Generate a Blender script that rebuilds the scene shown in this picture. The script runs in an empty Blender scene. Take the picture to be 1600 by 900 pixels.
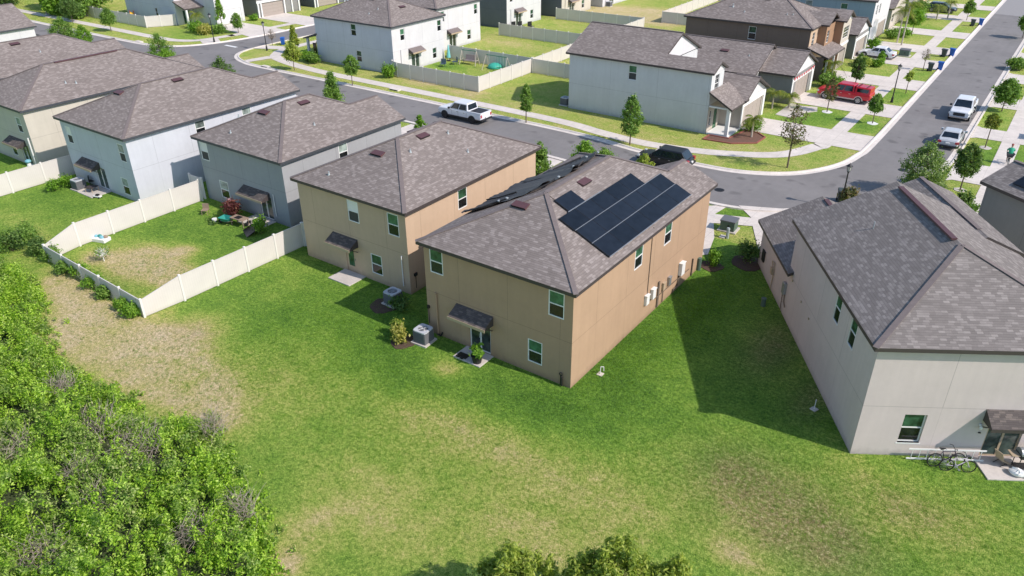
import bpy, math, random
import numpy as np
from mathutils import Vector, Matrix
R_ = math.radians
scene = bpy.context.scene
COL = scene.collection

# ------------------------------------------------------------------ camera
FPX, YAW, PITCH, ROLL, CAMH = 1192.05, R_(-35.8198), R_(29.5235), R_(-0.45071), 24.69
def cam_axes():
    cy, sy, cp, sp = math.cos(YAW), math.sin(YAW), math.cos(PITCH), math.sin(PITCH)
    f = Vector((sy*cp, cy*cp, -sp)); r = Vector((cy, -sy, 0)); u = r.cross(f)
    cr, sr = math.cos(ROLL), math.sin(ROLL)
    return r*cr+u*sr, u*cr-r*sr, f
RT, UP, FW = cam_axes()
cam_d = bpy.data.cameras.new("camera"); cam = bpy.data.objects.new("camera", cam_d); COL.objects.link(cam)
cam_d.sensor_width = 36; cam_d.lens = 36*FPX/1600; cam_d.clip_start = .5; cam_d.clip_end = 6000
mw = Matrix(((RT.x, UP.x, -FW.x, 0), (RT.y, UP.y, -FW.y, 0), (RT.z, UP.z, -FW.z, CAMH), (0, 0, 0, 1)))
cam.matrix_world = mw
scene.camera = cam

# ------------------------------------------------------------------ light
SUN_AZ, SUN_EL = R_(84), R_(41.5)          # azimuth from +Y towards +X
w = bpy.data.worlds.new("World"); scene.world = w; w.use_nodes = True
nt = w.node_tree; bg = nt.nodes["Background"]
sky = nt.nodes.new("ShaderNodeTexSky"); sky.sky_type = 'NISHITA'; sky.sun_disc = False
sky.sun_elevation = SUN_EL; sky.sun_rotation = SUN_AZ; sky.air_density = 1.0; sky.dust_density = .6; sky.ozone_density = 1.6
nt.links.new(sky.outputs[0], bg.inputs[0]); bg.inputs[1].default_value = 0.15
sd = bpy.data.lights.new("sun", 'SUN'); sd.energy = 3.75; sd.angle = R_(0.55); sd.color = (1, .905, .83)
so = bpy.data.objects.new("sun", sd); COL.objects.link(so)
sv = Vector((math.sin(SUN_AZ)*math.cos(SUN_EL), math.cos(SUN_AZ)*math.cos(SUN_EL), math.sin(SUN_EL)))
so.rotation_euler = sv.to_track_quat('Z', 'Y').to_euler(); so.location = (0, 0, 80)
vs = scene.view_settings; vs.view_transform = 'Standard'; vs.look = 'None'; vs.gamma = 1; vs.exposure = 0.30
vs.use_curve_mapping = False

# survey helpers: where a sight line of the survey photograph meets a plane of the site
def ray(px, py):
    return RT*((px-800)/FPX) + UP*(-(py-450)/FPX) + FW
def at(px, py, z=0.0):
    d = ray(px, py); t = (z-CAMH)/d.z
    return Vector((d.x*t, d.y*t, z))
def hgt(base, top):
    d = ray(*top); t = (d.x*base[0]+d.y*base[1])/(d.x**2+d.y**2)
    return CAMH+t*d.z
def mpp(x, y, z=0):                                   # metres per survey pixel there
    return (Vector((x, y, z-CAMH)).dot(FW))/FPX

# ------------------------------------------------------------------ mesh helper
class MB:
    def __init__(s): s.v = []; s.f = []; s.m = []; s.M = None
    def add(s, vs_, fs, mi=0):
        o = len(s.v)
        if s.M is not None: vs_ = [tuple(s.M @ Vector(v)) for v in vs_]
        s.v += [tuple(v) for v in vs_]
        for f in fs: s.f.append([o+i for i in f]); s.m.append(mi)
        return s
    def box(s, x0, y0, z0, x1, y1, z1, mi=0):
        return s.add([(x0,y0,z0),(x1,y0,z0),(x1,y1,z0),(x0,y1,z0),(x0,y0,z1),(x1,y0,z1),(x1,y1,z1),(x0,y1,z1)],
                     [(0,3,2,1),(4,5,6,7),(0,1,5,4),(1,2,6,5),(2,3,7,6),(3,0,4,7)], mi)
    def cbox(s, cx, cy, cz, sx, sy, sz, mi=0): return s.box(cx-sx/2, cy-sy/2, cz-sz/2, cx+sx/2, cy+sy/2, cz+sz/2, mi)
    def quad(s, *p, mi=0): return s.add(p, [tuple(range(len(p)))], mi)
    def prism(s, pts, z0, z1, mi=0):
        n = len(pts); a = [(p[0], p[1], z0) for p in pts]+[(p[0], p[1], z1) for p in pts]
        return s.add(a, [tuple(range(n-1,-1,-1)), tuple(range(n, 2*n))]+[(i,(i+1)%n,n+(i+1)%n,n+i) for i in range(n)], mi)
    def tube(s, p0, p1, r0, r1=None, n=8, mi=0, cap=True):
        p0, p1 = Vector(p0), Vector(p1); r1 = r0 if r1 is None else r1
        d = p1-p0
        if d.length < 1e-6: return s
        q = d.to_track_quat('Z', 'Y'); a = []
        for p, r in ((p0, r0), (p1, r1)):
            for i in range(n):
                t = 2*math.pi*i/n; a.append(tuple(p+q @ Vector((r*math.cos(t), r*math.sin(t), 0))))
        fs = [(i, (i+1) % n, n+(i+1) % n, n+i) for i in range(n)]
        if cap: fs += [tuple(range(n-1,-1,-1)), tuple(range(n, 2*n))]
        return s.add(a, fs, mi)
    def path(s, pts, r, n=6, mi=0):
        for a, b in zip(pts[:-1], pts[1:]): s.tube(a, b, r, n=n, mi=mi)
        return s
    def bar(s, p, q, w, h, mi=0):                      # flat bar lying along p-q
        p, q = Vector(p), Vector(q); d = (q-p); ln = d.length
        if ln < 1e-6: return s
        r = d.to_track_quat('X', 'Z'); a = []
        for x in (0, ln):
            for y, z in ((-w/2, -h/2), (w/2, -h/2), (w/2, h/2), (-w/2, h/2)): a.append(tuple(p+r @ Vector((x, y, z))))
        return s.add(a, [(0,3,2,1),(4,5,6,7),(0,1,5,4),(1,2,6,5),(2,3,7,6),(3,0,4,7)], mi)
    def loft(s, rings, mi=0, close=True):
        n = len(rings[0]); v = [p for r in rings for p in r]; f = []
        for k in range(len(rings)-1):
            for i in range(n):
                j = (i+1) % n; f.append((k*n+i, k*n+j, (k+1)*n+j, (k+1)*n+i))
        if close: f += [tuple(range(n-1,-1,-1)), tuple(range((len(rings)-1)*n, len(rings)*n))]
        return s.add(v, f, mi)
    def blob(s, c, rx, ry, rz, n=10, m=6, mi=0):
        v = [(c[0], c[1], c[2]-rz)]
        for j in range(1, m):
            b = -math.pi/2+math.pi*j/m
            for i in range(n):
                t = 2*math.pi*i/n; v.append((c[0]+rx*math.cos(b)*math.cos(t), c[1]+ry*math.cos(b)*math.sin(t), c[2]+rz*math.sin(b)))
        v.append((c[0], c[1], c[2]+rz)); f = [(0, 1+(i+1) % n, 1+i) for i in range(n)]
        for j in range(m-2):
            for i in range(n):
                a = 1+j*n+i; b2 = 1+j*n+(i+1) % n; f.append((a, b2, b2+n, a+n))
        l = len(v)-1; f += [(l, l-n+i, l-n+(i+1) % n) for i in range(n)]
        return s.add(v, f, mi)
    def build(s, name, mats, parent=None, smooth=False, loc=None, bevel=0):
        me = bpy.data.meshes.new(name); me.from_pydata(s.v, [], s.f); me.update()
        mats = mats if isinstance(mats, (list, tuple)) else [mats]
        for m in mats: me.materials.append(m)
        if len(mats) > 1: me.polygons.foreach_set('material_index', s.m)
        if smooth: me.polygons.foreach_set('use_smooth', [True]*len(me.polygons))
        o = bpy.data.objects.new(name, me); COL.objects.link(o)
        if parent: o.parent = parent
        if loc: o.location = loc
        if bevel:
            b = o.modifiers.new('bevel', 'BEVEL'); b.width = bevel; b.segments = 2; b.limit_method = 'ANGLE'
        return o
def tag(o, label=None, cat=None, group=None, kind=None):
    if label: o['label'] = label
    if cat: o['category'] = cat
    if group: o['group'] = group
    if kind: o['kind'] = kind
    return o
def thing(name, label, cat, loc=(0,0,0), rz=0.0, group=None):
    o = bpy.data.objects.new(name, None); COL.objects.link(o); o.empty_display_size = .3
    o.location = (loc[0], loc[1], loc[2] if len(loc) > 2 else 0); o.rotation_euler = (0, 0, rz)
    return tag(o, label, cat, group)
def dup(root, label, loc, rz=0.0, group=None):
    r = root.copy(); COL.objects.link(r); r.location = (loc[0], loc[1], loc[2] if len(loc) > 2 else 0); r.rotation_euler = (0, 0, rz); r['label'] = label
    if group: r['group'] = group
    for ch in list(root.children):
        c = ch.copy(); COL.objects.link(c); c.parent = r
        for g in list(ch.children):
            d = g.copy(); COL.objects.link(d); d.parent = c
    return r

# ------------------------------------------------------------------ materials
def base_mat(name):
    m = bpy.data.materials.new(name); m.use_nodes = True
    return m, m.node_tree, m.node_tree.nodes["Principled BSDF"]
def nd(nt, t, **k):
    n = nt.nodes.new(t)
    for a, b in k.items(): setattr(n, a, b)
    return n
def mth(nt, op, a, b=None, c=None, clamp=False):
    n = nd(nt, 'ShaderNodeMath', operation=op, use_clamp=clamp)
    for i, x in enumerate((a, b, c)):
        if x is None: continue
        if isinstance(x, (int, float)): n.inputs[i].default_value = x
        else: nt.links.new(x, n.inputs[i])
    return n.outputs[0]
def ramp(nt, fac, stops, interp='LINEAR'):
    r = nd(nt, 'ShaderNodeValToRGB'); r.color_ramp.interpolation = interp
    el = r.color_ramp.elements
    while len(el) < len(stops): el.new(.5)
    for e, (p, c) in zip(el, stops): e.position = p; e.color = (*c, 1) if len(c) == 3 else c
    if fac is not None: nt.links.new(fac, r.inputs[0])
    return r.outputs[0]
def noise(nt, vec, scale, detail=2, rough=.5, out=0, w=None):
    n = nd(nt, 'ShaderNodeTexNoise'); n.inputs['Scale'].default_value = scale; n.inputs['Detail'].default_value = detail
    n.inputs['Roughness'].default_value = rough; nt.links.new(vec, n.inputs['Vector']); return n.outputs[out]
def mixc(nt, fac, a, b, mode='MIX'):
    n = nd(nt, 'ShaderNodeMix', data_type='RGBA', blend_type=mode)
    for i, x in ((0, fac), (6, a), (7, b)):
        if isinstance(x, (int, float)): n.inputs[i].default_value = x
        elif isinstance(x, tuple): n.inputs[i].default_value = (*x, 1) if len(x) == 3 else x
        else: nt.links.new(x, n.inputs[i])
    return n.outputs[2]
def bump(nt, b, h, strength=.3, dist=.02):
    n = nd(nt, 'ShaderNodeBump'); n.inputs['Strength'].default_value = strength; n.inputs['Distance'].default_value = dist
    nt.links.new(h, n.inputs['Height']); nt.links.new(n.outputs[0], b.inputs['Normal'])
def gpos(nt): return nd(nt, 'ShaderNodeNewGeometry').outputs['Position']
def opos(nt): return nd(nt, 'ShaderNodeTexCoord').outputs['Object']

def plain(name, c, rough=.6, var=.12, scale=6, metal=0, spec=None, bmp=0):
    m, nt, b = base_mat(name); p = opos(nt)
    n = noise(nt, p, scale, 4, .6)
    f = mth(nt, 'MULTIPLY_ADD', n, 2*var, 1-var)
    v = nd(nt, 'ShaderNodeVectorMath', operation='SCALE'); v.inputs[0].default_value = c; nt.links.new(f, v.inputs['Scale'])
    nt.links.new(v.outputs[0], b.inputs['Base Color'])
    b.inputs['Roughness'].default_value = rough; b.inputs['Metallic'].default_value = metal
    if spec is not None: b.inputs['Specular IOR Level'].default_value = spec
    if bmp: bump(nt, b, noise(nt, p, scale*8, 3), bmp, .01)
    return m
def paint(name, c, coat=.5, metal=0.0, rough=.35):
    m, nt, b = base_mat(name); b.inputs['Base Color'].default_value = (*c, 1); b.inputs['Roughness'].default_value = rough
    b.inputs['Metallic'].default_value = metal; b.inputs['Coat Weight'].default_value = coat; b.inputs['Coat Roughness'].default_value = .08
    return m
def glass(name, c, rough=.08, spec=.6):
    m, nt, b = base_mat(name); n = noise(nt, opos(nt), 2.6, 2); oi = nd(nt, 'ShaderNodeObjectInfo').outputs['Random']
    f = mth(nt, 'ADD', mth(nt, 'MULTIPLY_ADD', n, 1.5, -.1), mth(nt, 'MULTIPLY_ADD', oi, .7, -.35))
    v = nd(nt, 'ShaderNodeVectorMath', operation='SCALE'); v.inputs[0].default_value = c; nt.links.new(mth(nt, 'MAXIMUM', f, .25), v.inputs['Scale'])
    nt.links.new(v.outputs[0], b.inputs['Base Color']); b.inputs['Roughness'].default_value = rough; b.inputs['Specular IOR Level'].default_value = spec
    return m

def stucco(name, c, band=2.85, per=3.35, off=.9, dirt=.25):
    m, nt, b = base_mat(name); p = opos(nt)
    sx = nd(nt, 'ShaderNodeSeparateXYZ'); nt.links.new(p, sx.inputs[0])
    nn = nd(nt, 'ShaderNodeTexCoord').outputs['Normal']; sn = nd(nt, 'ShaderNodeSeparateXYZ'); nt.links.new(nn, sn.inputs[0])
    isx = mth(nt, 'GREATER_THAN', mth(nt, 'ABSOLUTE', sn.outputs[0]), .5)
    along = mth(nt, 'ADD', mth(nt, 'MULTIPLY', isx, sx.outputs[1]), mth(nt, 'MULTIPLY', mth(nt, 'SUBTRACT', 1, isx), sx.outputs[0]))
    fr = mth(nt, 'FRACT', mth(nt, 'DIVIDE', mth(nt, 'ADD', along, off+50*per), per))
    vl = mth(nt, 'LESS_THAN', fr, .03/per)
    hi = mth(nt, 'GREATER_THAN', sx.outputs[2], band)
    vl = mth(nt, 'MULTIPLY', vl, mth(nt, 'MULTIPLY_ADD', hi, .6, .4))
    hl = mth(nt, 'LESS_THAN', mth(nt, 'ABSOLUTE', mth(nt, 'SUBTRACT', sx.outputs[2], band)), .014)
    ln = mth(nt, 'MAXIMUM', vl, hl)
    n1 = noise(nt, p, .55, 5, .62); n2 = noise(nt, p, 3.5, 4, .6)
    # streaks: noise stretched vertically
    mp = nd(nt, 'ShaderNodeMapping'); mp.inputs['Scale'].default_value = (3.2, 3.2, .22); nt.links.new(p, mp.inputs[0])
    n3 = noise(nt, mp.outputs[0], 1.0, 3, .6)
    f = mth(nt, 'ADD', mth(nt, 'MULTIPLY_ADD', n1, .22, .80), mth(nt, 'MULTIPLY_ADD', n2, .08, -.04))
    f = mth(nt, 'ADD', f, mth(nt, 'MULTIPLY_ADD', n3, .11, -.05))
    low = ramp(nt, mth(nt, 'ADD', sx.outputs[2], mth(nt, 'MULTIPLY_ADD', n2, .5, -.25)), [(0, (1-dirt,)*3), (.42, (1, 1, 1))])
    f = mth(nt, 'MULTIPLY', f, mth(nt, 'MULTIPLY_ADD', ln, -.30, 1))
    v = nd(nt, 'ShaderNodeVectorMath', operation='SCALE'); v.inputs[0].default_value = c; nt.links.new(f, v.inputs['Scale'])
    col = mixc(nt, 1.0, v.outputs[0], low, 'MULTIPLY')
    nt.links.new(col, b.inputs['Base Color']); b.inputs['Roughness'].default_value = .92; b.inputs['Specular IOR Level'].default_value = .2
    bump(nt, b, noise(nt, p, 30, 4, .7), .35, .012)
    return m

def shingles(name, c1, c2, row=.075, tab=.42):
    # laminated shingles: courses follow the height contour, tabs of random tone along each course
    m, nt, b = base_mat(name); tc = nd(nt, 'ShaderNodeTexCoord'); p = tc.outputs['Object']
    sx = nd(nt, 'ShaderNodeSeparateXYZ'); nt.links.new(p, sx.inputs[0])
    sn = nd(nt, 'ShaderNodeSeparateXYZ'); nt.links.new(tc.outputs['Normal'], sn.inputs[0])
    isx = mth(nt, 'GREATER_THAN', mth(nt, 'ABSOLUTE', sn.outputs[0]), mth(nt, 'ABSOLUTE', sn.outputs[1]))
    along = mth(nt, 'ADD', mth(nt, 'MULTIPLY', isx, sx.outputs[1]), mth(nt, 'MULTIPLY', mth(nt, 'SUBTRACT', 1, isx), sx.outputs[0]))
    rz = mth(nt, 'DIVIDE', sx.outputs[2], row); ri = mth(nt, 'FLOOR', rz)
    wn = nd(nt, 'ShaderNodeTexWhiteNoise', noise_dimensions='1D'); nt.links.new(ri, wn.inputs['W'])
    al = mth(nt, 'ADD', mth(nt, 'DIVIDE', along, tab), mth(nt, 'MULTIPLY', wn.outputs[0], 7.3)); ai = mth(nt, 'FLOOR', al)
    cb = nd(nt, 'ShaderNodeCombineXYZ'); nt.links.new(ri, cb.inputs[0]); nt.links.new(ai, cb.inputs[1]); nt.links.new(isx, cb.inputs[2])
    w2 = nd(nt, 'ShaderNodeTexWhiteNoise', noise_dimensions='3D'); nt.links.new(cb.outputs[0], w2.inputs['Vector'])
    t = w2.outputs['Value']
    big = noise(nt, p, .5, 3, .6); fine = noise(nt, p, 22, 2, .6)
    t2 = mth(nt, 'ADD', mth(nt, 'MULTIPLY_ADD', mth(nt, 'POWER', t, 1.7), .62, .16), mth(nt, 'ADD', mth(nt, 'MULTIPLY_ADD', big, .5, -.25), mth(nt, 'MULTIPLY_ADD', fine, .5, -.25)))
    col = ramp(nt, t2, [(0, tuple(x*.78 for x in c1)), (.4, c1), (.7, c2), (1, tuple(x*1.22 for x in c2))])
    edge = mth(nt, 'LESS_THAN', mth(nt, 'FRACT', rz), .13)
    col = mixc(nt, mth(nt, 'MULTIPLY', edge, .42), col, tuple(x*.35 for x in c1))
    nt.links.new(col, b.inputs['Base Color']); b.inputs['Roughness'].default_value = .95; b.inputs['Specular IOR Level'].default_value = .15
    h = mth(nt, 'ADD', mth(nt, 'MULTIPLY', mth(nt, 'FRACT', rz), -1), mth(nt, 'MULTIPLY', t, .8))
    bump(nt, b, h, .5, .02)
    return m

def leafmat(name, cols, trans=.35, rough=.55):
    m, nt, b = base_mat(name)
    g = nd(nt, 'ShaderNodeNewGeometry'); n = noise(nt, g.outputs['Position'], .9, 2)
    t = mth(nt, 'ADD', mth(nt, 'MULTIPLY', g.outputs['Random Per Island'], .7), mth(nt, 'MULTIPLY_ADD', n, .8, -.25), clamp=True)
    k = len(cols); col = ramp(nt, t, [(i/(k-1), c) for i, c in enumerate(cols)])
    nt.links.new(col, b.inputs['Base Color']); b.inputs['Roughness'].default_value = rough; b.inputs['Specular IOR Level'].default_value = .35
    tr = nd(nt, 'ShaderNodeBsdfTranslucent'); mx = nd(nt, 'ShaderNodeMixShader'); mx.inputs[0].default_value = trans
    tc = mixc(nt, 1.0, col, (1.25, 1.35, .55), 'MULTIPLY'); nt.links.new(tc, tr.inputs[0])
    out = nt.nodes['Material Output']; nt.links.new(b.outputs[0], mx.inputs[1]); nt.links.new(tr.outputs[0], mx.inputs[2]); nt.links.new(mx.outputs[0], out.inputs[0])
    return m

def thicketmat():
    m = leafmat('thicket_leaves', [(.065,.14,.014), (.20,.38,.024), (.42,.62,.055), (.68,.84,.20)], trans=.38); nt = m.node_tree
    g = nd(nt, 'ShaderNodeNewGeometry'); rnd = g.outputs['Random Per Island']
    c2 = ramp(nt, rnd, [(0, (.07,.10,.035)), (.4, (.18,.27,.07)), (.8, (.36,.44,.15)), (1, (.5,.48,.28))])
    f = ramp(nt, noise(nt, g.outputs['Position'], .55, 4, .7), [(.46, (0,0,0)), (.60, (.85,.85,.85))])
    b = nt.nodes["Principled BSDF"]; old = b.inputs['Base Color'].links[0].from_socket
    new = mixc(nt, f, old, c2); nt.links.new(new, b.inputs['Base Color'])
    return m
def asphalt():
    m, nt, b = base_mat('asphalt'); p = gpos(nt)
    n1 = noise(nt, p, .18, 5, .65); n2 = noise(nt, p, 25, 3, .7); n3 = noise(nt, p, 1.2, 4, .6)
    mp = nd(nt, 'ShaderNodeMapping'); mp.inputs['Scale'].default_value = (1.6, .05, 1); nt.links.new(p, mp.inputs[0]); n4 = noise(nt, mp.outputs[0], 1.0, 3)
    f = mth(nt, 'ADD', mth(nt, 'MULTIPLY_ADD', n1, .55, .62), mth(nt, 'ADD', mth(nt, 'MULTIPLY_ADD', n2, .35, -.17), mth(nt, 'ADD', mth(nt, 'MULTIPLY_ADD', n3, .22, -.1), mth(nt, 'MULTIPLY_ADD', n4, .16, -.08))))
    spot = ramp(nt, noise(nt, p, .55, 1, .4), [(.64, (1, 1, 1)), (.69, (.78, .78, .78)), (.75, (.62, .62, .62))])
    v = nd(nt, 'ShaderNodeVectorMath', operation='SCALE'); v.inputs[0].default_value = (.226, .214, .208); nt.links.new(f, v.inputs['Scale'])
    nt.links.new(mixc(nt, 1.0, v.outputs[0], spot, 'MULTIPLY'), b.inputs['Base Color']); b.inputs['Roughness'].default_value = .9
    bump(nt, b, n2, .3, .01); return m
def concrete(name='concrete', c=(.66, .60, .54), per=1.5, line=.22):
    m, nt, b = base_mat(name); p = gpos(nt); sx = nd(nt, 'ShaderNodeSeparateXYZ'); nt.links.new(p, sx.inputs[0])
    def ln(o, of): return mth(nt, 'LESS_THAN', mth(nt, 'FRACT', mth(nt, 'DIVIDE', mth(nt, 'ADD', o, 900+of), per)), .022/per*1.5)
    l = mth(nt, 'MAXIMUM', ln(sx.outputs[0], .2), ln(sx.outputs[1], .35)) if per else 0.0
    n1 = noise(nt, p, .35, 5, .65); n2 = noise(nt, p, 9, 4, .65); n3 = noise(nt, p, 1.7, 4, .7)
    f = mth(nt, 'ADD', mth(nt, 'ADD', mth(nt, 'MULTIPLY_ADD', n1, .45, .75), mth(nt, 'MULTIPLY_ADD', n2, .25, -.125)), mth(nt, 'MULTIPLY_ADD', n3, .45, -.225))
    f = mth(nt, 'MULTIPLY', f, mth(nt, 'MULTIPLY_ADD', l, -line, 1))
    v = nd(nt, 'ShaderNodeVectorMath', operation='SCALE'); v.inputs[0].default_value = c; nt.links.new(f, v.inputs['Scale'])
    nt.links.new(v.outputs[0], b.inputs['Base Color']); b.inputs['Roughness'].default_value = .85
    bump(nt, b, n2, .15, .01); return m
def grass():
    m, nt, b = base_mat('lawn_grass'); p = gpos(nt)
    at_ = nd(nt, 'ShaderNodeAttribute', attribute_name='dry'); br_ = nd(nt, 'ShaderNodeAttribute', attribute_name='brown')
    n1 = noise(nt, p, .22, 5, .6); n2 = noise(nt, p, 1.0, 6, .72); n3 = noise(nt, p, 5.5, 4, .78); n4 = noise(nt, p, 22, 3, .8); n5 = noise(nt, p, 2.6, 3, .6)
    d = mth(nt, 'ADD', at_.outputs['Fac'], mth(nt, 'MULTIPLY_ADD', n1, .50, -.25))
    for n_, k in ((n2, .62), (n3, .66), (n4, .74)): d = mth(nt, 'ADD', d, mth(nt, 'MULTIPLY_ADD', n_, k, -k/2))
    col = ramp(nt, d, [(0, (.040, .100, .014)), (.2, (.085, .180, .024)), (.40, (.150, .262, .036)), (.56, (.250, .325, .062)), (.71, (.355, .350, .105)), (.86, (.45, .365, .185)), (1, (.50, .41, .26))])
    col = mixc(nt, mth(nt, 'MULTIPLY', br_.outputs['Fac'], mth(nt, 'MULTIPLY_ADD', n2, 1.6, -.1, clamp=True), clamp=True), col, ramp(nt, n3, [(.3, (.10, .085, .035)), (.5, (.20, .155, .075)), (.7, (.36, .30, .19))]))
    # sparse darker tussocks and clover
    tus = ramp(nt, n5, [(.60, (1, 1, 1)), (.68, (.62, .74, .60))])
    col = mixc(nt, 1.0, col, tus, 'MULTIPLY')
    br = mth(nt, 'ADD', mth(nt, 'MULTIPLY_ADD', n4, 2.1, -.10), mth(nt, 'MULTIPLY_ADD', n3, 2.4, -.86))
    v = nd(nt, 'ShaderNodeVectorMath', operation='SCALE'); nt.links.new(col, v.inputs[0]); nt.links.new(br, v.inputs['Scale'])
    nt.links.new(v.outputs[0], b.inputs['Base Color']); b.inputs['Roughness'].default_value = .9; b.inputs['Specular IOR Level'].default_value = .15
    h = mth(nt, 'ADD', mth(nt, 'MULTIPLY', n3, 1.2), n4); bump(nt, b, h, 1.0, .07)
    return m
def vinyl():
    m, nt, b = base_mat('vinyl_board'); p = opos(nt); sx = nd(nt, 'ShaderNodeSeparateXYZ'); nt.links.new(p, sx.inputs[0])
    l = mth(nt, 'LESS_THAN', mth(nt, 'FRACT', mth(nt, 'DIVIDE', mth(nt, 'ADD', sx.outputs[0], 100), .155)), .09)
    n = noise(nt, p, .9, 4, .6); low = ramp(nt, sx.outputs[2], [(0, (.86, .86, .80)), (.3, (1, 1, 1))])
    f = mth(nt, 'MULTIPLY', mth(nt, 'MULTIPLY_ADD', l, -.10, 1), mth(nt, 'MULTIPLY_ADD', n, .2, .88))
    v = nd(nt, 'ShaderNodeVectorMath', operation='SCALE'); v.inputs[0].default_value = (.66, .62, .585); nt.links.new(f, v.inputs['Scale'])
    nt.links.new(mixc(nt, 1.0, v.outputs[0], low, 'MULTIPLY'), b.inputs['Base Color']); b.inputs['Roughness'].default_value = .5
    return m

M = {}
M['grass'] = grass(); M['asphalt'] = asphalt(); M['asphalt_new'] = plain('asphalt_new', (.285,.275,.27), .9, .12, 3); M['concrete'] = concrete(); M['kerb'] = concrete('kerb_concrete', (.70, .64, .58), 3.0, .12)
M['slab'] = concrete('patio_concrete', (.58, .53, .48), 0)
M['shingle'] = shingles('roof_shingle', (.236, .202, .184), (.296, .258, .238), .055, .27)
M['shingle_shaded'] = shingles('shade_greyed_shingle', (.218, .196, .182), (.280, .254, .236), .055, .27)  # same shingle greyed: the west slope's shade is put into the colour
M['shingle_dark'] = shingles('awning_shingle', (.115, .10, .095), (.17, .145, .13), .055, .27)
M['ridge'] = plain('ridge_cap', (.175, .145, .138), .9, .25, 5)
M['fascia'] = plain('fascia_brown', (.062, .05, .048), .6)
M['fascia_grey'] = plain('fascia_grey', (.055, .062, .072), .6)
M['vent'] = plain('vent_maroon', (.105, .048, .05), .5, .2); M['ventdark'] = plain('vent_dark', (.02, .014, .016), .6)
M['white'] = plain('white_trim', (.78, .78, .76), .5, .05); M['vinyl'] = vinyl(); M['post'] = plain('vinyl_post', (.74, .71, .67), .5, .06)
M['lead'] = plain('pipe_boot', (.36, .40, .41), .5); M['steel'] = plain('galvanised', (.42, .44, .46), .4, .15, 8, .6)
M['black'] = plain('black_metal', (.018, .018, .02), .45); M['rubber'] = plain('rubber', (.014, .014, .015), .85)
M['glass'] = glass('window_glass', (.02, .026, .028)); M['glass_up'] = glass('upper_glass', (.065, .185, .10), .2, .5); M['door_glass'] = glass('door_glass', (.085, .12, .105), .1, .6)  # upper and door glass: reflected light painted in as base colour
M['glass_pale'] = glass('blind_glass', (.36, .44, .40), .35, .4); M['screen'] = plain('insect_screen', (.045, .048, .05), .7)
M['carglass'] = glass('car_glass', (.012, .02, .03), .05, .8)
M['soil'] = plain('mulch', (.16, .085, .06), 1, .4, 5, bmp=.6); M['darksoil'] = plain('bare_soil', (.09, .055, .04), 1, .4, 5, bmp=.6); M['brick'] = plain('edging_brick', (.30, .10, .075), .9, .3, 12)
M['bark'] = plain('bark', (.15, .115, .085), .95, .3, 8); M['palebark'] = plain('pale_bark', (.42, .37, .31), .9, .2, 8)
M['pv'] = glass('solar_cell', (.009, .012, .018), .28, .55); M['tarp'] = plain('pool_mat', (.058, .054, .053), .6, .35, 2)
M['acgrey'] = plain('condenser_grey', (.14, .145, .155), .6, .1); M['actop'] = plain('condenser_top', (.50, .52, .55), .5, .1)
M['tanmetal'] = plain('tan_metal', (.45, .35, .24), .6); M['green'] = plain('transformer_green', (.09, .14, .11), .6)
# ------------------------------------------------------------------ ground sheet
def axis(a, b, c, d, step, far):
    lo = [a-far*t for t in (1, .5, .2, .06)]
    return np.array(lo+list(np.arange(a, b+step/2, step))+[b+far*t for t in (.06, .2, .5, 1)])
gx = axis(-66, 12, 0, 0, .45, 1500); gx = np.unique(np.concatenate([gx, np.arange(-200, -66, 1.5), np.arange(12, 40, 1.5)]))
gy = axis(6, 50, 0, 0, .45, 1500); gy = np.unique(np.concatenate([gy, np.arange(50, 260, 1.2)]))
X, Y = np.meshgrid(gx, gy)
dry = np.where(Y > 50, .57, .32)
dry = np.where((X > -100) & (X < -18) & (Y > 64) & (Y < 72.5), .60, dry)
dry = dry+np.where(Y < 50, .10*np.clip((27-Y)/9, 0, 1), 0)
def px_blob(px, py, rx, ry, amt, rot=0):
    "soft stain on the lawn: centre, radii in metres"
    c = at(px, py); dx, dy = X-c.x, Y-c.y
    a = R_(rot); u = dx*math.cos(a)+dy*math.sin(a); v = -dx*math.sin(a)+dy*math.cos(a)
    return amt*np.exp(-((u/rx)**2+(v/ry)**2))
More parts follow.
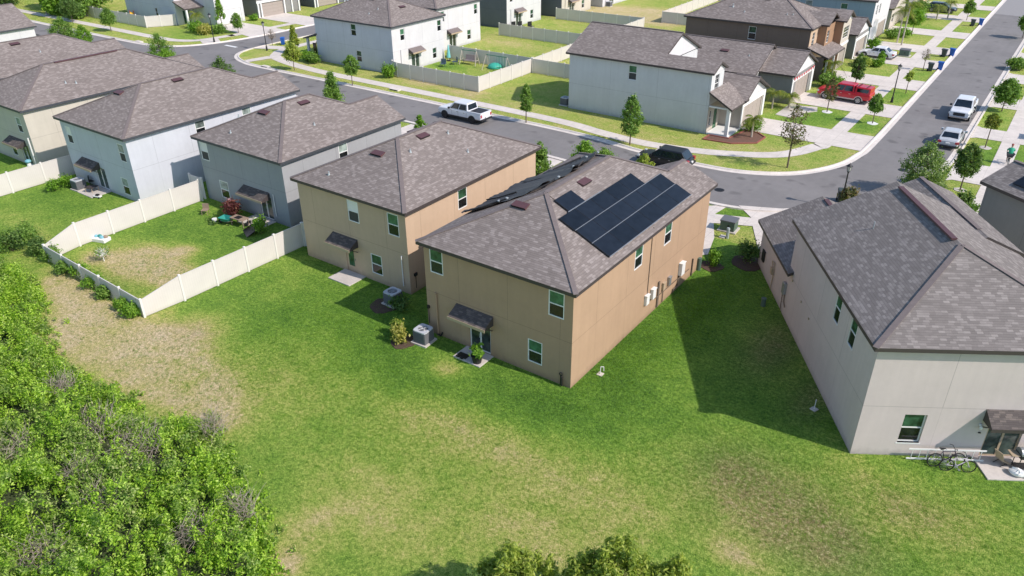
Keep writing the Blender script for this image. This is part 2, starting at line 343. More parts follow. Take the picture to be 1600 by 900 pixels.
BL = [(215,425,3.4,1.4,.22),(260,395,2.2,1.0,.2),(1150,800,2.0,1.4,.12),(235,395,3.2,1.3,.22),(200,385,3,1,.1),(620,505,4,2,-.05),(640,665,3,1.6,.08),(120,470,3.0,1.6,.26),(170,500,2.6,1.8,.14),(260,540,4,2,.14),(400,560,2.5,3,.10),(170,400,2.4,.9,.30),(240,410,2.6,1.3,.30),(290,420,2.2,.8,.25),(250,360,2,1.4,-.04),(990,24,11,7,.34),(700,780,6,2.2,.05),(1050,700,3,2,.08),(150,520,4.0,3.2,.60),(245,575,3.0,2.6,.52),(310,610,2.6,1.8,.55),(100,440,2.6,1.4,.5),(330,660,1.8,1.5,.4),(300,520,1.5,3,.22),
      (430,490,3,2.2,-.10),(560,500,3.2,2.4,-.02),(470,610,2.6,3,.10),(620,560,2.5,2,-.10),(700,575,.95,.8,.48),
      (650,640,3.2,1.8,.12),(760,690,4.2,1.4,.20),(560,760,3.0,2.0,.12),(640,840,3.5,1.6,.14),(860,760,5,2.4,.20),(820,620,5,1.3,-.16),(650,600,3,1.4,-.12),
      (1000,780,3,2.5,.18),(1180,790,2.6,1.8,.12),(1260,830,2.6,1.6,.14),(1150,865,1.2,.8,.40),(1230,740,1.6,1.2,.10),(1380,800,3,2,.18),(1500,820,3.5,2.5,.20),
      (1000,640,3,1.6,-.16),(1130,600,1.4,2.5,-.06),(1170,530,1.2,1.0,.12),(1290,700,2.5,1.5,.10),(860,860,5,1.5,.22),(450,880,.7,.6,.6),(470,830,1.0,1.5,.28),
      (690,430,5,3,-.12),(960,560,2.5,4.5,-.18),(1080,480,2.2,6,-.18),(1150,330,2,2,-.12),(350,470,3,1.6,-.1),
      (210,415,2.0,1.1,.52),(290,390,1.2,.8,.5),(250,430,2.6,1.0,.42),(150,405,1.4,1.0,.38),(300,345,3,2,-.02),
      (60,370,2.5,1.5,.18),(150,345,2,1.2,.15),(30,340,2.5,1.5,.10),
      (665,128,3,1.5,.30),(730,145,3,1.5,.22),(640,118,2.5,1.0,.25),(1010,210,4,1.0,.12),(940,200,3,1,-.05),(820,165,3,2,.0),
      (1000,25,9,6,.42),(935,15,5,3,.3),(810,70,4,2,.14),(770,63,4,2,.14),(760,97,2.5,1.2,.2),(700,103,3,1.4,-.35),(690,108,2,1.0,-.2),
      (340,45,6,3,-.22),(285,55,5,2,-.15),(215,28,6,3,-.35),(1140,278,1.8,1.2,-.1),
      (1285,180,3.2,3.2,-.28),(1355,195,1.4,3.4,-.26),(1405,148,1.4,3.2,-.26),(1360,110,3,3,-.1),(1440,118,1.3,3,-.12),(1545,238,1.6,4,-.26),(1560,185,1.6,4,-.16),(1430,45,3,4,-.2),(1490,50,1.5,4,-.15),(1140,330,2,2,-.25),(1250,190,3,1.5,-.2),(1540,10,2,18,-.12),(1590,240,1.5,4,-.25)]
for b_ in BL: dry = dry+px_blob(*b_)
rng = np.random.default_rng(5)
dry = np.clip(dry, -.05, .84)
# keep the mown lawn flat near the houses, slightly lumpy towards the thicket
Z = np.zeros_like(X)
ny, nx = X.shape
vs_ = np.stack([X.ravel(), Y.ravel(), Z.ravel()], 1)
ii = np.arange(ny*nx).reshape(ny, nx)
fs = np.stack([ii[:-1, :-1].ravel(), ii[:-1, 1:].ravel(), ii[1:, 1:].ravel(), ii[1:, :-1].ravel()], 1)
def np_mesh(name, v, f, mat, smooth=False):
    me = bpy.data.meshes.new(name); me.vertices.add(len(v)); me.vertices.foreach_set('co', v.astype(np.float32).ravel())
    k = f.shape[1]; me.loops.add(f.size); me.loops.foreach_set('vertex_index', f.astype(np.int32).ravel())
    me.polygons.add(len(f)); me.polygons.foreach_set('loop_start', np.arange(0, f.size, k, dtype=np.int32)); me.polygons.foreach_set('loop_total', np.full(len(f), k, dtype=np.int32))
    if smooth: me.polygons.foreach_set('use_smooth', np.ones(len(f), dtype=bool))
    me.update(calc_edges=True); me.materials.append(mat); return me
me = np_mesh('ground', vs_, fs, M['grass'])
brown = np.zeros_like(X)
for px_, py_, rx_, ry_, am_ in ((1200,780,3.4,2.4,.95),(1270,840,2.4,1.8,.8),(1420,790,2.0,1.0,.55),(1150,730,1.5,1.5,.4),(300,520,2.0,1.2,.3),(1210,540,1.4,3.0,.75),(1270,620,1.0,2.2,.6),(170,440,2,1,.3)):
    c_ = at(px_, py_); brown += am_*np.exp(-(((X-c_.x)/rx_)**2+((Y-c_.y)/ry_)**2))
ab = me.attributes.new('brown', 'FLOAT', 'POINT'); ab.data.foreach_set('value', np.clip(brown, 0, 1).ravel().astype(np.float32))
a_ = me.attributes.new('dry', 'FLOAT', 'POINT'); a_.data.foreach_set('value', dry.ravel().astype(np.float32))
go = bpy.data.objects.new('ground', me); COL.objects.link(go); tag(go, kind='structure')

def sheet(name, pts, z, mat, parent=None, kind='structure', th=.0):
    b = MB()
    if th: b.prism(pts, z-th, z)
    else: b.add([(x, y, z) for x, y in pts], [tuple(range(len(pts)))])
    o = b.build(name, mat, parent)
    if kind and not parent: tag(o, kind=kind)
    return o
def smooth_line(pts, n=6):
    "Catmull-Rom through the points"
    P = [Vector(p) for p in pts]; out = []
    for i in range(len(P)-1):
        a, b, c, d = P[max(i-1, 0)], P[i], P[i+1], P[min(i+2, len(P)-1)]
        for k in range(n):
            t = k/n; out.append(.5*((2*b)+(c-a)*t+(2*a-5*b+4*c-d)*t*t+(3*b-a-3*c+d)*t**3))
    out.append(P[-1]); return [(p.x, p.y) for p in out]
def ribbon(mb, pts, o0, o1, z0, z1, mi=0, base=None):
    "strip beside a polyline; offsets to the left are positive"
    L = []
    for i, p in enumerate(pts):
        a = Vector(pts[max(i-1, 0)]); b = Vector(pts[min(i+1, len(pts)-1)]); d = (b-a).normalized(); n = Vector((-d.y, d.x)); p = Vector(p)
        L.append((p+n*o0, p+n*o1))
    v = []; f = []
    for a, b in L: v += [(a.x, a.y, z0), (b.x, b.y, z1)]
    for i in range(len(L)-1): f.append((2*i, 2*i+1, 2*i+3, 2*i+2) if o1 < o0 else (2*i, 2*i+2, 2*i+3, 2*i+1))
    mb.add(v, f, mi)
# asphalt edges (walked along the west kerb of the big road, then round the bend to the west)
north = smooth_line([(-12.9,420),(-12.9,200),(-12.9,110),(-12.9,80),(-13.2,74.2),(-14.1,70.2),(-16.4,66.4),(-19.6,64.2),(-23.5,63.3),(-30.6,63.5),(-38,64.6),(-50,64.9),(-70,65.0),(-88,64.9),(-93.5,65.5),(-97.4,67.4),(-99.4,70.5),(-99.9,76),(-99.9,90),(-99.9,160)])
west = smooth_line([(-105.3,160),(-105.3,90),(-105.4,78),(-106.6,71.5),(-108.8,67.2),(-112.4,65.0),(-118,64.2),(-140,64.0),(-200,64.0)])
south = smooth_line([(-6.5,420),(-6.5,200),(-6.5,100),(-6.5,80),(-6.9,75),(-8.3,69.6),(-10.7,64.2),(-13.6,59.8),(-17,57.1),(-21,56.3),(-27,56.9),(-34,57.9),(-45,58.5),(-60,58.6),(-100,58.4),(-200,58.2)])
road = MB(); poly = north+west+list(reversed(south))
def tri(poly):
    from mathutils.geometry import tessellate_polygon
    return tessellate_polygon([[Vector((x, y, 0)) for x, y in poly]])
road.add([(x, y, .012) for x, y in poly], [tuple(t) for t in tri(poly)])
ro = road.build('road', M['asphalt']); tag(ro, kind='structure')
for p_ in ro.data.polygons:
    if p_.normal.z < 0: ro.data.flip_normals(); break
k = MB()
for ln, s in ((north, -1), (west, -1), (south, 1)):
    ribbon(k, ln, 0, s*.42, .016, .022); ribbon(k, ln, s*.42, s*.50, .022, .13); ribbon(k, ln, s*.50, s*.66, .13, .13); ribbon(k, ln, s*.66, s*.665, .13, 0)
kerb_o = k.build('kerb', M['kerb']); tag(kerb_o, kind='structure')
sheet('road_resurfaced', [(-12.9,163.2),(-6.5,162.4),(-6.5,400),(-12.9,400)], .017, M['asphalt_new'])
# pavements
pv = MB()
walkL = smooth_line([(-17.1,420),(-17.1,200),(-17.1,100),(-17.1,78),(-17.6,74.5),(-19.6,70.6),(-23.5,68.2),(-27.5,66.9),(-32,66.3),(-37,66.8),(-43,67.7),(-60,68.0),(-80,68.1),(-90,69.6),(-93.6,72.0),(-95.0,77),(-95.0,100),(-95.0,160)])
ribbon(pv, walkL, .78, -.78, .024, .024)
walkR = [(-2.3, y) for y in range(420, 60, -4)]
ribbon(pv, walkR, .78, -.78, .024, .024)
walkW = smooth_line([(-109.8,160),(-109.8,85),(-110.2,76),(-111.0,71.6),(-113.4,69.4),(-118,68.7),(-135,68.6),(-200,68.5)])
ribbon(pv, walkW, .78, -.78, .024, .024)
po = pv.build('pavement', M['concrete']); tag(po, kind='structure')
# kerb ramps / driveways / walks
dr = MB(); zt = .034
def dq(pts, z=zt): dr.add([(x, y, z) for x, y in pts], [tuple(range(len(pts)))])
for y0, y1, x0 in ((75.9,80.9,-25.5),(88.6,93.6,-24.6),(101.6,106.6,-25.2),(114.0,119.2,-24.6),(123.5,128.6,-24.8),(137.0,142.0,-25),(152.5,157.5,-25),(166,171,-25),(180,185,-25)):
    dq([(x0,y0),(-13.62,y0-.1),(-13.30,y0-.6),(-13.30,y1+.6),(-13.62,y1+.1),(x0,y1)], .036)
    dq([(-13.56,y0-.7),(-13.05,y0-1),(-13.05,y1+1),(-13.56,y1+.7)], .136) if 0 else None
for y0, y1 in ((60.5,65.5),(72.6,78.0),(86.4,90.2),(99.2,104),(112,117),(126,131),(140,145)):
    dq([(-5.8,y0-.5),(-5.8,y1+.5),(-5.3,y1),(6,y1),(6,y0),(-5.3,y0)], .036)
# fronts of the near row
for x0, x1, yb in ((-26.9,-22,57.0),(-40.5,-35.5,58.0),(-54.8,-49.8,58.4),(-67.6,-62.6,58.5),(-81,-76,58.4),(-94,-89,58.3)):
    dq([(x0,46.5),(x1,46.5),(x1,yb-.55),(x0,yb-.55)], .036)
P2 = lambda px, py: tuple(at(px, py).xy)
dq([P2(1106,322),P2(1140,321),P2(1117,335),P2(1115,349),P2(1116,372),P2(1106,398),P2(1090,400),P2(1095,330)], .038)
dq([P2(1115,335),P2(1175,341),P2(1177,354),P2(1114,349)], .042)
dq([P2(1154,321.5),P2(1174,341),P2(1176,354),P2(1183,384),(-13.28,47.9),(-8.9,50.6),(-12.9,60.0),(-14.6,58.4)], .040)
# north-west drives
dq([(-105.9,88.5),(-105.9,94.5),(-119,94.5),(-119,88.5)], .038); dq([(-105.9,77.0),(-105.9,84.2),(-118.3,84.2),(-118.3,79.5)], .038)
dq([(-99.3,72),(-94.5,74.4),(-94.5,76.2),(-99.3,74.6)], .040); dq([(-94,66.6),(-93.3,70),(-91.5,70),(-92.6,66.0)], .040)
dq([(-108.6,70.0),(-107.0,72.2),(-109.6,73.5),(-111.6,71.4)], .040)
do = dr.build('driveway', M['concrete']); tag(do, kind='structure')
# worn dark paint-free details in the road
def flat_disc(name, label, x, y, r, mat, z=.02, cat='manhole cover', group=None):
    b = MB(); n = 20; b.prism([(r*math.cos(2*math.pi*i/n), r*math.sin(2*math.pi*i/n)) for i in range(n)], 0, .012)
    for a in range(-3, 4): b.box(-.8*r, a*r*.22-.012, .012, .8*r, a*r*.22+.012, .018)
    o = b.build(name, mat, loc=(x, y, z)); tag(o, label, cat, group); return o
c = at(1124, 297); flat_disc('manhole_cover', 'dark round manhole cover in the road beyond the panelled tan house', c.x, c.y, .42, M['black'], .012, group='manhole covers')
c = at(1411, 266); flat_disc('manhole_cover', 'dark round manhole cover in the road bend near the parked sedan', c.x, c.y, .42, M['black'], .012, group='manhole covers')
b = MB(); b.box(-104.7, 71.0, .018, -102.0, 71.5, .024); o = b.build('stop_line', M['white']); tag(o, kind='structure')
for (px, py, lb) in ((415,105,'dark storm drain opening in the kerb by the side street corner'),(617,141,'dark storm drain opening in the kerb behind the white pickup'),(217,66,'dark storm drain opening in the far left kerb')):
    c = at(px, py); b = MB(); b.box(-.7, -.25, 0, .7, .35, .17); b.box(-.55, -.27, .03, .55, -.2, .13, 1); o = b.build('storm_drain', [M['kerb'], M['black']], loc=(c.x, c.y, 0)); tag(o, lb, 'storm drain', 'storm drains in the kerb')

# ------------------------------------------------------------------ houses
def wall_face(mb, p0, p1, z0, z1, holes=(), depth=.17):
    """one wall from p0 to p1 (outside on the right hand), with real openings; holes: (s0,s1,z0,z1)"""
    p0, p1 = Vector(p0), Vector(p1); d = (p1-p0); L = d.length; d.normalize(); n = Vector((d.y, -d.x))
    ss = sorted({0, L, *[h[0] for h in holes], *[h[1] for h in holes]}); zs = sorted({z0, z1, *[h[2] for h in holes], *[h[3] for h in holes]})
    P = lambda s, z, o=0: (p0.x+d.x*s-n.x*o, p0.y+d.y*s-n.y*o, z)
    for a, b in zip(ss[:-1], ss[1:]):
        for e, g in zip(zs[:-1], zs[1:]):
            m, q = (a+b)/2, (e+g)/2
            if any(h[0] < m < h[1] and h[2] < q < h[3] for h in holes): continue
            mb.quad(P(a, e), P(b, e), P(b, g), P(a, g))
    for h in holes:
        a, b, e, g = h
        mb.quad(P(a,e), P(a,e,depth), P(b,e,depth), P(b,e)); mb.quad(P(a,g), P(b,g), P(b,g,depth), P(a,g,depth))
        mb.quad(P(a,e), P(a,g), P(a,g,depth), P(a,e,depth)); mb.quad(P(b,e), P(b,e,depth), P(b,g,depth), P(b,g))
def frame_at(p0, p1, s, z, inset=.0):
    p0, p1 = Vector(p0), Vector(p1); d = (p1-p0).normalized(); n = Vector((d.y, -d.x))
    o = p0+d*s-n*inset
    return Matrix(((d.x, -n.x, 0, o.x), (d.y, -n.y, 0, o.y), (0, 0, 1, z), (0, 0, 0, 1)))       # x along the wall, y into it
def window(parent, p0, p1, s0, s1, z0, z1, up='glass_up', lo='glass', inset=.075, sill=False, grid=False, trim=True, sash='white'):
    F = frame_at(p0, p1, s0, z0, inset); w, h = s1-s0, z1-z0; t = .055
    b = MB(); b.M = F
    for q in ((0,-.02,0,w,.06,t),(0,-.02,h-t,w,.06,h),(0,-.02,t,t,.06,h-t),(w-t,-.02,t,w,.06,h-t),(t,-.012,h/2-.03,w-t,.05,h/2+.03)): b.box(*q)
    if grid:
        b.box(w/2-.012,-.005,t,w/2+.012,.03,h/2-.03); b.box(w/2-.012,-.005,h/2+.03,w/2+.012,.03,h-t)
        for zz in (h*.25, h*.75): b.box(t,-.003,zz-.012,w-t,.028,zz+.012)
    f = b.build('window', M[sash], parent)
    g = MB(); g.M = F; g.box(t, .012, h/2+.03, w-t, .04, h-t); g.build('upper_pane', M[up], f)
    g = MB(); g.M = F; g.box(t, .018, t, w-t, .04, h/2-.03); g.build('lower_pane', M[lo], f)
    if sill:
        g = MB(); g.M = F; g.box(-.06, -.13, -.07, w+.06, -.0205, 0); g.build('sill', M['white'], f)
    return f
def patio_door(parent, p0, p1, s0, s1, z0, z1, inset=.085, sash='white'):
    F = frame_at(p0, p1, s0, z0, inset); w, h = s1-s0, z1-z0; t = .07
    b = MB(); b.M = F
    for q in ((0,-.02,0,w,.06,t),(0,-.02,h-t,w,.06,h),(0,-.02,t,t,.06,h-t),(w-t,-.02,t,w,.06,h-t),(w/2-.05,-.015,t,w/2+.05,.055,h-t)): b.box(*q)
    f = b.build('sliding_door', M[sash], parent)
    for a, e in ((t, w/2-.05), (w/2+.05, w-t)):
        g = MB(); g.M = F; g.box(a, .015, t, e, .04, h-t); g.build('pane', M['door_glass'], f)
    g = MB(); g.M = F; g.box(w/2-.09, -.05, h*.42, w/2-.06, -.016, h*.54); g.build('handle', M['steel'], f)
def awning(parent, p0, p1, s0, s1, z, deep=.85, rise=.45, col='shingle_dark', fas='tanmetal'):
    F = frame_at(p0, p1, s0, z); w = s1-s0
    b = MB(); b.M = F
    b.add([(0,-deep,0),(w,-deep,0),(w,-.004,rise),(0,-.004,rise),(0,-deep,-.13),(w,-deep,-.13),(w,-.004,rise-.13),(0,-.004,rise-.13)], [(0,1,2,3)], 0)
    o = b.build('awning', M[col], parent)
    g = MB(); g.M = F
    g.box(-.02,-deep-.03,-.17,w+.02,-deep-.002,.012); g.build('fascia', M[fas], o)
    g = MB(); g.M = F
    g.add([(.01,-deep,-.13),(w-.01,-deep,-.13),(w-.01,-.004,-.13),(.01,-.004,-.13)], [(3,2,1,0)])
    for x in (.01, w-.01): g.add([(x,-deep,-.004),(x,-deep,-.13),(x,-.004,-.13),(x,-.004,rise-.004)], [(0,1,2,3)])
    for x in (.1, w-.1): g.bar((x,-deep+.25,-.13),(x,-.02,-.5), .05,.05)
    g.build('bracket', M['fascia'], o)
def roof(parent, polys, caps=(), mat='shingle', fas='fascia', th=.2, name='roof'):
    b = MB()
    for p in polys: b.add(p, [tuple(range(len(p)))])
    o = b.build(name, M[mat], parent)
    for pl in o.data.polygons:
        if pl.normal.z < 0: pl.flip()
    # fascia and soffit round the free edges
    key = lambda p: tuple(round(c, 3) for c in p); E_ = {}
    for p in polys:
        for i in range(len(p)):
            e = (key(p[i]), key(p[(i+1) % len(p)])); kk = tuple(sorted(e)); E_.setdefault(kk, []).append(e)
    g = MB()
    for kk, es in E_.items():
        if len(es) == 1:
            a, c = Vector(es[0][0]), Vector(es[0][1]); g.quad(a+Vector((0,0,-.004)), c+Vector((0,0,-.004)), c-Vector((0,0,th)), a-Vector((0,0,th)))
    for p in polys: g.add([(q[0], q[1], q[2]-th) for q in p], [tuple(range(len(p)-1,-1,-1))])
    g.build('fascia', M[fas], o)
    if caps:
        g = MB()
        for a, c in caps: g.bar(Vector(a)+Vector((0,0,.012)), Vector(c)+Vector((0,0,.012)), .26, .035)
        g.build('ridge_cap', M['ridge'], o)
    return o
PT = .45
def hip(x0, y0, x1, y1, z, axis='y', e0='hip', e1='hip', pt=PT):
    "polygons and cap lines of a hipped or gabled roof over a rectangle"
    if axis == 'y': w = (x1-x0)/2; T = lambda u, v, h: (x0+u, y0+v, z+h); L = y1-y0
    else: w = (y1-y0)/2; T = lambda u, v, h: (x0+v, y0+u, z+h); L = x1-x0
    r = w*pt; a = w if e0 == 'hip' else 0; c = L-w if e1 == 'hip' else L
    A, B, C, D = T(0,0,0), T(2*w,0,0), T(2*w,L,0), T(0,L,0); P, Q = T(w,a,r), T(w,c,r)
    polys = [[A,P,Q,D],[B,C,Q,P]]; caps = [(P, Q)]
    if e0 == 'hip': polys.append([A,B,P]); caps += [(A,P),(B,P)]
    if e1 == 'hip': polys.append([C,D,Q]); caps += [(C,Q),(D,Q)]
    return polys, caps, P, Q
def gable_wall(parent, a, b, z, mat, pt=PT, name='gable_wall', th=.16):
    "triangle wall between a and b (ground plan points) rising from z"
    a, b = Vector(a), Vector(b); m_ = (a+b)/2; h = (b-a).length/2*pt; d = (b-a).normalized(); n = Vector((d.y, -d.x))
    v = []
    for o in (0, -th):
        for p, zz in ((a, z), (b, z), (m_, z+h)): v.append((p.x+n.x*o, p.y+n.y*o, zz))
    return MB().add(v, [(0,1,2),(5,4,3),(0,3,4,1),(1,4,5,2),(2,5,3,0)]).build(name, mat, parent)
def roof_vent(parent, x, y, z, dirn, w=.95, d=.5, pt=PT):
    "low slant-back vent lying on the slope; dirn = downhill unit vector"
    dx, dy = dirn; ang = math.atan(pt)
    X_ = Vector((-dy, dx, 0)); Dn = Vector((dx*math.cos(ang), dy*math.cos(ang), -math.sin(ang))); Nn = X_.cross(Dn) 
    if Nn.z < 0: Nn = -Nn
    o = Vector((x, y, z)); b = MB(); P = lambda u, v, h: tuple(o+X_*u+Dn*v+Nn*h)
    v = [P(-w/2,-d/2,.005),P(w/2,-d/2,.005),P(w/2,d/2,.005),P(-w/2,d/2,.005),P(-w/2,-d/2,.05),P(w/2,-d/2,.05),P(w/2,d/2,.15),P(-w/2,d/2,.15)]
    b.add(v, [(0,1,2,3),(4,7,6,5),(0,4,5,1),(1,5,6,2),(3,0,4,7)], 0); b.add(v, [(2,6,7,3)], 1)
    b.build('roof_vent', [M['vent'], M['ventdark']], parent)
def vent_pipe(parent, x, y, z, r=.045, h=.22):
    b = MB(); b.tube((x,y,z-.1),(x,y,z+h), r, n=8); b.tube((x,y,z-.05),(x,y,z+.10), r*2.4, r*1.2, n=10); b.build('vent_pipe', M['lead'], parent)
def garage_door(parent, p0, p1, s0, s1, z1, mat, inset=.08):
    F = frame_at(p0, p1, s0, 0.03, inset); w = s1-s0; b = MB(); b.M = F; nrow = 4; h = (z1-.03)/nrow
    for r in range(nrow):
        b.box(0, 0, r*h, w, .04, (r+1)*h-.015)
        for c_ in range(4): b.box(w*(c_+.08)/4, -.012, r*h+h*.2, w*(c_+.92)/4, -.001, r*h+h*.78)
    b.build('garage_door', mat, parent)
def rowhouse(name, label, x0, y0, W, L, zw, wmat, rz=0.0, ze=None, back=(), right=(), left=(), bdoor=None, bd_kind='slider', aw=None, ov=.3, roofmat='shingle', fas='fascia', bay=None, garage='left', sill=False, e1='hip', upk=None, group='tan and grey two storey houses of the near row'):
    """two-storey house of the near row; local x along the back wall, local y towards the street.
    back/right/left: windows as (s, z0, width, height, upper, lower)"""
    t = thing(name, label, 'house', (x0, y0, 0), rz, group); ze = ze or zw+.15
    b = MB(); C = [(0,0),(W,0),(W,L),(0,L)]
    hb = [(s, s+w_, z, z+h) for s, z, w_, h, *_ in back]+([bdoor] if bdoor else [])
    hr = [(s, s+w_, z, z+h) for s, z, w_, h, *_ in right]; hl = [(L-s-w_, L-s, z, z+h) for s, z, w_, h, *_ in left]
    wall_face(b, C[0], C[1], 0, zw, hb); wall_face(b, C[1], C[2], 0, zw, hr); wall_face(b, C[2], C[3], 0, zw); wall_face(b, C[3], C[0], 0, zw, hl)
    b.build('wall', wmat, t)
    for s, z, w_, h, *k_ in back: window(t, C[0], C[1], s, s+w_, z, z+h, *(k_[:2]), sill=sill, inset=.022)
    for s, z, w_, h, *k_ in right: window(t, C[1], C[2], s, s+w_, z, z+h, *(k_[:2]), sill=sill, inset=.022)
    for s, z, w_, h, *k_ in left: window(t, C[3], C[0], L-s-w_, L-s, z, z+h, *(k_[:2]), sill=sill)
    if bdoor:
        if bd_kind == 'slider': patio_door(t, C[0], C[1], *bdoor)
        else:
            F = frame_at(C[0], C[1], bdoor[0], bdoor[2], .05); g = MB(); g.M = F; w_, h = bdoor[1]-bdoor[0], bdoor[3]-bdoor[2]
            g.box(0,0,0,w_,.05,h); d_ = g.build('door', wmat, t); g = MB(); g.M = F; g.box(w_*.22,-.012,h*.2,w_*.78,-.001,h*.92); g.build('pane', M['glass_up'], d_)
            g = MB(); g.M = F; g.box(w_*.86,-.05,h*.45,w_*.93,-.001,h*.5); g.build('handle', M['steel'], d_)
    if aw: awning(t, C[0], C[1], *aw)
    pl, cp, P, Q = hip(-ov, -ov, W+ov, L+ov, ze, 'y', 'hip', e1)
    if bay:
        hw_ = (bay[1]-bay[0])/2; mm = (bay[0]+bay[1])/2; jn = (mm, L+ov-hw_, ze+hw_*PT)
        kill = (W+ov, L+ov, ze) if bay[1] > W/2+2 else (-ov, L+ov, ze)
        cp = [q for q in cp if not (Vector(q[0])-Vector(kill)).length < .01]+[(jn, Q)]
    ro = roof(t, pl, cp, roofmat, fas)
    if bay:                                              # front cross gable flush with the street end
        a, c_ = bay; hw = (c_-a)/2; m_ = (a+c_)/2; zr = ze+hw*PT; yf = L+ov+.02
        yb = L+ov-hw if hw < (W/2+ov) else L+ov-hw
        pl2 = [[(a,yf,ze),(m_,yf,zr),(m_,yb-.0,zr)],[(c_,yf,ze),(m_,yb,zr),(m_,yf,zr)]]
        pl2 = [[(p[0],p[1],p[2]+.006) for p in q] for q in pl2]
        roof(t, pl2, [(pl2[0][1], pl2[0][2])], roofmat, fas, name='gable_roof')
        gable_wall(t, (c_-.15,L+.005), (a+.15,L+.005), ze-.1, wmat)
    if garage:                                           # single storey front, garage door to the street
        yg = L+2.4; b = MB(); 0
        x1 = W*.55; xg0 = .01
        wall_face(b, (x1,L+.002), (x1,yg), 0, 2.9); wall_face(b, (x1,yg), (xg0,yg), 0, 2.9, [(.5,x1-xg0-.5,0,2.2)]); wall_face(b, (xg0,yg), (xg0,L+.002), 0, 2.9)
        b.build('garage_wall', wmat, t); garage_door(t, (x1,yg), (xg0,yg), .5, x1-xg0-.5, 2.2, M['white'])
        pg = [[(xg0-ov,yg+ov,3.0),(x1+ov,yg+ov,3.0),(x1+ov,L+.004,4.3),(xg0-ov,L+.004,4.3)]]
        roof(t, pg, (), roofmat, fas, name='garage_roof')
    return t, P, Q

S_ = {'tan': stucco('tan_stucco', (.47, .322, .212)), 'tan2': stucco('sand_stucco', (.58, .43, .305), off=2.0), 'blue': stucco('slate_stucco', (.375, .385, .40), off=1.4),
      'pale': stucco('pale_grey_stucco', (.66, .66, .655), off=2.4), 'cream': stucco('cream_stucco', (.60, .56, .475)), 'greige': stucco('greige_stucco', (.66, .575, .555), per=3.7, off=.2),
      'whitegrey': stucco('white_grey_stucco', (.64, .65, .65), off=.4, per=5.5), 'brown': stucco('brown_stucco', (.20, .15, .125), per=4.0), 'brown2': stucco('orange_brown_stucco', (.37, .23, .145)), 'grey': stucco('mid_grey_stucco', (.27, .265, .255)),
      'skyblue': stucco('blue_grey_stucco', (.30, .40, .44)), 'white': stucco('white_stucco', (.68, .67, .68)), 'charcoal': stucco('charcoal_stucco', (.17, .18, .20)), 'beige': stucco('beige_stucco', (.55, .50, .43)),
      'white_shade': stucco('shade_tinted_white_stucco', (.60, .62, .665), off=1.1)}  # white paint with bluish shade mixed into its colour
GP, GL = 'glass_pale', 'glass'
# 1 the tan house with the solar panels
x0, y0 = -26.55, 28.3
h1, P1, Q1 = rowhouse('tan_house', 'tan two storey house with black solar panels on its roof, centre of the photo', x0, y0, 9.9, 17.1, 5.85, S_['tan'], ze=6.0,
    back=[(.42,4.15,.95,1.5,'glass_up','glass'),(8.42,4.1,.95,1.5,'glass_up','glass'),(7.15,.72,.93,1.45,'glass_up','glass')],
    right=[(6.6,4.18,.95,1.45,'glass_up','glass'),(10.4,4.18,.95,1.45,'glass_up','glass')],
    bdoor=(3.12,4.62,.06,2.1), aw=(2.25,4.85,2.25), bay=(5.2,10.2))
# near row windows: garden reflection painted into the greener upper panes
roof_vent(h1, 9.9/2+.5-1.35, 3.7, 6.0+PT*(3.7+.3)+.01, (0,-1)); 
def on_slope_E(x): return 6.0+PT*(10.2-x)
# photovoltaic panels on the east slope
u0 = at(1042,288, 7.6)
def slope_pt(px, py):     # sight line meets the east roof plane z = ze+PT*(x1-x)
    d = ray(px, py); xe = x0+10.2; t_ = (6.0+PT*xe-CAMH)/(d.z+PT*d.x)
    return Vector((d.x*t_, d.y*t_, CAMH+d.z*t_))
def pvmod(parent, xa, ya, xb, yb, lift=.13, n=1):
    zf = lambda x: 6.0+PT*(10.2-x)+lift
    for i in range(n):
        a, c_ = ya+(yb-ya)*i/n+.008, ya+(yb-ya)*(i+1)/n-.008
        v = [(xa,a,zf(xa)),(xb,a,zf(xb)),(xb,c_,zf(xb)),(xa,c_,zf(xa))]; v2 = [(p[0]-.016,p[1],p[2]-.038) for p in v]
        f_ = MB().add(v+v2, [(0,1,2,3),(7,6,5,4),(0,4,5,1),(1,5,6,2),(2,6,7,3),(3,7,4,0)]).build('solar_panel', M['black'], parent)
        e = .018; v3 = [(p[0]+sx_*e, p[1]+sy_*e, zf(p[0]+sx_*e)+.004) for p, sx_, sy_ in zip(v, (1,-1,-1,1), (1,1,-1,-1))]
        MB().add(v3, [(0,1,2,3)]).build('solar_cells', M['pv'], f_)
for xa, xb, ya, yb, n in ((6.66,7.66,3.62,11.8,5),(7.70,8.71,3.68,13.9,6),(8.75,9.80,3.68,14.0,6),(5.66,6.62,4.68,6.45,1)): pvmod(h1, xa, ya, xb, yb, n=n)
b = MB()
for x in (7.68, 8.73): b.bar((x,3.68,6.12+PT*(10.2-x)),(x,13.9,6.12+PT*(10.2-x)),.035,.03)
b.bar((6.64,4.6,6.13+PT*3.56),(6.64,8.2,6.13+PT*3.56),.05,.03); b.bar((9.83,3.7,6.13+PT*.37),(9.83,14,6.13+PT*.37),.04,.03)
b.build('panel_rail', M['steel'], h1)
b = MB(); b.path([(4.95,4.9,8.38),(5.5,4.85,8.16),(5.7,4.8,8.1)], .015); b.path([(9.95,8.6,6.16),(10.02,8.6,6.0),(9.93,8.6,5.75),(9.93,8.6,1.4)], .022); b.build('conduit', M['bark'], h1)
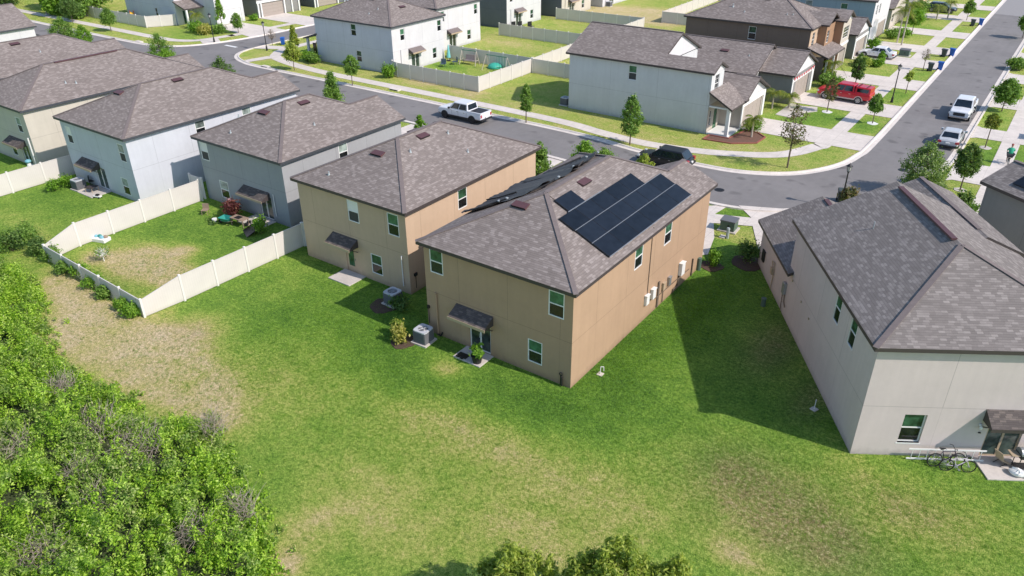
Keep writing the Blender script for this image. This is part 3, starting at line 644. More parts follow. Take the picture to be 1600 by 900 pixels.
# rumpled black pool heating mat on the west slope
rng = np.random.default_rng(3)
def mat_piece(pts_y, xlo, xhi, seed):
    r = np.random.default_rng(seed); ny_, nx_ = 46, 12; v = []; f = []
    for j in range(ny_+1):
        t = j/ny_; y = pts_y[0]+(pts_y[1]-pts_y[0])*t
        a = xlo(t); c_ = xhi(t)+.16*math.sin(9*t+seed)+.07*math.sin(31*t)
        for i in range(nx_+1):
            s_ = i/nx_; x = a+(c_-a)*s_
            z = 6.0+PT*(x+.3)+.07+.14*max(0, math.sin(t*14+seed+2.2*s_))*(.35+s_)+.05*math.sin(t*37+5*s_)**2+(.10 if s_ > .99 or s_ < .01 else 0)*max(0, math.sin(t*17+seed))
            v.append((x, y, z))
    for j in range(ny_):
        for i in range(nx_): a_ = j*(nx_+1)+i; f.append((a_, a_+1, a_+nx_+2, a_+nx_+1))
    return MB().add(v, f)
p_ = mat_piece((4.0,11.2), lambda t: -.50+.12*math.sin(6*t), lambda t: float(np.interp(t, [0,.05,.14,.32,.8,1], [.7,1.3,2.5,3.9,3.9,3.3])), 1).build('pool_mat', M['tarp'], h1, smooth=True)
p_ = mat_piece((9.6,14.8), lambda t: .1+2.0*t, lambda t: 3.9-1.0*t+.15*math.sin(5*t), 2).build('pool_mat', M['tarp'], h1, smooth=True)
s_ = p_.modifiers.new('s', 'SOLIDIFY'); s_.thickness = .03
b = MB(); zr_ = lambda x, y: 6.0+PT*(x+.3)+.2
for pa in ([(-.2,4.0),(.9,4.15),(1.4,4.6),(2.2,4.9)],[(-.3,6.3),(.8,6.0),(1.9,6.4)],[(3.6,5.4),(4.1,6.6),(3.8,7.6)],[(3.0,9.9),(3.9,11.2),(3.5,12.6)],[(1.2,11.5),(2.0,13.6)]):
    MB().path([(x, y, zr_(x, y)) for x, y in pa], .045, n=6).build('manifold_pipe', M['rubber'], h1)
b = MB()
for x, y in ((1.8,4.75),(2.2,5.0),(3.9,7.9),(3.4,10.4),(2.8,13.0),(3.3,13.6)): b.cbox(x, y, zr_(x, y)+.03, .12, .16, .06)
b.build('pipe_clamp', M['lead'], h1)
def shed_vents(h, W, ze, ov, lst):
    x1 = W+ov
    for side, x, y in lst:
        if side == 'E': roof_vent(h, x, y, ze+PT*(x1-x), (1,0))
        elif side == 'W': roof_vent(h, x, y, ze+PT*(x+ov), (-1,0))
        else: roof_vent(h, x, y, ze+PT*(y+ov), (0,-1))
def pipes(h, W, ze, ov, lst):
    for side, x, y in lst:
        z = ze+PT*{'E': W+ov-x, 'W': x+ov, 'N': y+ov}[side]; vent_pipe(h, x, y, z)
shed_vents(h1, 9.9, 6.0, .3, [('E',5.55,8.05)])
# services on the sunny wall
def box_on_wall(parent, name, x, ya, yb, za, zb, d, mat, lid=True):
    b = MB(); b.box(x+.004, ya, za, x+d, yb, zb)
    if lid: b.box(x+.002, ya-.03, zb, x+d+.04, yb+.03, zb+.05)
    return b.build(name, mat, parent, bevel=.01)
box_on_wall(h1, 'inverter_box', 9.9, 8.3, 8.68, 1.1, 1.72, .18, M['white']); box_on_wall(h1, 'inverter_box', 9.9, 9.1, 9.5, 1.15, 1.8, .2, M['white'])
box_on_wall(h1, 'meter_box', 9.9, 10.7, 11.0, 1.0, 1.5, .14, M['tanmetal']); box_on_wall(h1, 'meter_box', 9.9, 11.5, 11.8, 1.0, 1.55, .15, M['steel'])
box_on_wall(h1, 'battery_box', 9.9, 13.1, 13.6, 1.0, 1.85, .25, M['white'])
b = MB(); b.box(9.905,10.05,.1,9.98,10.25,1.9); b.path([(9.96,10.85,1.0),(9.96,10.85,.1)], .03); b.path([(9.96,13.2,.95),(9.96,13.0,.3),(9.96,12.4,.3),(9.96,12.4,.05)], .04); b.path([(9.96,9.8,.9),(9.96,14.8,.75)], .025)
b.path([(9.96,15.3,.05),(9.96,15.3,1.3)], .05); b.build('conduit', M['bark'], h1)
b = MB(); b.tube((10.0,16.4,0),(10.0,16.4,.9),.16,n=10); b.build('hose_reel', M['green'], h1)
# small things on the shaded wall
b = MB(); b.tube((.78,-.08,0),(.78,-.08,2.9),.055,n=8); b.build('downpipe', S_['tan'], h1)
b = MB(); b.path([(.12,-.05,1.7),(.12,-.05,.6)], .02); b.cbox(.12,-.06,1.75,.14,.1,.2); b.path([(.75,-.1,.12),(1.05,-.16,.12),(1.15,-.1,.35)], .05); b.build('cable_box', M['black'], h1)
b = MB(); 
for i in range(10):
    t = 2*math.pi*i/10; t2 = 2*math.pi*(i+1)/10; b.tube((9.35+.09*math.cos(t),-.1,.78+.09*math.sin(t)),(9.35+.09*math.cos(t2),-.1,.78+.09*math.sin(t2)),.028,n=5)
b.tube((9.35,-.1,.7),(9.35,-.1,.1),.05,n=6); b.tube((9.41,-.12,.6),(9.43,-.12,.05),.05,n=6); b.build('garden_hose', M['black'], h1)

# 2 sand house with the lit right wall
h2, P2, Q2 = rowhouse('sand_house', 'sand coloured two storey house directly left of the solar panelled house', -40.2, 30.9, 9.85, 14.3, 5.75, S_['tan2'], ze=5.9,
    back=[(4.75,3.95,.98,1.5,'white','screen'),(8.3,3.92,.95,1.52,'glass_up','glass'),(6.45,.6,.98,1.45,'glass_up','glass')], right=[(5.1,4.1,.95,1.4,'glass_up','glass')],
    bdoor=(4.05,4.95,.1,2.1), bd_kind='door', aw=(3.0,5.35,2.25), bay=None)
shed_vents(h2, 9.85, 5.9, .3, [('N',4.62,3.32),('E',5.55,6.75),('W',4.1,7.5)]); pipes(h2, 9.85, 5.9, .3, [('N',2.45,.77),('E',6.34,4.59),('E',6.11,8.78),('E',8.08,8.49)])
b = MB(); b.path([(9.3,-.06,.5),(9.3,-.06,2.6)], .035); b.path([(9.3,-.06,2.6),(9.3,-.0,2.68)],.04); b.build('vent_stack', M['white'], h2)
b = MB(); b.cbox(9.9,.5,1.3,.12,.25,.2); b.path([(9.9,.5,1.2),(9.9,.5,.3)], .02); b.build('cable_box', M['black'], h2)
# 3 slate blue house
h3, P3, Q3 = rowhouse('slate_house', 'slate grey two storey house with the fenced, cluttered back yard', -55.15, 33.3, 10.3, 12.8, 5.2, S_['blue'], ze=5.35,
    back=[(.25,3.45,.98,1.5,'white','screen'),(1.95,.55,1.1,1.5,'glass_pale','glass')], right=[(5.6,3.6,.95,1.4,'glass_pale','glass')],
    bdoor=(6.9,8.35,.06,2.0), aw=(5.2,8.3,1.95), bay=(4.2,10.6), fas='fascia_grey')
shed_vents(h3, 10.3, 5.35, .3, [('N',4.4,3.6),('E',5.9,6.4)]); pipes(h3, 10.3, 5.35, .3, [('N',2.4,2.6),('N',3.3,1.0),('E',8.3,5.2)])
b = MB(); b.path([(8.8,-.06,.6),(8.8,-.06,2.4)], .035); b.build('vent_stack', M['white'], h3)
# 4 white house, its blue shade put into the wall colour
h4, P4, Q4 = rowhouse('pale_house', 'white two storey house with blue shaded rear behind the long vinyl fence', -68.9, 29.35, 10.2, 17.2, 5.5, S_['white_shade'], ze=5.6,
    back=[(.65,3.4,.85,1.5,'white','screen'),(8.75,3.4,.9,1.5,'glass_pale','screen'),(7.9,.35,1.0,1.5,'glass_pale','glass')], right=[(6.2,4.0,.95,1.3,'glass_pale','glass'),(11.0,4.0,.95,1.3,'glass_pale','glass')],
    bdoor=(3.9,5.5,.06,2.0), aw=(2.2,4.9,2.0), bay=(4.6,10.5), fas='fascia_grey')
shed_vents(h4, 10.2, 5.6, .3, [('N',4.0,3.7),('E',5.7,8.2)])
# 5 cream house
h5, P5, Q5 = rowhouse('cream_house', 'cream and grey green two storey house at the left edge of the photo', -83.7, 28.6, 9.9, 18.2, 5.4, S_['cream'], ze=5.5,
    back=[(8.0,3.2,.9,1.4,'glass_pale','screen'),(5.2,.5,.9,1.4,'glass_pale','glass')], bdoor=(7.2,8.7,.06,2.0), aw=(5.6,8.5,2.0), bay=(4.9,10.3), fas='fascia_grey')
b = MB(); b.tube((9.5,-.08,.1),(9.5,-.08,2.9),.07,n=8); b.build('downpipe', M['white'], h5)
# 6 the next, only roof and a white side wall in view
h6, P6, Q6 = rowhouse('white_house', 'white walled house with grey brown roof at the top left edge', -124.9, 31.5, 10.0, 17.8, 5.1, S_['white'], ze=5.2, e1='gable', fas='fascia_grey')
gable_wall(h6, (10,17.8), (0,17.8), 5.1, S_['white'])
h6b, _, _ = rowhouse('sand_house', 'two storey house with dark ridge vent behind the cream house at the left edge', -97.4, 29.0, 10, 17.6, 5.4, S_['beige'], ze=5.5, bay=(4.6,10.2), fas='fascia_grey')
shed_vents(h6b, 10, 5.5, .3, [('E',5.6,8)]); pipes(h6b, 10, 5.5, .3, [('E',7.5,9.5)])
for h, xr, L0, L1, ze_ in ((h5, 4.95, 6.0, 12.3, 5.5),):
    b = MB(); zz = ze_+PT*(xr+.3)+.03; b.bar((xr+.12,L0,zz-.03),(xr+.12,L1,zz-.03),.3,.09); b.build('ridge_vent', M['vent'], h)
pipes(h5, 9.9, 5.5, .3, [('E',8.0,5.2),('E',8.3,6.0)])

# R: the greige house on the right, turned
RZ = R_(32.5)
hR = thing('greige_house', 'greige two storey house with long grey roof on the right, white bicycle side to the camera', 'house', (-3.17, 31.57, 0), RZ, None)
hR['label'] = 'large greige house with grey shingle roof at the right edge, lit rear wall'
W, L, zw, ze = 10.1, 12.8, 6.05, 6.2
b = MB(); hb = [(1.98,2.98,.78,2.42),(5.85,7.45,.1,2.2),(8.2,9.0,3.9,5.4)]; hl = [(L-3.2,L-2.4,4.2,5.8),(L-5.4,L-4.6,4.2,5.8)]
wall_face(b, (0,0), (W,0), 0, zw, hb); wall_face(b, (W,0), (W,L), 0, zw); wall_face(b, (W,L), (0,L), 0, zw); wall_face(b, (0,L), (0,0), 0, zw, hl)
b.build('wall', S_['greige'], hR)
window(hR, (0,0), (W,0), 1.98, 2.98, .78, 2.42, 'glass_up', 'glass', inset=.12, sill=True); window(hR, (0,0), (W,0), 8.2, 9.0, 3.9, 5.4, inset=.07, sill=True)
for s0_ in (L-3.2, L-5.4): window(hR, (0,L), (0,0), s0_, s0_+.8, 4.2, 5.8, 'glass_up', 'glass', inset=.03, sash='white')
patio_door(hR, (0,0), (W,0), 5.85, 7.45, .1, 2.2, inset=.07, sash='tanmetal')
awning(hR, (0,0), (W,0), 5.45, 8.0, 2.35, deep=.8, rise=.5, fas='fascia')
pl, cp, PR, QR = hip(-.3, -.3, W+.3, L+.3, ze, 'y', 'hip', 'gable')
rr = roof(hR, pl, [c_ for c_ in cp if c_[0] != PR or c_[1] != QR], 'shingle_shaded'); gable_wall(hR, (W+.15,L), (-.15,L), ze-.1, S_['greige'])
b = MB(); zz = ze+PT*5.35; b.bar((4.92,5.6,zz+.02),(4.92,12.2,zz+.02),.28,.10); b.build('ridge_vent', M['vent'], hR)
# front bay and the single storey wing
roof(hR, [[(6.4,17.6,6.2),(8.55,17.6,7.17),(8.55,9.0,7.17),(6.4,9.0,6.2)],[(10.7,17.6,6.2),(10.7,9.0,6.2),(8.55,9.0,7.17),(8.55,17.6,7.17)]], [((8.55,17.6,7.17),(8.55,10,7.17))], 'shingle_shaded', name='bay_roof')
b = MB(); wall_face(b, (W,L+.01), (W,17.2), 0, 6.05); wall_face(b, (W,17.2), (6.7,17.2), 0, 6.05, [(1,2.4,3.6,5.2)]); wall_face(b, (6.7,17.2), (6.7,L+.01), 0, 6.05); b.build('bay_wall', S_['greige'], hR)
window(hR, (W,17.2), (6.7,17.2), 1, 2.4, 3.6, 5.2, grid=True); gable_wall(hR, (W+.1,17.2), (6.8,17.2), 6.0, S_['greige'])
roof(hR, [[(-.32,12.0,3.15),(3.6,12.0,4.9),(3.6,19.75,4.9),(-.32,19.75,3.15)],[(7.5,12.9,3.15),(7.5,19.75,3.15),(3.6,19.75,4.9),(3.6,12.9,4.9)]], [], 'shingle_shaded', name='wing_roof')
b = MB(); b.bar((3.68,16.6,4.9),(3.68,19.2,4.9),.28,.1); b.build('ridge_vent', M['vent'], hR)
b = MB(); wall_face(b, (7.2,L+.01), (7.2,19.4), 0, 3.2); wall_face(b, (7.2,19.4), (.02,19.4), 0, 3.2, [(1,6.2,0,2.2)]); wall_face(b, (.02,19.4), (.02,L+.01), 0, 3.2); b.build('wing_wall', S_['greige'], hR)
gable_wall(hR, (7.4,19.4), (-.1,19.4), 3.1, S_['greige']); garage_door(hR, (7.2,19.4), (.02,19.4), 1, 6.2, 2.2, M['white'])
d_ = MB(); d_.tube((2.6,9.1,ze+PT*2.9-.05),(2.6,9.1,ze+PT*2.9+.4),.03,n=8); d_.build('vent_pipe', M['lead'], hR)
b = MB(); b.cbox(-.1,12.9,1.7,.18,.4,.75); b.build('battery_box', M['steel'], hR, bevel=.02)
b = MB(); b.path([(-.06,12.7,1.35),(-.06,12.6,.9),(-.1,12.2,.75)], .03); b.path([(-.06,13.1,1.3),(-.06,13.0,.1)], .025); b.build('conduit', M['bark'], hR)
b = MB(); b.cbox(-.08,15.8,1.35,.14,.34,.45); b.path([(-.05,15.95,1.6),(-.05,16.1,1.9),(-.05,15.6,2.0),(-.05,15.5,1.0),(-.05,15.6,.1)], .03); b.build('meter_box', M['tanmetal'], hR)
b = MB(); b.cbox(-.05,18.2,1.2,.08,.5,.8); b.build('louvre', M['black'], hR)
b = MB(); b.blob((5.42,-.13,1.87),.07,.07,.11); b.cbox(5.42,-.04,1.98,.12,.08,.1); b.build('wall_light', M['white'], hR, smooth=True)
b = MB(); b.cbox(5.5,-.03,1.52,.1,.06,.05); b.build('socket_cover', M['black'], hR)
for y, z in ((11.9,2.75),(9.9,2.5),(8.3,2.35)):
    b = MB(); b.cbox(-.03,y,z,.06,.1,.1); b.build('wall_vent', M['tanmetal'], hR)
# next house on the right edge, with its own solar panels
h8, P8, Q8 = rowhouse('grey_house', 'dark grey house with solar panels cut by the right edge of the photo', 10.84, 46.4, 9.6, 16.0, 5.85, S_['grey'], rz=R_(53.6), ze=6.0, bay=(-.3,4.6), garage=False, roofmat='shingle_shaded')
for xa, xb, ya, yb in ((.35,1.4,6.5,14.6),(1.45,2.5,6.5,14.6),(2.55,3.6,6.5,12.9)):
    zf = lambda x: 6.0+PT*(x+.3)+.12; n = 4
    for i in range(n):
        a, c_ = ya+(yb-ya)*i/n+.01, ya+(yb-ya)*(i+1)/n-.01
        v = [(xa,a,zf(xa)),(xb,a,zf(xb)),(xb,c_,zf(xb)),(xa,c_,zf(xa))]; v2 = [(p[0]+.016,p[1],p[2]-.038) for p in v]
        f_ = MB().add(v+v2, [(0,1,2,3),(7,6,5,4),(0,4,5,1),(1,5,6,2),(2,6,7,3),(3,7,4,0)]).build('solar_panel', M['black'], h8)
        MB().add([(p[0],p[1],p[2]+.003) for p in [(xa+.02,a+.02,zf(xa+.02)),(xb-.02,a+.02,zf(xb-.02)),(xb-.02,c_-.02,zf(xb-.02)),(xa+.02,c_-.02,zf(xa+.02))]], [(0,1,2,3)]).build('solar_cells', M['pv'], f_)

# ---- houses across the side street: plan axes along the grid, front towards +x (street A)
def sideface(name, label, x0, y0, x1, y1, zw, wmat, polys, caps=(), south=(), east=(), north=(), west=(), sgl=None, roofmat='shingle', fas='fascia', group='houses across the side street', grid=False, eastmat=None):
    """generic box house given in site coordinates; windows (s,z0,w,h,up,lo) run along each wall from its left end seen from outside"""
    t = thing(name, label, 'house', (x0, y0, 0), 0, group); W, L = x1-x0, y1-y0
    fl = {'s': ((0,0),(W,0),south), 'e': ((W,0),(W,L),east), 'n': ((W,L),(0,L),north), 'w': ((0,L),(0,0),west)}
    b = MB(); be = MB()
    for k_, (a, c_, wn) in fl.items(): wall_face(be if (k_ == 'e' and eastmat) else b, a, c_, 0, zw, [(s, s+w_, z, z+h) for s, z, w_, h, *_ in wn])
    b.build('wall', wmat, t)
    if eastmat: be.build('wall', eastmat, t)
    for k_, (a, c_, wn) in fl.items():
        for s, z, w_, h, *kk in wn:
            if kk and kk[0] == 'slider': patio_door(t, a, c_, s, s+w_, z, z+h)
            elif kk and kk[0] == 'garage': garage_door(t, a, c_, s, s+w_, z+h, M['garage'])
            else: window(t, a, c_, s, s+w_, z, z+h, *(kk[:2]), grid=grid and k_ == 'e')
    roof(t, [[(p[0]-x0, p[1]-y0, p[2]) for p in q] for q in polys], [[(p[0]-x0, p[1]-y0, p[2]) for p in q] for q in caps], roofmat, fas)
    return t
M['garage'] = plain('garage_door_taupe', (.36, .31, .27), .6, .05)
def gbl(t, a, b_, z, m, x0, y0): gable_wall(t, (a[0]-x0,a[1]-y0), (b_[0]-x0,b_[1]-y0), z, m)
def rel(t, polys, caps=(), **k):
    o = t.location; return roof(t, [[(p[0]-o.x, p[1]-o.y, p[2]) for p in q] for q in polys], [[(p[0]-o.x, p[1]-o.y, p[2]) for p in q] for q in caps], **k)
# W: white-grey corner house
ya, yb = 72.4, 82.4; z6 = 6.15; ym = (ya+yb)/2; zr = z6+PT*(ym-ya+.3)
pl = [[(-44.6,ya-.3,z6),(-27.6,ya-.3,z6),(-27.6,ya+1.55,z6+PT*1.85),(-33.5,ya+1.55,z6+PT*1.85),(-33.5,ym,zr),(-44.6,ym,zr)],
      [(-44.6,yb+.3,z6),(-44.6,ym,zr),(-33.5,ym,zr),(-33.5,yb+.3,z6)], [(-27.6,ya+3.4,z6),(-33.5,ya+3.4,z6),(-33.5,ya+1.55,z6+PT*1.85),(-27.6,ya+1.55,z6+PT*1.85)]]
hW = sideface('white_grey_house', 'light grey two storey corner house with a tree before its long wall', -44.25, ya, -33.8, yb, 6.0, S_['whitegrey'], pl, [((-44.5,ym,zr),(-33.5,ym,zr))],
    south=[(7.2,4.2,.95,1.5,'glass_up','screen'),(7.25,1.0,.95,1.45,'glass_up','screen')])
ox, oy = -44.25, ya
b = MB(); wall_face(b, (10.452,0), (16.35,0), 0, 6.0, [(15.2-10.45,15.9-10.45,.6,2.3)] if 0 else []); wall_face(b, (16.35,0), (16.35,3.1), 2.9, 6.0, [(.95,2.0,3.9,5.7)]); wall_face(b, (16.35,3.1), (10.46,3.1), 0, 6.0); b.build('bay_wall', S_['whitegrey'], hW)
window(hW, (16.35,0), (16.35,3.1), .95, 2.0, 3.9, 5.7, 'glass', 'glass', grid=True)
gbl(hW, (-27.85,ya-.1), (-27.85,ya+3.2), 6.0, S_['white'], ox, oy); gbl(hW, (-33.75,ya+.2), (-33.75,yb), 6.1, S_['white'], ox, oy); gbl(hW, (-44.2,yb), (-44.2,ya), 6.0, S_['whitegrey'], ox, oy)
# single storey front with porch and garage gable
b = MB(); wall_face(b, (10.46,3.11), (16.2,3.11), 0, 3.0) if 0 else None
wall_face(b, (16.35,3.3), (18.6,3.3), 0, 2.9); wall_face(b, (18.6,3.3), (18.6,9.9), 0, 2.9, [(.9,5.9,0,2.25)]); wall_face(b, (18.6,9.9), (10.46,9.9), 0, 2.9); wall_face(b, (16.35,0.05), (16.35,3.3), 0, 2.9, [(.5,1.0,.7,2.2),(1.6,2.5,.03,2.15)])
b.build('front_wall', S_['beige'], hW); garage_door(hW, (18.6,3.3), (18.6,9.9), .9, 5.9, 2.25, M['garage'])
window(hW, (16.35,.05), (16.35,3.3), .5, 1.0, .7, 2.2, 'glass', 'glass'); b = MB(); b.box(16.25,1.65,.03,16.3,2.55,2.15); d_ = b.build('door', M['glass_up'], hW)
b = MB(); b.box(16.4,.0,.0,18.7,3.25,.14); b.build('porch_floor', M['white'], hW); b = MB()
b.box(18.25,.02,.14,18.6,.34,2.75); b.build('porch_post', M['white'], hW); MB().box(18.62,3.2,.0,18.72,3.5,2.8).build('corner_trim', M['white'], hW); MB().box(18.62,9.4,.0,18.72,9.9,2.8).build('corner_trim', M['white'], hW); MB().box(16.4,.02,2.75,18.6,.2,2.9).build('porch_beam', M['white'], hW)
b = MB(); b.box(18.61,3.3,2.25,18.68,9.9,2.85); b.build('door_header', M['white'], hW)
rel(hW, [[(-27.86,ya-.35,4.35),(-25.35,ya-.35,2.95),(-25.35,ya+4.4,2.95),(-27.86,ya+4.4,4.35)],[(-33.6,ya+3.15,3.9),(-25.2,ya+3.15,3.02),(-25.2,ym+1.5,4.75),(-33.6,ym+1.5,4.75)],[(-33.6,ym+1.5,4.75),(-25.2,ym+1.5,4.75),(-25.2,yb+.2,3.05),(-33.6,yb+.2,3.05)]], [((-27.8,ym+1.5,4.75),(-25.2,ym+1.5,4.75))], name='front_roof')
gbl(hW, (-25.65,ya+3.2), (-25.65,yb-.0), 2.9, S_['white'], ox, oy)
# the second storey set back block of W
# W2: single storey grey house
ya, yb = 85.6, 95.8; z3 = 3.25; ym = 90.5; zr = z3+PT*5.1
h = sideface('low_grey_house', 'single storey grey house with garage gable between the light grey and the brown houses', -42.5, ya, -28.2, yb, 3.1, S_['grey'],
    [[(-42.8,ya-.3,z3),(-27.9,ya-.3,z3),(-27.9,ym,zr+.1),(-42.8,ym,zr+.1)],[(-42.8,yb+.3,z3),(-42.8,ym,zr+.1),(-27.9,ym,zr+.1),(-27.9,yb+.3,z3)]], [((-42.8,ym,zr+.1),(-27.9,ym,zr+.1))])
rel(h, [[(-29,87.2,3.3),(-24.1,87.2,3.3),(-24.1,91.6,5.2),(-29,91.6,5.2)],[(-29,95.9,3.3),(-29,91.6,5.2),(-24.1,91.6,5.2),(-24.1,95.9,3.3)]], [((-28,91.6,5.2),(-24.1,91.6,5.2))], name='front_roof')
b = MB(); o_ = lambda x, y: (x+42.5, y-ya); wall_face(b, o_(-28.2,87.5), o_(-24.4,87.5), 0, 3.1); wall_face(b, o_(-24.4,87.5), o_(-24.4,95.6), 0, 3.1, [(1.4,6.4,0,2.3)]); wall_face(b, o_(-24.4,95.6), o_(-28.2,95.6), 0, 3.1); b.build('front_wall', S_['grey'], h)
garage_door(h, o_(-24.4,87.5), o_(-24.4,95.6), 1.4, 6.4, 2.3, M['garage']); gbl(h, (-24.4,87.5), (-24.4,95.7), 3.1, S_['white'], -42.5, ya)
gbl(h, (-28.2,ya), (-28.2,yb), 3.1, S_['white'], -42.5, ya)
b = MB(); b.box(18.11,1.9,2.4,18.17,9.9,2.75); b.box(18.11,1.9,0,18.17,2.3,2.4); b.box(18.11,9.2,0,18.17,9.9,2.4); b.build('door_header', M['white'], h)
roof_vent(h, 9.5, 3.0, z3+PT*3.3, (0,-1)); pipes(h, 0, 0, 0, []); vent_pipe(h, 12.6, 2.6, z3+PT*2.9)
M['bunting'] = plain('bunting_red', (.45, .05, .07), .8)
b = MB()
for i in range(9): b.add([(18.2,2.2+i*.85,2.9-.1*math.sin(i*.4)),(18.2,2.9+i*.85,2.9-.1*math.sin(i*.4)),(18.2,2.55+i*.85,2.5)], [(0,1,2)])
bo = b.build('bunting', M['bunting'], loc=(-42.5, ya, 0)); tag(bo, 'red pennant bunting hung over the garage of the low grey house', 'bunting'); bo.modifiers.new('s', 'SOLIDIFY').thickness = .01
# Br: brown two storey
ya, yb = 99.8, 110.2; z6 = 6.1; ym = 105; zr = z6+PT*5.5
plh = hip(-43.3, ya-.3, -26.3, yb+.3, z6, 'x', 'hip', 'hip')
h = sideface('brown_house', 'dark brown two storey house at the top centre right, orange brown front bays', -43, ya, -26.6, yb, 6.0, S_['brown'], plh[0], plh[1], south=[(8.6,4.0,1.0,1.6,'glass_up','glass')], east=[(1.0,3.6,1.0,1.8,'glass','glass')], eastmat=S_['tan2'], grid=True)
rel(h, [[(-30,102.8,6.13),(-25.3,102.8,6.13),(-25.3,105.3,7.3),(-30,105.3,7.3)],[(-30,108,6.13),(-30,105.3,7.3),(-25.3,105.3,7.3),(-25.3,108,6.13)],[(-30,106.6,6.16),(-24.2,106.6,6.16),(-24.2,108.8,7.2),(-30,108.8,7.2)],[(-30,111,6.16),(-30,108.8,7.2),(-24.2,108.8,7.2),(-24.2,111,6.16)]], name='bay_roof')
b = MB(); o_ = lambda x, y: (x+43, y-ya); wall_face(b, o_(-26.6,103), o_(-25.6,103), 2.6, 6.0); wall_face(b, o_(-25.6,103), o_(-25.6,106.8), 2.6, 6.0, [(.6,1.6,3.8,5.3)]); wall_face(b, o_(-25.6,106.8), o_(-24.6,106.8), 0, 6.0); b.build('bay_wall', S_['brown2'], h); b = MB(); wall_face(b, o_(-24.6,110.7), o_(-26.6,110.7), 0, 6.0); b.build('bay_wall', S_['brown2'], h)
b = MB(); wall_face(b, o_(-24.6,106.8), o_(-24.6,110.7), 0, 6.0, [(.7,3.2,3.7,5.2),(.5,3.4,.03,2.2)]); b.build('front_wall', S_['beige'], h); gbl(h, (-24.6,106.8), (-24.6,110.8), 6.0, S_['white'], -43, ya)
window(h, o_(-24.6,106.8), o_(-24.6,110.7), .7, 3.2, 3.7, 5.2, 'glass', 'glass', grid=True); window(h, o_(-25.6,103), o_(-25.6,107), .6, 1.6, 3.8, 5.3, 'glass', 'glass', grid=True); garage_door(h, o_(-24.6,106.8), o_(-24.6,110.7), .5, 3.4, 2.2, M['garage'])
b = MB(); b.box(18.41,7.1,2.9,18.5,10.8,3.2); b.build('trim_band', M['white'], h)
rel(h, [[(-26.6,99.4,3.9),(-23.9,99.4,2.95),(-23.9,106.8,2.95),(-26.6,106.8,3.9)]], name='porch_roof')
MB().box(18.8,-.1,0,19.0,.1,2.8).build('porch_post', M['white'], h); MB().box(18.75,3.1,0,18.95,3.3,2.8).build('porch_post', M['white'], h); b = MB(); b.box(16.41,-.35,0,18.6,-.15,2.9); b.build('porch_wall', S_['brown'], h)
roof_vent(h, 8.9, 4.6, z6+PT*4.85, (0,-1)); vent_pipe(h, 7.2, 1.6, z6+PT*1.9); vent_pipe(h, 5.3, 2.4, z6+PT*2.7, .07, .4); vent_pipe(h, 12.6, 1.9, z6+PT*2.1); vent_pipe(h, 13.3, 2.0, z6+PT*2.2)
# G3 single storey with garage gable
ya, yb = 113, 122.6; ym = 117.8; zr = 3.25+PT*5.1
h = sideface('taupe_house', 'single storey taupe house with garage gable behind the white car on a driveway', -42, ya, -28.5, yb, 3.1, S_['grey'], [[(-42.3,ya-.3,3.25),(-28.2,ya-.3,3.25),(-28.2,ym,zr),(-42.3,ym,zr)],[(-42.3,yb+.3,3.25),(-42.3,ym,zr),(-28.2,ym,zr),(-28.2,yb+.3,3.25)]], [((-42.3,ym,zr),(-28.2,ym,zr))])
rel(h, [[(-30,113.8,3.3),(-24.1,113.8,3.3),(-24.1,117.6,5.0),(-30,117.6,5.0)],[(-30,121.4,3.3),(-30,117.6,5.0),(-24.1,117.6,5.0),(-24.1,121.4,3.3)]], [((-29,117.6,5),(-24.1,117.6,5))], name='front_roof')
b = MB(); o_ = lambda x, y: (x+42, y-ya); wall_face(b, o_(-28.5,114.1), o_(-24.4,114.1), 0, 3.1); wall_face(b, o_(-24.4,114.1), o_(-24.4,121.1), 0, 3.1, [(1,6,0,2.3)]); wall_face(b, o_(-24.4,121.1), o_(-28.5,121.1), 0, 3.1); b.build('front_wall', S_['grey'], h)
garage_door(h, o_(-24.4,114.1), o_(-24.4,121.1), 1, 6, 2.3, M['garage']); gbl(h, (-24.4,114.1), (-24.4,121.1), 3.1, S_['white'], -42, ya); gbl(h, (-28.5,ya), (-28.5,yb), 3.1, S_['grey'], -42, ya)
b = MB(); b.box(17.61,1.1,2.3,17.68,8.1,2.65); b.box(17.61,1.1,0,17.68,1.6,2.3); b.box(17.61,7.7,0,17.68,8.1,2.3); b.build('door_header', M['white'], h)
# Blue two storey
ya, yb = 125.2, 135.4
pb = hip(-43.3, ya-.3, -24.7, yb+.3, 6.1, 'x', 'hip', 'gable')
h = sideface('blue_house', 'blue grey two storey house cut by the top edge beside the driveways', -43, ya, -25, yb, 6.0, S_['skyblue'], pb[0], pb[1], south=[(8.0,3.6,1.1,1.8,'glass_pale','screen'),(13.2,3.8,1.0,1.6,'glass_up','glass')], east=[(1.2,3.9,.9,1.4,'glass','glass'),(3.0,3.9,.9,1.4,'glass','glass'),(4.6,0,4.8,2.3,'garage')], grid=True, eastmat=S_['white'])
gbl(h, (-25,ya), (-25,yb), 6.0, S_['white'], -43, ya)
for i, (ya, L_, col, two, lb) in enumerate(((138.5, 10, 'beige', 0, 'beige single storey house beyond the blue grey one, top edge'), (151, 10, 'grey', 1, 'grey two storey house beyond the palms, top edge'), (165, 10, 'tan2', 1, 'sand two storey house farthest along the big road'))):
    zz = 6.0 if two else 3.1; pb = hip(-43.3, ya-.3, -24.7, ya+L_+.3, zz+.1, 'x', 'hip', 'gable')
    h = sideface('roadside_house', lb, -43, ya, -25, ya+L_, zz, S_[col], pb[0], pb[1], east=[(4.6,0,4.8,2.3,'garage'),(1.0,.9,1.2,1.3,'glass','glass')]); gbl(h, (-25,ya), (-25,ya+L_), zz, S_[col], -43, ya)

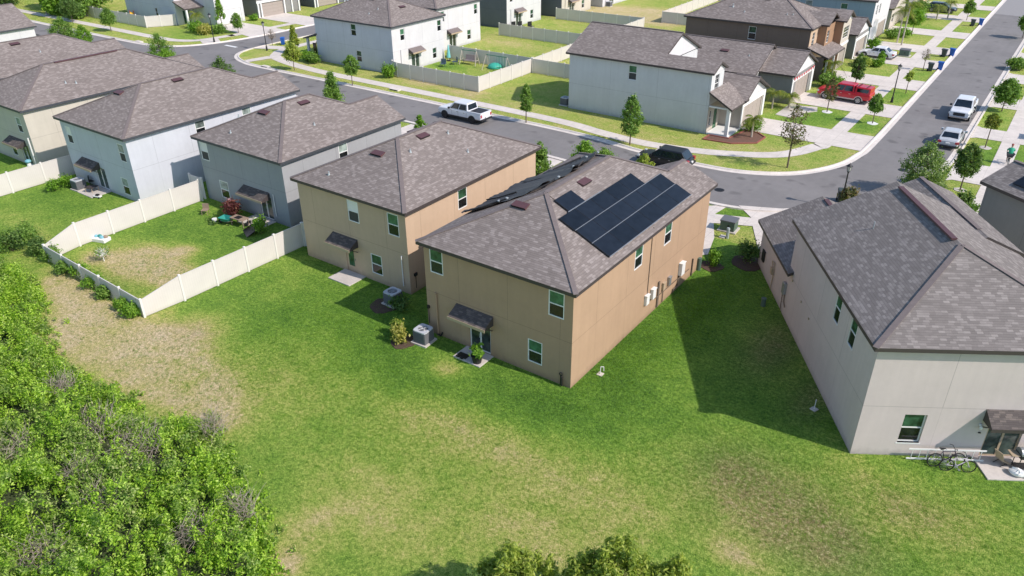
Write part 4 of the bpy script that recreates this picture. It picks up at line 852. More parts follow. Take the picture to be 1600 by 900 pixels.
# BW: white house, blue shade put into all walls but the east, garden side towards +x
ya, yb = 72.4, 82.5
pb = hip(-85.5, ya-.3, -70.5, yb+.3, 6.05, 'x', 'hip', 'hip')
hB = sideface('blue_shaded_house', 'white two storey house with blue shaded walls beside the fenced playground garden', -85.2, ya, -70.8, yb, 5.95, S_['white_shade'], pb[0], pb[1],
    south=[(7.0,4.15,.95,1.5,'glass_up','glass'),(7.6,.85,.95,1.45,'glass_up','glass')], east=[(1.6,4.0,.8,1.45,'glass_up','glass'),(8.9,4.0,.8,1.45,'glass_up','glass'),(7.7,.6,.8,1.4,'glass_up','glass'),(3.4,.05,1.6,2.1,'slider')], eastmat=S_['white'], fas='fascia_grey')
awning(hB, (14.4,0), (14.4,10.1), 2.9, 5.4, 2.35, col='ridge')
b = MB(); b.tube((14.48,1.4,0),(14.48,1.4,2.9),.05,n=6); b.build('downpipe', S_['white'], hB)
roof_vent(hB, 11.6, 5.2, 6.05+PT*(14.7-11.6), (1,0)); roof_vent(hB, 7.2, 4.4, 6.05+PT*4.7, (0,-1))
for x, y in ((9.2,1.5),(9.8,2.6),(2.8,3.4),(3.3,3.5)): vent_pipe(hB, x, y, 6.05+PT*(y+.3))
rel(hB, [[(-87.6,ya-.3,2.9),(-85.0,ya-.3,3.7),(-85.0,ya+5,3.7),(-87.6,ya+5,2.9)]], name='porch_roof', fas='fascia_grey')
b = MB(); [MB().box(-2.2,y_,0,-1.9,y_+.3,2.8).build('porch_post', S_['white_shade'], hB) for y_ in (.05, 4.6)]
b = MB(); b.box(-1.0,.10,.8,-.3,.14,2.3); b.build('porch_window', M['glass'], hB)
# its northern neighbours, seen from their garden side
for (ya, xe, xw, col, ecol, nm, lb) in ((85.6,-74.6,-88,'white','white','white_house','white two storey house directly behind the blue shaded one'),(105.0,-76.4,-90,'charcoal','pale','charcoal_house','charcoal two storey house with pale garden wall, top edge centre'),
        (118.5,-74.4,-88,'charcoal','cream','dark_sided_house','dark sided house with cream garden wall at the top edge'),(131.5,-73.6,-87,'white','white','far_white_house','far white two storey house at the top edge'),(146.5,-74.0,-87,'grey','grey','far_grey_house','farthest grey house of the garden row'),(163,-74.0,-87,'beige','beige','far_beige_house','far beige house beyond the garden row')):
    pb = hip(xw-.3, ya-.3, xe+.3, ya+10.3, 6.05, 'x', 'hip', 'hip')
    h = sideface(nm, lb, xw, ya, xe, ya+10, 5.95, S_[col], pb[0], pb[1], east=[(.9,4.0,.8,1.45,'glass_up','glass'),(8.6,4.0,.8,1.45,'glass_up','glass'),(6.8,.6,.9,1.4,'glass_up','glass'),(2.6,.05,1.6,2.1,'slider')], eastmat=S_[ecol], fas='fascia_grey')
    Wd = xe-xw; awning(h, (Wd,0), (Wd,10), 2.1, 4.6, 2.35, col='ridge')
    b = MB(); b.tube((Wd+.08,1.1,0),(Wd+.08,1.1,2.9),.05,n=6); b.build('downpipe', S_[ecol], h)
# top left, facing +x towards the side street
ya, yb = 76.6, 85.6
pb = hip(-140.3, ya-.3, -124.4, yb+.3, 6.0, 'x', 'hip', 'gable')
h = sideface('white_corner_house', 'white fronted two storey house with blue shaded side wall at the top left', -140, ya, -124.7, yb, 5.9, S_['white_shade'], pb[0], pb[1], south=[(9.0,.9,.7,1.4,'glass','glass')], east=[(1.5,3.8,.9,1.4,'glass','glass')], eastmat=S_['white'], fas='fascia_grey')
gbl(h, (-124.7,ya), (-124.7,yb), 5.9, S_['white'], -140, ya)
b = MB(); wall_face(b, (15.301,3.4), (21.4,3.4), 0, 5.9); wall_face(b, (21.4,3.4), (21.4,9.0), 0, 5.9, [(.5,5.0,0,2.3)]); wall_face(b, (21.4,9.0), (15.301,9.0), 0, 5.9); b.build('front_wall', S_['white'], h); garage_door(h, (21.4,3.4), (21.4,9.0), .5, 5.0, 2.3, M['white'])
rel(h, [[(-125,79.7,6.02),(-118.3,79.7,6.02),(-118.3,82.8,7.4),(-125,82.8,7.4)],[(-125,85.9,6.02),(-125,82.8,7.4),(-118.3,82.8,7.4),(-118.3,85.9,6.02)]], name='front_roof')
gbl(h, (-118.6,80), (-118.6,85.6), 5.9, S_['white'], -140, ya)
rel(h, [[(-124.7,76.3,3.9),(-121.6,76.3,2.95),(-121.6,80.0,2.95),(-124.7,80.0,3.9)]], name='porch_roof')
MB().box(18.1,-.1,0,18.4,.2,2.85).build('porch_post', M['white'], h); b = MB(); b.box(15.31,1.2,.1,15.36,2.3,2.2); b.build('door', M['glass_up'], h)
for (ya, lb, col) in ((88.6,'grey single storey house with taupe garage door at the top left','grey'),(101.5,'dark house front with white porch posts beyond the grey garage','charcoal')):
    pb = hip(-134.3, ya-.3, -118.5, ya+9.9, 3.3, 'x', 'hip', 'gable')
    h = sideface('low_house', lb, -134, ya, -118.8, ya+9.6, 3.1, S_[col], pb[0], pb[1], east=[(.9,0,4.8,2.3,'garage')], group='low houses of the side street'); gbl(h, (-118.8,ya), (-118.8,ya+9.6), 3.1, S_['beige'], -134, ya)
    b = MB()
    for y in (.1, .75, 5.9, 7.6, 9.2): MB().box(15.25, y-.12, 0, 15.42, y+.12, 2.4).build('porch_post', M['white'], h)
    b.box(15.25,-.1,2.4,15.35,9.6,2.8); b.build('porch_beam', M['white'], h)
# ------------------------------------------------------------------ fences
def fence(label, pts, h=1.83, step=2.44, hs=None, origin=None, group='tan vinyl fences', cap=True):
    """private vinyl fence along a polyline, a post at each step; hs: height at each vertex"""
    pts = [Vector(p) for p in pts]; o = pts[0]; t = thing('vinyl_fence', label, 'fence', (o.x, o.y, 0), 0, group)
    hs = hs or [h]*len(pts); first = True
    for k_, (a, c_) in enumerate(zip(pts[:-1], pts[1:])):
        L = (c_-a).length; n = max(1, round(L/step)); ang = math.atan2(c_.y-a.y, c_.x-a.x)
        for i in range(n+1):
            if i == 0 and k_ > 0: continue
            p = a+(c_-a)*i/n-o; hh = hs[k_]+(hs[k_+1]-hs[k_])*i/n+.05; b = MB(); b.box(-.065,-.065,0,.065,.065,hh)
            b.add([(-.08,-.08,hh),(.08,-.08,hh),(.08,.08,hh),(-.08,.08,hh),(-.08,-.08,hh+.02),(.08,-.08,hh+.02),(.08,.08,hh+.02),(-.08,.08,hh+.02),(0,0,hh+.07)], [(3,2,1,0),(0,1,5,4),(1,2,6,5),(2,3,7,6),(3,0,4,7),(4,5,8),(5,6,8),(6,7,8),(7,4,8)])
            q = b.build('post', M['post'], t, loc=(p.x, p.y, 0)); q.rotation_euler.z = ang
        for i in range(n):
            p = a+(c_-a)*i/n-o; w_ = L/n; h0 = hs[k_]+(hs[k_+1]-hs[k_])*i/n; h1_ = hs[k_]+(hs[k_+1]-hs[k_])*(i+1)/n
            b = MB(); x0_, x1_ = .066, w_-.066
            b.add([(x0_,-.02,.05),(x1_,-.02,.05),(x1_,.02,.05),(x0_,.02,.05),(x0_,-.02,h0-.06),(x1_,-.02,h1_-.06),(x1_,.02,h1_-.06),(x0_,.02,h0-.06)], [(0,3,2,1),(0,1,5,4),(1,2,6,5),(2,3,7,6),(3,0,4,7)])
            b.add([(x0_,-.03,h0-.06),(x1_,-.03,h1_-.06),(x1_,.03,h1_-.06),(x0_,.03,h0-.06),(x0_,-.03,h0),(x1_,-.03,h1_),(x1_,.03,h1_),(x0_,.03,h0)], [(0,3,2,1),(4,5,6,7),(0,1,5,4),(1,2,6,5),(2,3,7,6),(3,0,4,7)])
            q = b.build('panel', M['vinyl'], t, loc=(p.x, p.y, 0)); q.rotation_euler.z = ang
    return t
fence('tan vinyl fence round the patchy back yard of the slate house', [(-55.1,32.6),(-55.1,22.3),(-54.6,19.75),(-42.0,19.35),(-41.75,22.0),(-41.55,31.75)], hs=[1.83,1.83,1.25,1.25,1.83,1.83], step=2.35)
fence('short tan vinyl gate fence between the sand and the slate house', [(-41.45,31.85),(-40.3,31.85)])
fence('short tan vinyl fence in the gap left of the slate house', [(-56.9,33.0),(-55.25,33.0)])
fence('long tan vinyl fence between the pale house and the cream house gardens', [(-69.9,30.0),(-69.9,21.6),(-69.9,12)], step=2.5)
fence('short tan vinyl fence beside the corner of the pale house', [(-69.8,30.2),(-68.95,30.2)])
fence('tan vinyl fence round the playground garden of the blue shaded house', [(-71.0,72.3),(-69.7,71.8),(-56.6,71.9),(-56.7,83.4)], step=2.2)
fence('grey shaded vinyl fence behind the garden swing', [(-70.7,83.6),(-56.9,83.6)], step=2.2)
fence('light vinyl fence line running back from the playground garden', [(-56.7,83.7),(-57.2,100.3),(-57.6,116.8)], step=2.35)
fence('vinyl fence joining the garden line to the corner house', [(-56.5,83.3),(-44.4,83.3)], step=2.4)
fence('long shaded vinyl fence crossing behind the second garden', [(-74.5,100.3),(-57.4,100.3)], step=2.2)
fence('far shaded vinyl fence crossing beside the bare brown lot', [(-74.4,116.8),(-57.8,116.8)], step=2.4)
fence('far white vinyl fence beside the brown house roof', [(-44,123.8),(-57.7,123.8),(-58.4,150),(-46,150)], step=2.6)
fence('long vinyl fence round the top left corner garden', [(-125.0,76.4),(-127.4,72.4),(-149,72.4),(-160,78.5),(-160,92),(-140,95)], step=2.6)
fence('short light vinyl fence joining the white corner house', [(-127.3,72.2),(-124.8,76.3)], step=2.4) if 0 else None

# ------------------------------------------------------------------ things in the gardens
def condenser(label, x, y, rz=0, s=.86, group='air conditioning units'):
    t = thing('air_conditioner', label, 'air conditioner', (x, y, 0), rz, group); r = s/2
    MB().box(-r-.12,-r-.12,0,r+.12,r+.12,.09).build('base_pad', M['slab'], t)
    b = MB(); b.box(-r,-r,.09,r,r,.82)
    for k_ in range(9):
        z = .16+k_*.07
        for sx_, sy_ in ((1,0),(-1,0),(0,1),(0,-1)):
            if sx_: b.box(min(sx_*r,sx_*(r+.015)), -r+.05, z, max(sx_*r,sx_*(r+.015)), r-.05, z+.03)
            else: b.box(-r+.05, min(sy_*r,sy_*(r+.015)), z, r-.05, max(sy_*r,sy_*(r+.015)), z+.03)
    b.build('cabinet', M['acgrey'], t)
    b = MB(); n = 24; v = []; R1 = r*.74
    for i in range(n):
        a = 2*math.pi*i/n; ca, sa = math.cos(a), math.sin(a); q = r+.02; m_ = max(abs(ca), abs(sa)); cq = .86*q if abs(abs(ca)-abs(sa)) < .15 else q
        e = min(q/m_, q*1.28); v += [(ca*e, sa*e, .82), (ca*e, sa*e, .90), (ca*R1, sa*R1, .90), (ca*R1, sa*R1, .80)]
    f = []
    for i in range(n):
        j = (i+1) % n
        for k_ in range(3): f.append((4*i+k_, 4*j+k_, 4*j+k_+1, 4*i+k_+1))
    b.add(v, f); b.build('top_rim', M['actop'], t)
    b = MB(); b.prism([(R1*math.cos(2*math.pi*i/n), R1*math.sin(2*math.pi*i/n)) for i in range(n)], .70, .72); b.build('well', M['ventdark'], t)
    b = MB(); b.tube((0,0,.72),(0,0,.82),.09,n=10)
    for k_ in range(4):
        a = k_*math.pi/2+.3; b.add([(.08*math.cos(a),.08*math.sin(a),.80),(R1*.85*math.cos(a-.3),R1*.85*math.sin(a-.3),.80),(R1*.85*math.cos(a+.25),R1*.85*math.sin(a+.25),.74)], [(0,1,2)])
    b.build('fan', M['steel'], t)
    b = MB(); n2 = 18
    for rr_ in (.33,.6,.9):
        for i in range(n2):
            a, c_ = 2*math.pi*i/n2, 2*math.pi*(i+1)/n2; b.tube((R1*rr_*math.cos(a),R1*rr_*math.sin(a),.895),(R1*rr_*math.cos(c_),R1*rr_*math.sin(c_),.895),.008,n=4,cap=False)
    for k_ in range(6): a = k_*math.pi/3; b.tube((0,0,.895),(R1*math.cos(a),R1*math.sin(a),.895),.008,n=4)
    b.build('fan_guard', M['steel'], t); return t
ac = condenser('grey air conditioner beside the variegated bush at the solar panelled house', -26.05, 27.25, R_(3))
dup(ac, 'air conditioner standing in shade at the corner of the sand house', (-30.55, 29.45), R_(-2))
dup(ac, 'air conditioner on a slab beside the patio of the pale house', (-66.1, 28.15), R_(4))
dup(ac, 'air conditioner in shadow at the end of the light grey corner house', (-45.15, 73.2), 0)
dup(ac, 'far air conditioner beside the bare brown lot', (-73.0, 133.0), 0)
def slab(label, pts, z=.07, name='patio_slab', cat='patio'):
    cx = sum(p[0] for p in pts)/len(pts); cy = sum(p[1] for p in pts)/len(pts)
    o = MB().prism([(p[0]-cx, p[1]-cy) for p in pts], 0, z).build(name, M['slab'], loc=(cx, cy, 0), bevel=.01); return tag(o, label, cat, 'concrete patio slabs')
slab('concrete doorstep slab with a potted plant on it', [(-23.65,27.0),(-21.75,27.0),(-21.75,28.29),(-23.65,28.29)])
slab('sunlit pale concrete slab at the back door of the sand house', [(-36.45,29.35),(-34.45,29.35),(-34.45,30.89),(-36.45,30.89)])
slab('concrete slab at the back of the pale house', [(-65.4,27.6),(-63.2,27.6),(-63.2,29.34),(-65.4,29.34)])
slab('concrete slab under the clutter behind the slate house', [(-49.1,31.6),(-46.6,31.6),(-46.6,33.29),(-49.1,33.29)])
def RL(x, y, z=0): c_, s_ = math.cos(RZ), math.sin(RZ); return (-3.17+x*c_-y*s_, 31.57+x*s_+y*c_, z)
slab('concrete slab with a grill at the rear door of the large greige house', [RL(5.6,-.01)[:2], RL(5.6,-1.5)[:2], RL(8.6,-1.5)[:2], RL(8.6,-.01)[:2]])
# potted plants
def leaf_quads(n, fn, size, rng, elong=1.8, up=.25, jit=.35):
    """n leaf faces; fn(n)->positions and outward normals"""
    P, N = fn(n); N = N+rng.normal(0, .75, P.shape); N[:, 2] += up; N /= np.linalg.norm(N, axis=1)[:, None]+1e-9
    A = np.cross(N, rng.normal(0, 1, P.shape)); A /= np.linalg.norm(A, axis=1)[:, None]+1e-9; B = np.cross(N, A)
    s = size*(1+jit*rng.normal(0, 1, n)).clip(.4, 1.9)[:, None]; a = A*s*elong/2; b_ = B*s/2; droop = N*s*.18
    V = np.stack([P-a, P-b_+droop, P+a, P+b_+droop], 1).reshape(-1, 3); F = np.arange(4*n).reshape(-1, 4)
    return V, F
def mass_fn(clumps, rng, shell=.5):
    """clumps: array rows (x,y,z,rx,ry,rz); leaves live mostly in the outer part of each clump"""
    C = np.array(clumps); wgt = (C[:, 3]*C[:, 4]*C[:, 5])**(2/3); wgt /= wgt.sum()
    def f(n):
        i = rng.choice(len(C), n, p=wgt); d = rng.normal(0, 1, (n, 3)); d /= np.linalg.norm(d, axis=1)[:, None]
        r = (shell+(1-shell)*rng.random(n))**.8*(1+.42*rng.normal(0, 1, n)); return C[i, :3]+d*C[i, 3:6]*r[:, None], d
    return f
def leaf_obj(name, parent, clumps, n, size, mat, seed, **k):
    rng = np.random.default_rng(seed); V, F = leaf_quads(n, mass_fn(clumps, rng), size, rng, **k)
    V = V[:]; V[:, 2] = np.maximum(V[:, 2], .01); me = np_mesh(name, V, F, mat); o = bpy.data.objects.new(name, me); COL.objects.link(o)
    if parent: o.parent = parent
    return o
L_ = {}
L_['oak'] = leafmat('oak_leaves', [(.06,.135,.022), (.125,.235,.038), (.21,.36,.062), (.34,.47,.11)])
L_['dark'] = leafmat('dark_leaves', [(.04,.09,.022), (.085,.165,.038), (.145,.245,.058), (.26,.35,.10)])
L_['bright'] = leafmat('bright_leaves', [(.07,.16,.016), (.14,.29,.025), (.22,.40,.04), (.36,.52,.08)])
L_['thick'] = thicketmat()
L_['olive'] = leafmat('olive_leaves', [(.10,.16,.022), (.22,.31,.04), (.38,.45,.07), (.56,.58,.16)])
L_['yellow'] = leafmat('yellow_leaves', [(.12,.16,.02), (.28,.30,.05), (.45,.42,.10), (.6,.55,.2)])
L_['red'] = leafmat('red_leaves', [(.05,.012,.016), (.10,.022,.026), (.16,.04,.035), (.42,.22,.14)])
L_['bronze'] = leafmat('bronze_leaves', [(.07,.09,.03), (.12,.14,.045), (.19,.13,.07), (.18,.26,.07)])
L_['twig'] = leafmat('dry_twigs', [(.20,.16,.13), (.33,.27,.23), (.46,.40,.35)], trans=.1)
L_['palm'] = leafmat('palm_leaflets', [(.06,.11,.012), (.13,.19,.02), (.24,.27,.04), (.42,.38,.08)])
L_['pink'] = leafmat('blossom', [(.4,.1,.13), (.6,.3,.32), (.7,.6,.58)])
L_['olivegrey'] = leafmat('grey_green_leaves', [(.07,.13,.035), (.15,.24,.07), (.27,.38,.12), (.44,.54,.24)])
def bush(label, x, y, r, h, mat, seed, n=1500, size=.09, group=None, name='bush', loc_z=0, k=9, cat='bush', stems=True):
    rng = np.random.default_rng(seed); t = thing(name, label, cat, (x, y, loc_z), 0, group); cl = []
    for i in range(k):
        a = rng.random()*6.28; q = r*.62*math.sqrt(rng.random()); zz = h*(.35+.4*rng.random()); s = rng.uniform(.28, .5)
        cl.append((q*math.cos(a), q*math.sin(a), zz, r*s, r*s, h*s*.75))
    cl.append((0, 0, h*.45, r*.55, r*.55, h*.45))
    leaf_obj('foliage', t, cl, n, size, L_[mat], seed)
    b = MB()
    for i in range(6):
        c_ = cl[rng.integers(len(cl))]; b.tube((rng.normal()*r*.08, rng.normal()*r*.08, 0), (c_[0], c_[1], c_[2]), .025, .01, n=5)
    b.build('stem', M['bark'], t); return t
t = thing('potted_plant', 'green leafy plant in a black pot on the doorstep slab', 'potted plant', (-22.15, 27.3, .07))
b = MB(); b.tube((0,0,0),(0,0,.45),.24,.33,n=14); b.tube((0,0,.45),(0,0,.5),.35,.35,n=14); b.build('pot', M['black'], t)
leaf_obj('foliage', t, [(0,0,.75,.32,.32,.22),(.2,-.1,.7,.2,.2,.2),(-.2,.1,.8,.2,.2,.2)], 420, .12, L_['bright'], 4)
t = thing('door_mat', 'pair of dark shoes and a mat on the concrete doorstep slab', 'mat', (-23.2, 27.35, .07)); MB().box(-.35,-.22,.0,.35,.22,.015).build('mat', M['black'], t)
b = MB(); b.blob((-.15,-.3,.08),.14,.06,.07); b.build('shoe', M['rubber'], t, smooth=True); b = MB(); b.blob((.15,-.33,.08),.14,.06,.07); b.build('shoe', M['rubber'], t, smooth=True)
# cleanouts
def cleanout(label, x, y, rz=0):
    t = thing('well_pipe', label, 'white pipe', (x, y, 0), rz, 'white pipe loops on small slabs'); MB().box(-.16,-.16,0,.16,.16,.04).build('base', M['slab'], t)
    b = MB(); b.path([(0,0,.05),(0,0,.5),(.14,.08,.52),(.15,.09,.25)], .022, n=8); b.build('pipe', M['white'], t)
cleanout('white pipe loop on a small slab beside the sunlit tan wall', -15.98, 30.32); cleanout('white pipe loop on the shaded grass beside the large greige house', -5.55, 33.95, 1.2)
MB_ = MB(); MB_.tube((0,0,0),(0,0,.5),.16,.14,n=10); MB_.tube((0,0,.5),(0,0,.56),.18,.16,n=10); o = MB_.build('valve_box', M['green'], loc=RL(-.95,13.6)); tag(o, 'green round valve post in the shaded grass by the greige house', 'valve post')
# utility cabinets
def cabinet(label, x, y, rz=0, s=(1.1,.95,.8)):
    t = thing('utility_cabinet', label, 'utility cabinet', (x, y, 0), rz, 'green utility cabinets'); w_, d_, h_ = s
    MB().box(-w_/2-.15,-d_/2-.15,0,w_/2+.15,d_/2+.15,.1).build('base_pad', M['slab'], t)
    MB().box(-w_/2,-d_/2,.1,w_/2,d_/2,.1+h_).build('housing', M['green'], t, bevel=.04)
    b = MB(); b.add([(-w_/2-.03,-d_/2-.03,.1+h_),(w_/2+.03,-d_/2-.03,.1+h_),(w_/2+.03,d_/2+.03,.14+h_),(-w_/2-.03,d_/2+.03,.14+h_),(-w_/2-.03,-d_/2-.03,.0+h_),(w_/2+.03,-d_/2-.03,.0+h_),(w_/2+.03,d_/2+.03,h_),(-w_/2-.03,d_/2+.03,h_)], [(0,1,2,3),(0,4,5,1),(1,5,6,2),(2,6,7,3),(3,7,4,0)]); b.build('lid', M['acgrey'], t)
    MB().cbox(.1,-d_/2-.02,.1+h_*.5,.12,.04,.16).build('handle', M['black'], t); return t
c = at(1138, 359); cabinet('grey green transformer cabinet on the grass strip behind the tan house', c.x, c.y, .05)
cabinet('green utility cabinet on the grass beside the white car driveway', -18.9, 120.3, 0, (1.3,1.0,.8))
c = at(1131, 371); t = thing('service_pedestal', 'low pale green service pedestal by the transformer cabinet', 'pedestal', (c.x, c.y, 0)); MB().box(-.3,-.25,0,.1,.25,.08).build('base_pad', M['slab'], t); MB().tube((.25,0,0),(.25,0,.75),.12,.12,n=8).build('housing', M['lead'], t); MB().tube((.25,0,.75),(.25,0,.85),.14,.10,n=8).build('lid', M['lead'], t)
# street lamps
def lamp(label, x, y, h):
    t = thing('street_lamp', label, 'street lamp', (x, y, 0), 0, 'black post top street lamps'); b = MB()
    b.tube((0,0,0),(0,0,.5),.16,.11,n=12); b.tube((0,0,.5),(0,0,.58),.13,.13,n=12); b.tube((0,0,.58),(0,0,h-.75),.07,.05,n=10); b.tube((0,0,h-.75),(0,0,h-.62),.06,.14,n=12); b.build('pole', M['black'], t)
    b = MB(); n = 6; r0, r1 = .12, .20
    b.tube((0,0,h-.62),(0,0,h-.22),r0,r1,n=6); b.build('lantern', M['lampglass'], t)
    b = MB()
    for i in range(6):
        a = 2*math.pi*i/6; q = Vector((0,0,1)).to_track_quat('Z','Y') @ Vector((math.cos(a), math.sin(a), 0)); b.tube((q.x*r0,q.y*r0,h-.62),(q.x*r1,q.y*r1,h-.22),.013,n=5)
    b.tube((0,0,h-.22),(0,0,h-.19),.25,.25,n=12); b.tube((0,0,h-.19),(0,0,h-.03),.23,.05,n=12); b.tube((0,0,h-.03),(0,0,h+.08),.03,.005,n=6); b.build('cap', M['black'], t)
M['lampglass'] = plain('frosted_lantern', (.45,.46,.45), .3, .05)
lamp('black street lamp beside dark bins at the road bend near the greige roof', -11.53, 60.95, 3.75); lamp('black street lamp on the grass island near the red pickup', -15.05, 94.9, 4.3)
lamp('black street lamp near the blue bin at the side street corner', -96.4, 72.4, 4.15); lamp('black street lamp before the yellow bushes of the top left house', -107.9, 71.6, 4.3)
# wheeled bins
M['bin_blue'] = paint('bin_blue', (.012,.10,.42), 0, rough=.5); M['bin_dark'] = paint('bin_dark', (.055,.065,.075), 0, rough=.55); M['bin_blacky'] = paint('bin_green_grey', (.05,.065,.065), 0, rough=.55)
def wbin(label, x, y, rz, mat):
    t = thing('wheeled_bin', label, 'bin', (x, y, 0), rz, 'wheeled bins'); b = MB()
    b.loft([[(-.22,-.24,.06),(.22,-.24,.06),(.22,.24,.06),(-.22,.24,.06)], [(-.29,-.33,.98),(.29,-.33,.98),(.29,.33,.98),(-.29,.33,.98)]]); b.box(-.31,-.36,.92,.31,.34,.99); b.build('body', mat, t, bevel=.02)
    b = MB(); b.loft([[(-.31,-.37,.992),(.31,-.37,.992),(.31,.40,.992),(-.31,.40,.992)], [(-.27,-.33,1.06),(.27,-.33,1.06),(.27,.38,1.10),(-.27,.38,1.10)]]); b.build('lid', mat, t, bevel=.01)
    MB().tube((-.2,.42,.95),(.2,.42,.95),.025,n=6).build('handle', mat, t)
    for x_ in (-.27, .27): MB().tube((x_-.035,.26,.13),(x_+.035,.26,.13),.13,n=12).build('wheel', M['rubber'], t)
    return t
b1 = wbin('blue wheeled bin on the kerb beside the nearest pair, right of a dark bin', -13.35, 114.2, R_(95), M['bin_blue'])
dup(b1, 'blue wheeled bin of the second pair along the big road', (-13.45, 123.6), R_(88)); dup(b1, 'farthest blue wheeled bin by the big road', (-13.4, 150.2), R_(92)); dup(b1, 'blue wheeled bin by the side street lamp, top left', (-97.6, 76.4), R_(40))
b2 = wbin('dark grey bin left of the nearest blue bin on the big road', -14.3, 112.9, R_(96), M['bin_dark'])
dup(b2, 'dark bin left of the second blue bin on the big road', (-14.3, 122.6), R_(84)); dup(b2, 'farthest dark bin beside a blue one, big road', (-14.4, 148.9), R_(90))
b3 = wbin('dark green grey bin behind the lamp post at the road bend, left one', -11.9, 62.2, R_(20), M['bin_blacky']); dup(b3, 'dark green grey bin behind the lamp post at the road bend, right one', (-11.2, 62.5), R_(20))

# greige house: bicycles, ladder, grill, bags
def bicycle(label, x, y, rz, fm, seed=0, tilt=.12, s=1.0):
    t = thing('bicycle', label, 'bicycle', (x, y, 0), rz, 'bicycles leaning at the greige house'); t.rotation_euler.x = tilt; t.scale = (s, s, s)
    R0 = .34; n = 22
    for cx in (-.52, .52):
        b = MB()
        for i in range(n):
            a, c_ = 2*math.pi*i/n, 2*math.pi*(i+1)/n; b.tube((cx+R0*math.cos(a),0,R0+R0*math.sin(a)),(cx+R0*math.cos(c_),0,R0+R0*math.sin(c_)),.026,n=6,cap=False)
        wh = b.build('wheel', M['rubber'], t)
        b = MB()
        for i in range(14): a = 2*math.pi*i/14; b.tube((cx,0,R0),(cx+.32*math.cos(a),0,R0+.32*math.sin(a)),.004,n=3)
        b.tube((cx,-.05,R0),(cx,.05,R0),.03,n=8); b.build('spokes', M['steel'], wh)
    BBk, ST, HT, HB, RA, FA = (-.08,0,.30), (-.22,0,.78), (.33,0,.80), (.38,0,.66), (-.52,0,R0), (.52,0,R0)
    b = MB()
    for p, q, r in ((BBk,ST,.02),(ST,HT,.018),(BBk,HB,.024),(HT,HB,.024),(BBk,RA,.013),(ST,RA,.012)): b.tube(p, q, r, n=8)
    b.build('frame', fm, t)
    b = MB(); b.tube(HB, FA, .018, n=8); b.tube(HT, (.30,0,.92), .016, n=6); b.build('fork', fm, t)
    b = MB(); b.path([(.20,-.30,1.0),(.30,-.2,1.0),(.30,0,.92),(.30,.2,1.0),(.20,.30,1.0)], .014, n=6); b.build('handlebar', M['black'], t)
    b = MB(); b.tube(ST, (-.25,0,.92), .014, n=6); b.loft([[(-.38,-.08,.92),(-.38,.08,.92),(-.38,.08,.96),(-.38,-.08,.96)],[(-.12,-.02,.93),(-.12,.02,.93),(-.12,.02,.96),(-.12,-.02,.96)]]); b.build('saddle', M['black'], t)
    b = MB(); b.tube((-.08,-.05,.30),(-.08,.05,.30),.09,n=12); b.tube((-.08,-.06,.30),(.06,-.08,.18),.012,n=5); b.tube((-.08,.06,.30),(-.22,.08,.42),.012,n=5); b.cbox(.06,-.12,.17,.09,.1,.02); b.cbox(-.22,.12,.43,.09,.1,.02); b.build('crank', M['steel'], t); return t
p = RL(4.08,-.66); bicycle('dark purple bicycle leaning nearest to the wall of the greige house', p[0], p[1], RZ+.05, paint('bike_dark', (.03,.015,.045)), tilt=-.16)
p = RL(4.45,-.98); bicycle('white and pink bicycle standing in front of the darker one', p[0], p[1], RZ-.08, paint('bike_white', (.72,.62,.70)), tilt=-.10, s=.92)
t = thing('ladder', 'white metal ladder lying on edge along the greige wall behind the bicycles', 'ladder', RL(2.45,-.30), RZ)
for z in (.10, .66): MB().box(0,-.02,z-.035,3.5,.02,z+.035).build('rail', M['white'], t)
for i in range(10): MB().tube((.2+i*.345,0,.135),(.2+i*.345,0,.625),.017,n=6).build('rung', M['white'], t)
t = thing('grill', 'barbecue grill with silver lid on the patio at the right edge', 'grill', RL(7.45,-.75,.07), RZ)
b = MB()
for x_ in (-.35,.35):
    for y_ in (-.22,.22): b.tube((x_,y_,0),(x_,y_,.75),.02,n=6)
b.box(-.38,-.25,.12,.38,.25,.15); b.build('stand', M['black'], t); MB().box(-.4,-.27,.75,.4,.27,.95).build('firebox', M['black'], t, bevel=.02)
b = MB(); b.loft([[(x_, .27*math.cos(a), .955+.26*math.sin(a)) for a in np.linspace(0, math.pi, 9)] for x_ in (-.4,.4)]); b.build('lid', M['steel'], t); MB().tube((-.3,-.29,1.05),(.3,-.29,1.05),.015,n=6).build('handle', M['white'], t)
MB().box(-.78,-.22,.9,-.42,.22,.93).build('side_shelf', M['tanmetal'], t); MB().box(.42,-.22,.9,.78,.22,.93).build('side_shelf', M['tanmetal'], t)
t = thing('folding_chair', 'folded tan and black chair beside the grill', 'chair', RL(6.75,-.6,.07), RZ+.4); b = MB(); b.add([(-.2,0,.35),(.25,-.1,.1),(.25,.35,.1),(-.2,.4,.35)], [(0,1,2,3)]); q = b.build('seat', M['tanmetal'], t); q.modifiers.new('s','SOLIDIFY').thickness = .04
b = MB(); b.add([(-.2,0,.35),(-.45,-.05,.85),(-.45,.4,.85),(-.2,.4,.35)], [(0,1,2,3)]); q = b.build('backrest', M['tanmetal'], t); q.modifiers.new('s','SOLIDIFY').thickness = .04
for a_, c_ in (((-.2,.02,.3),(.2,.02,0)),((.2,.02,.1),(-.25,.02,0)),((-.2,.38,.3),(.2,.38,0)),((.2,.38,.1),(-.25,.38,0))): MB().tube(a_, c_, .018, n=6).build('leg', M['black'], t)
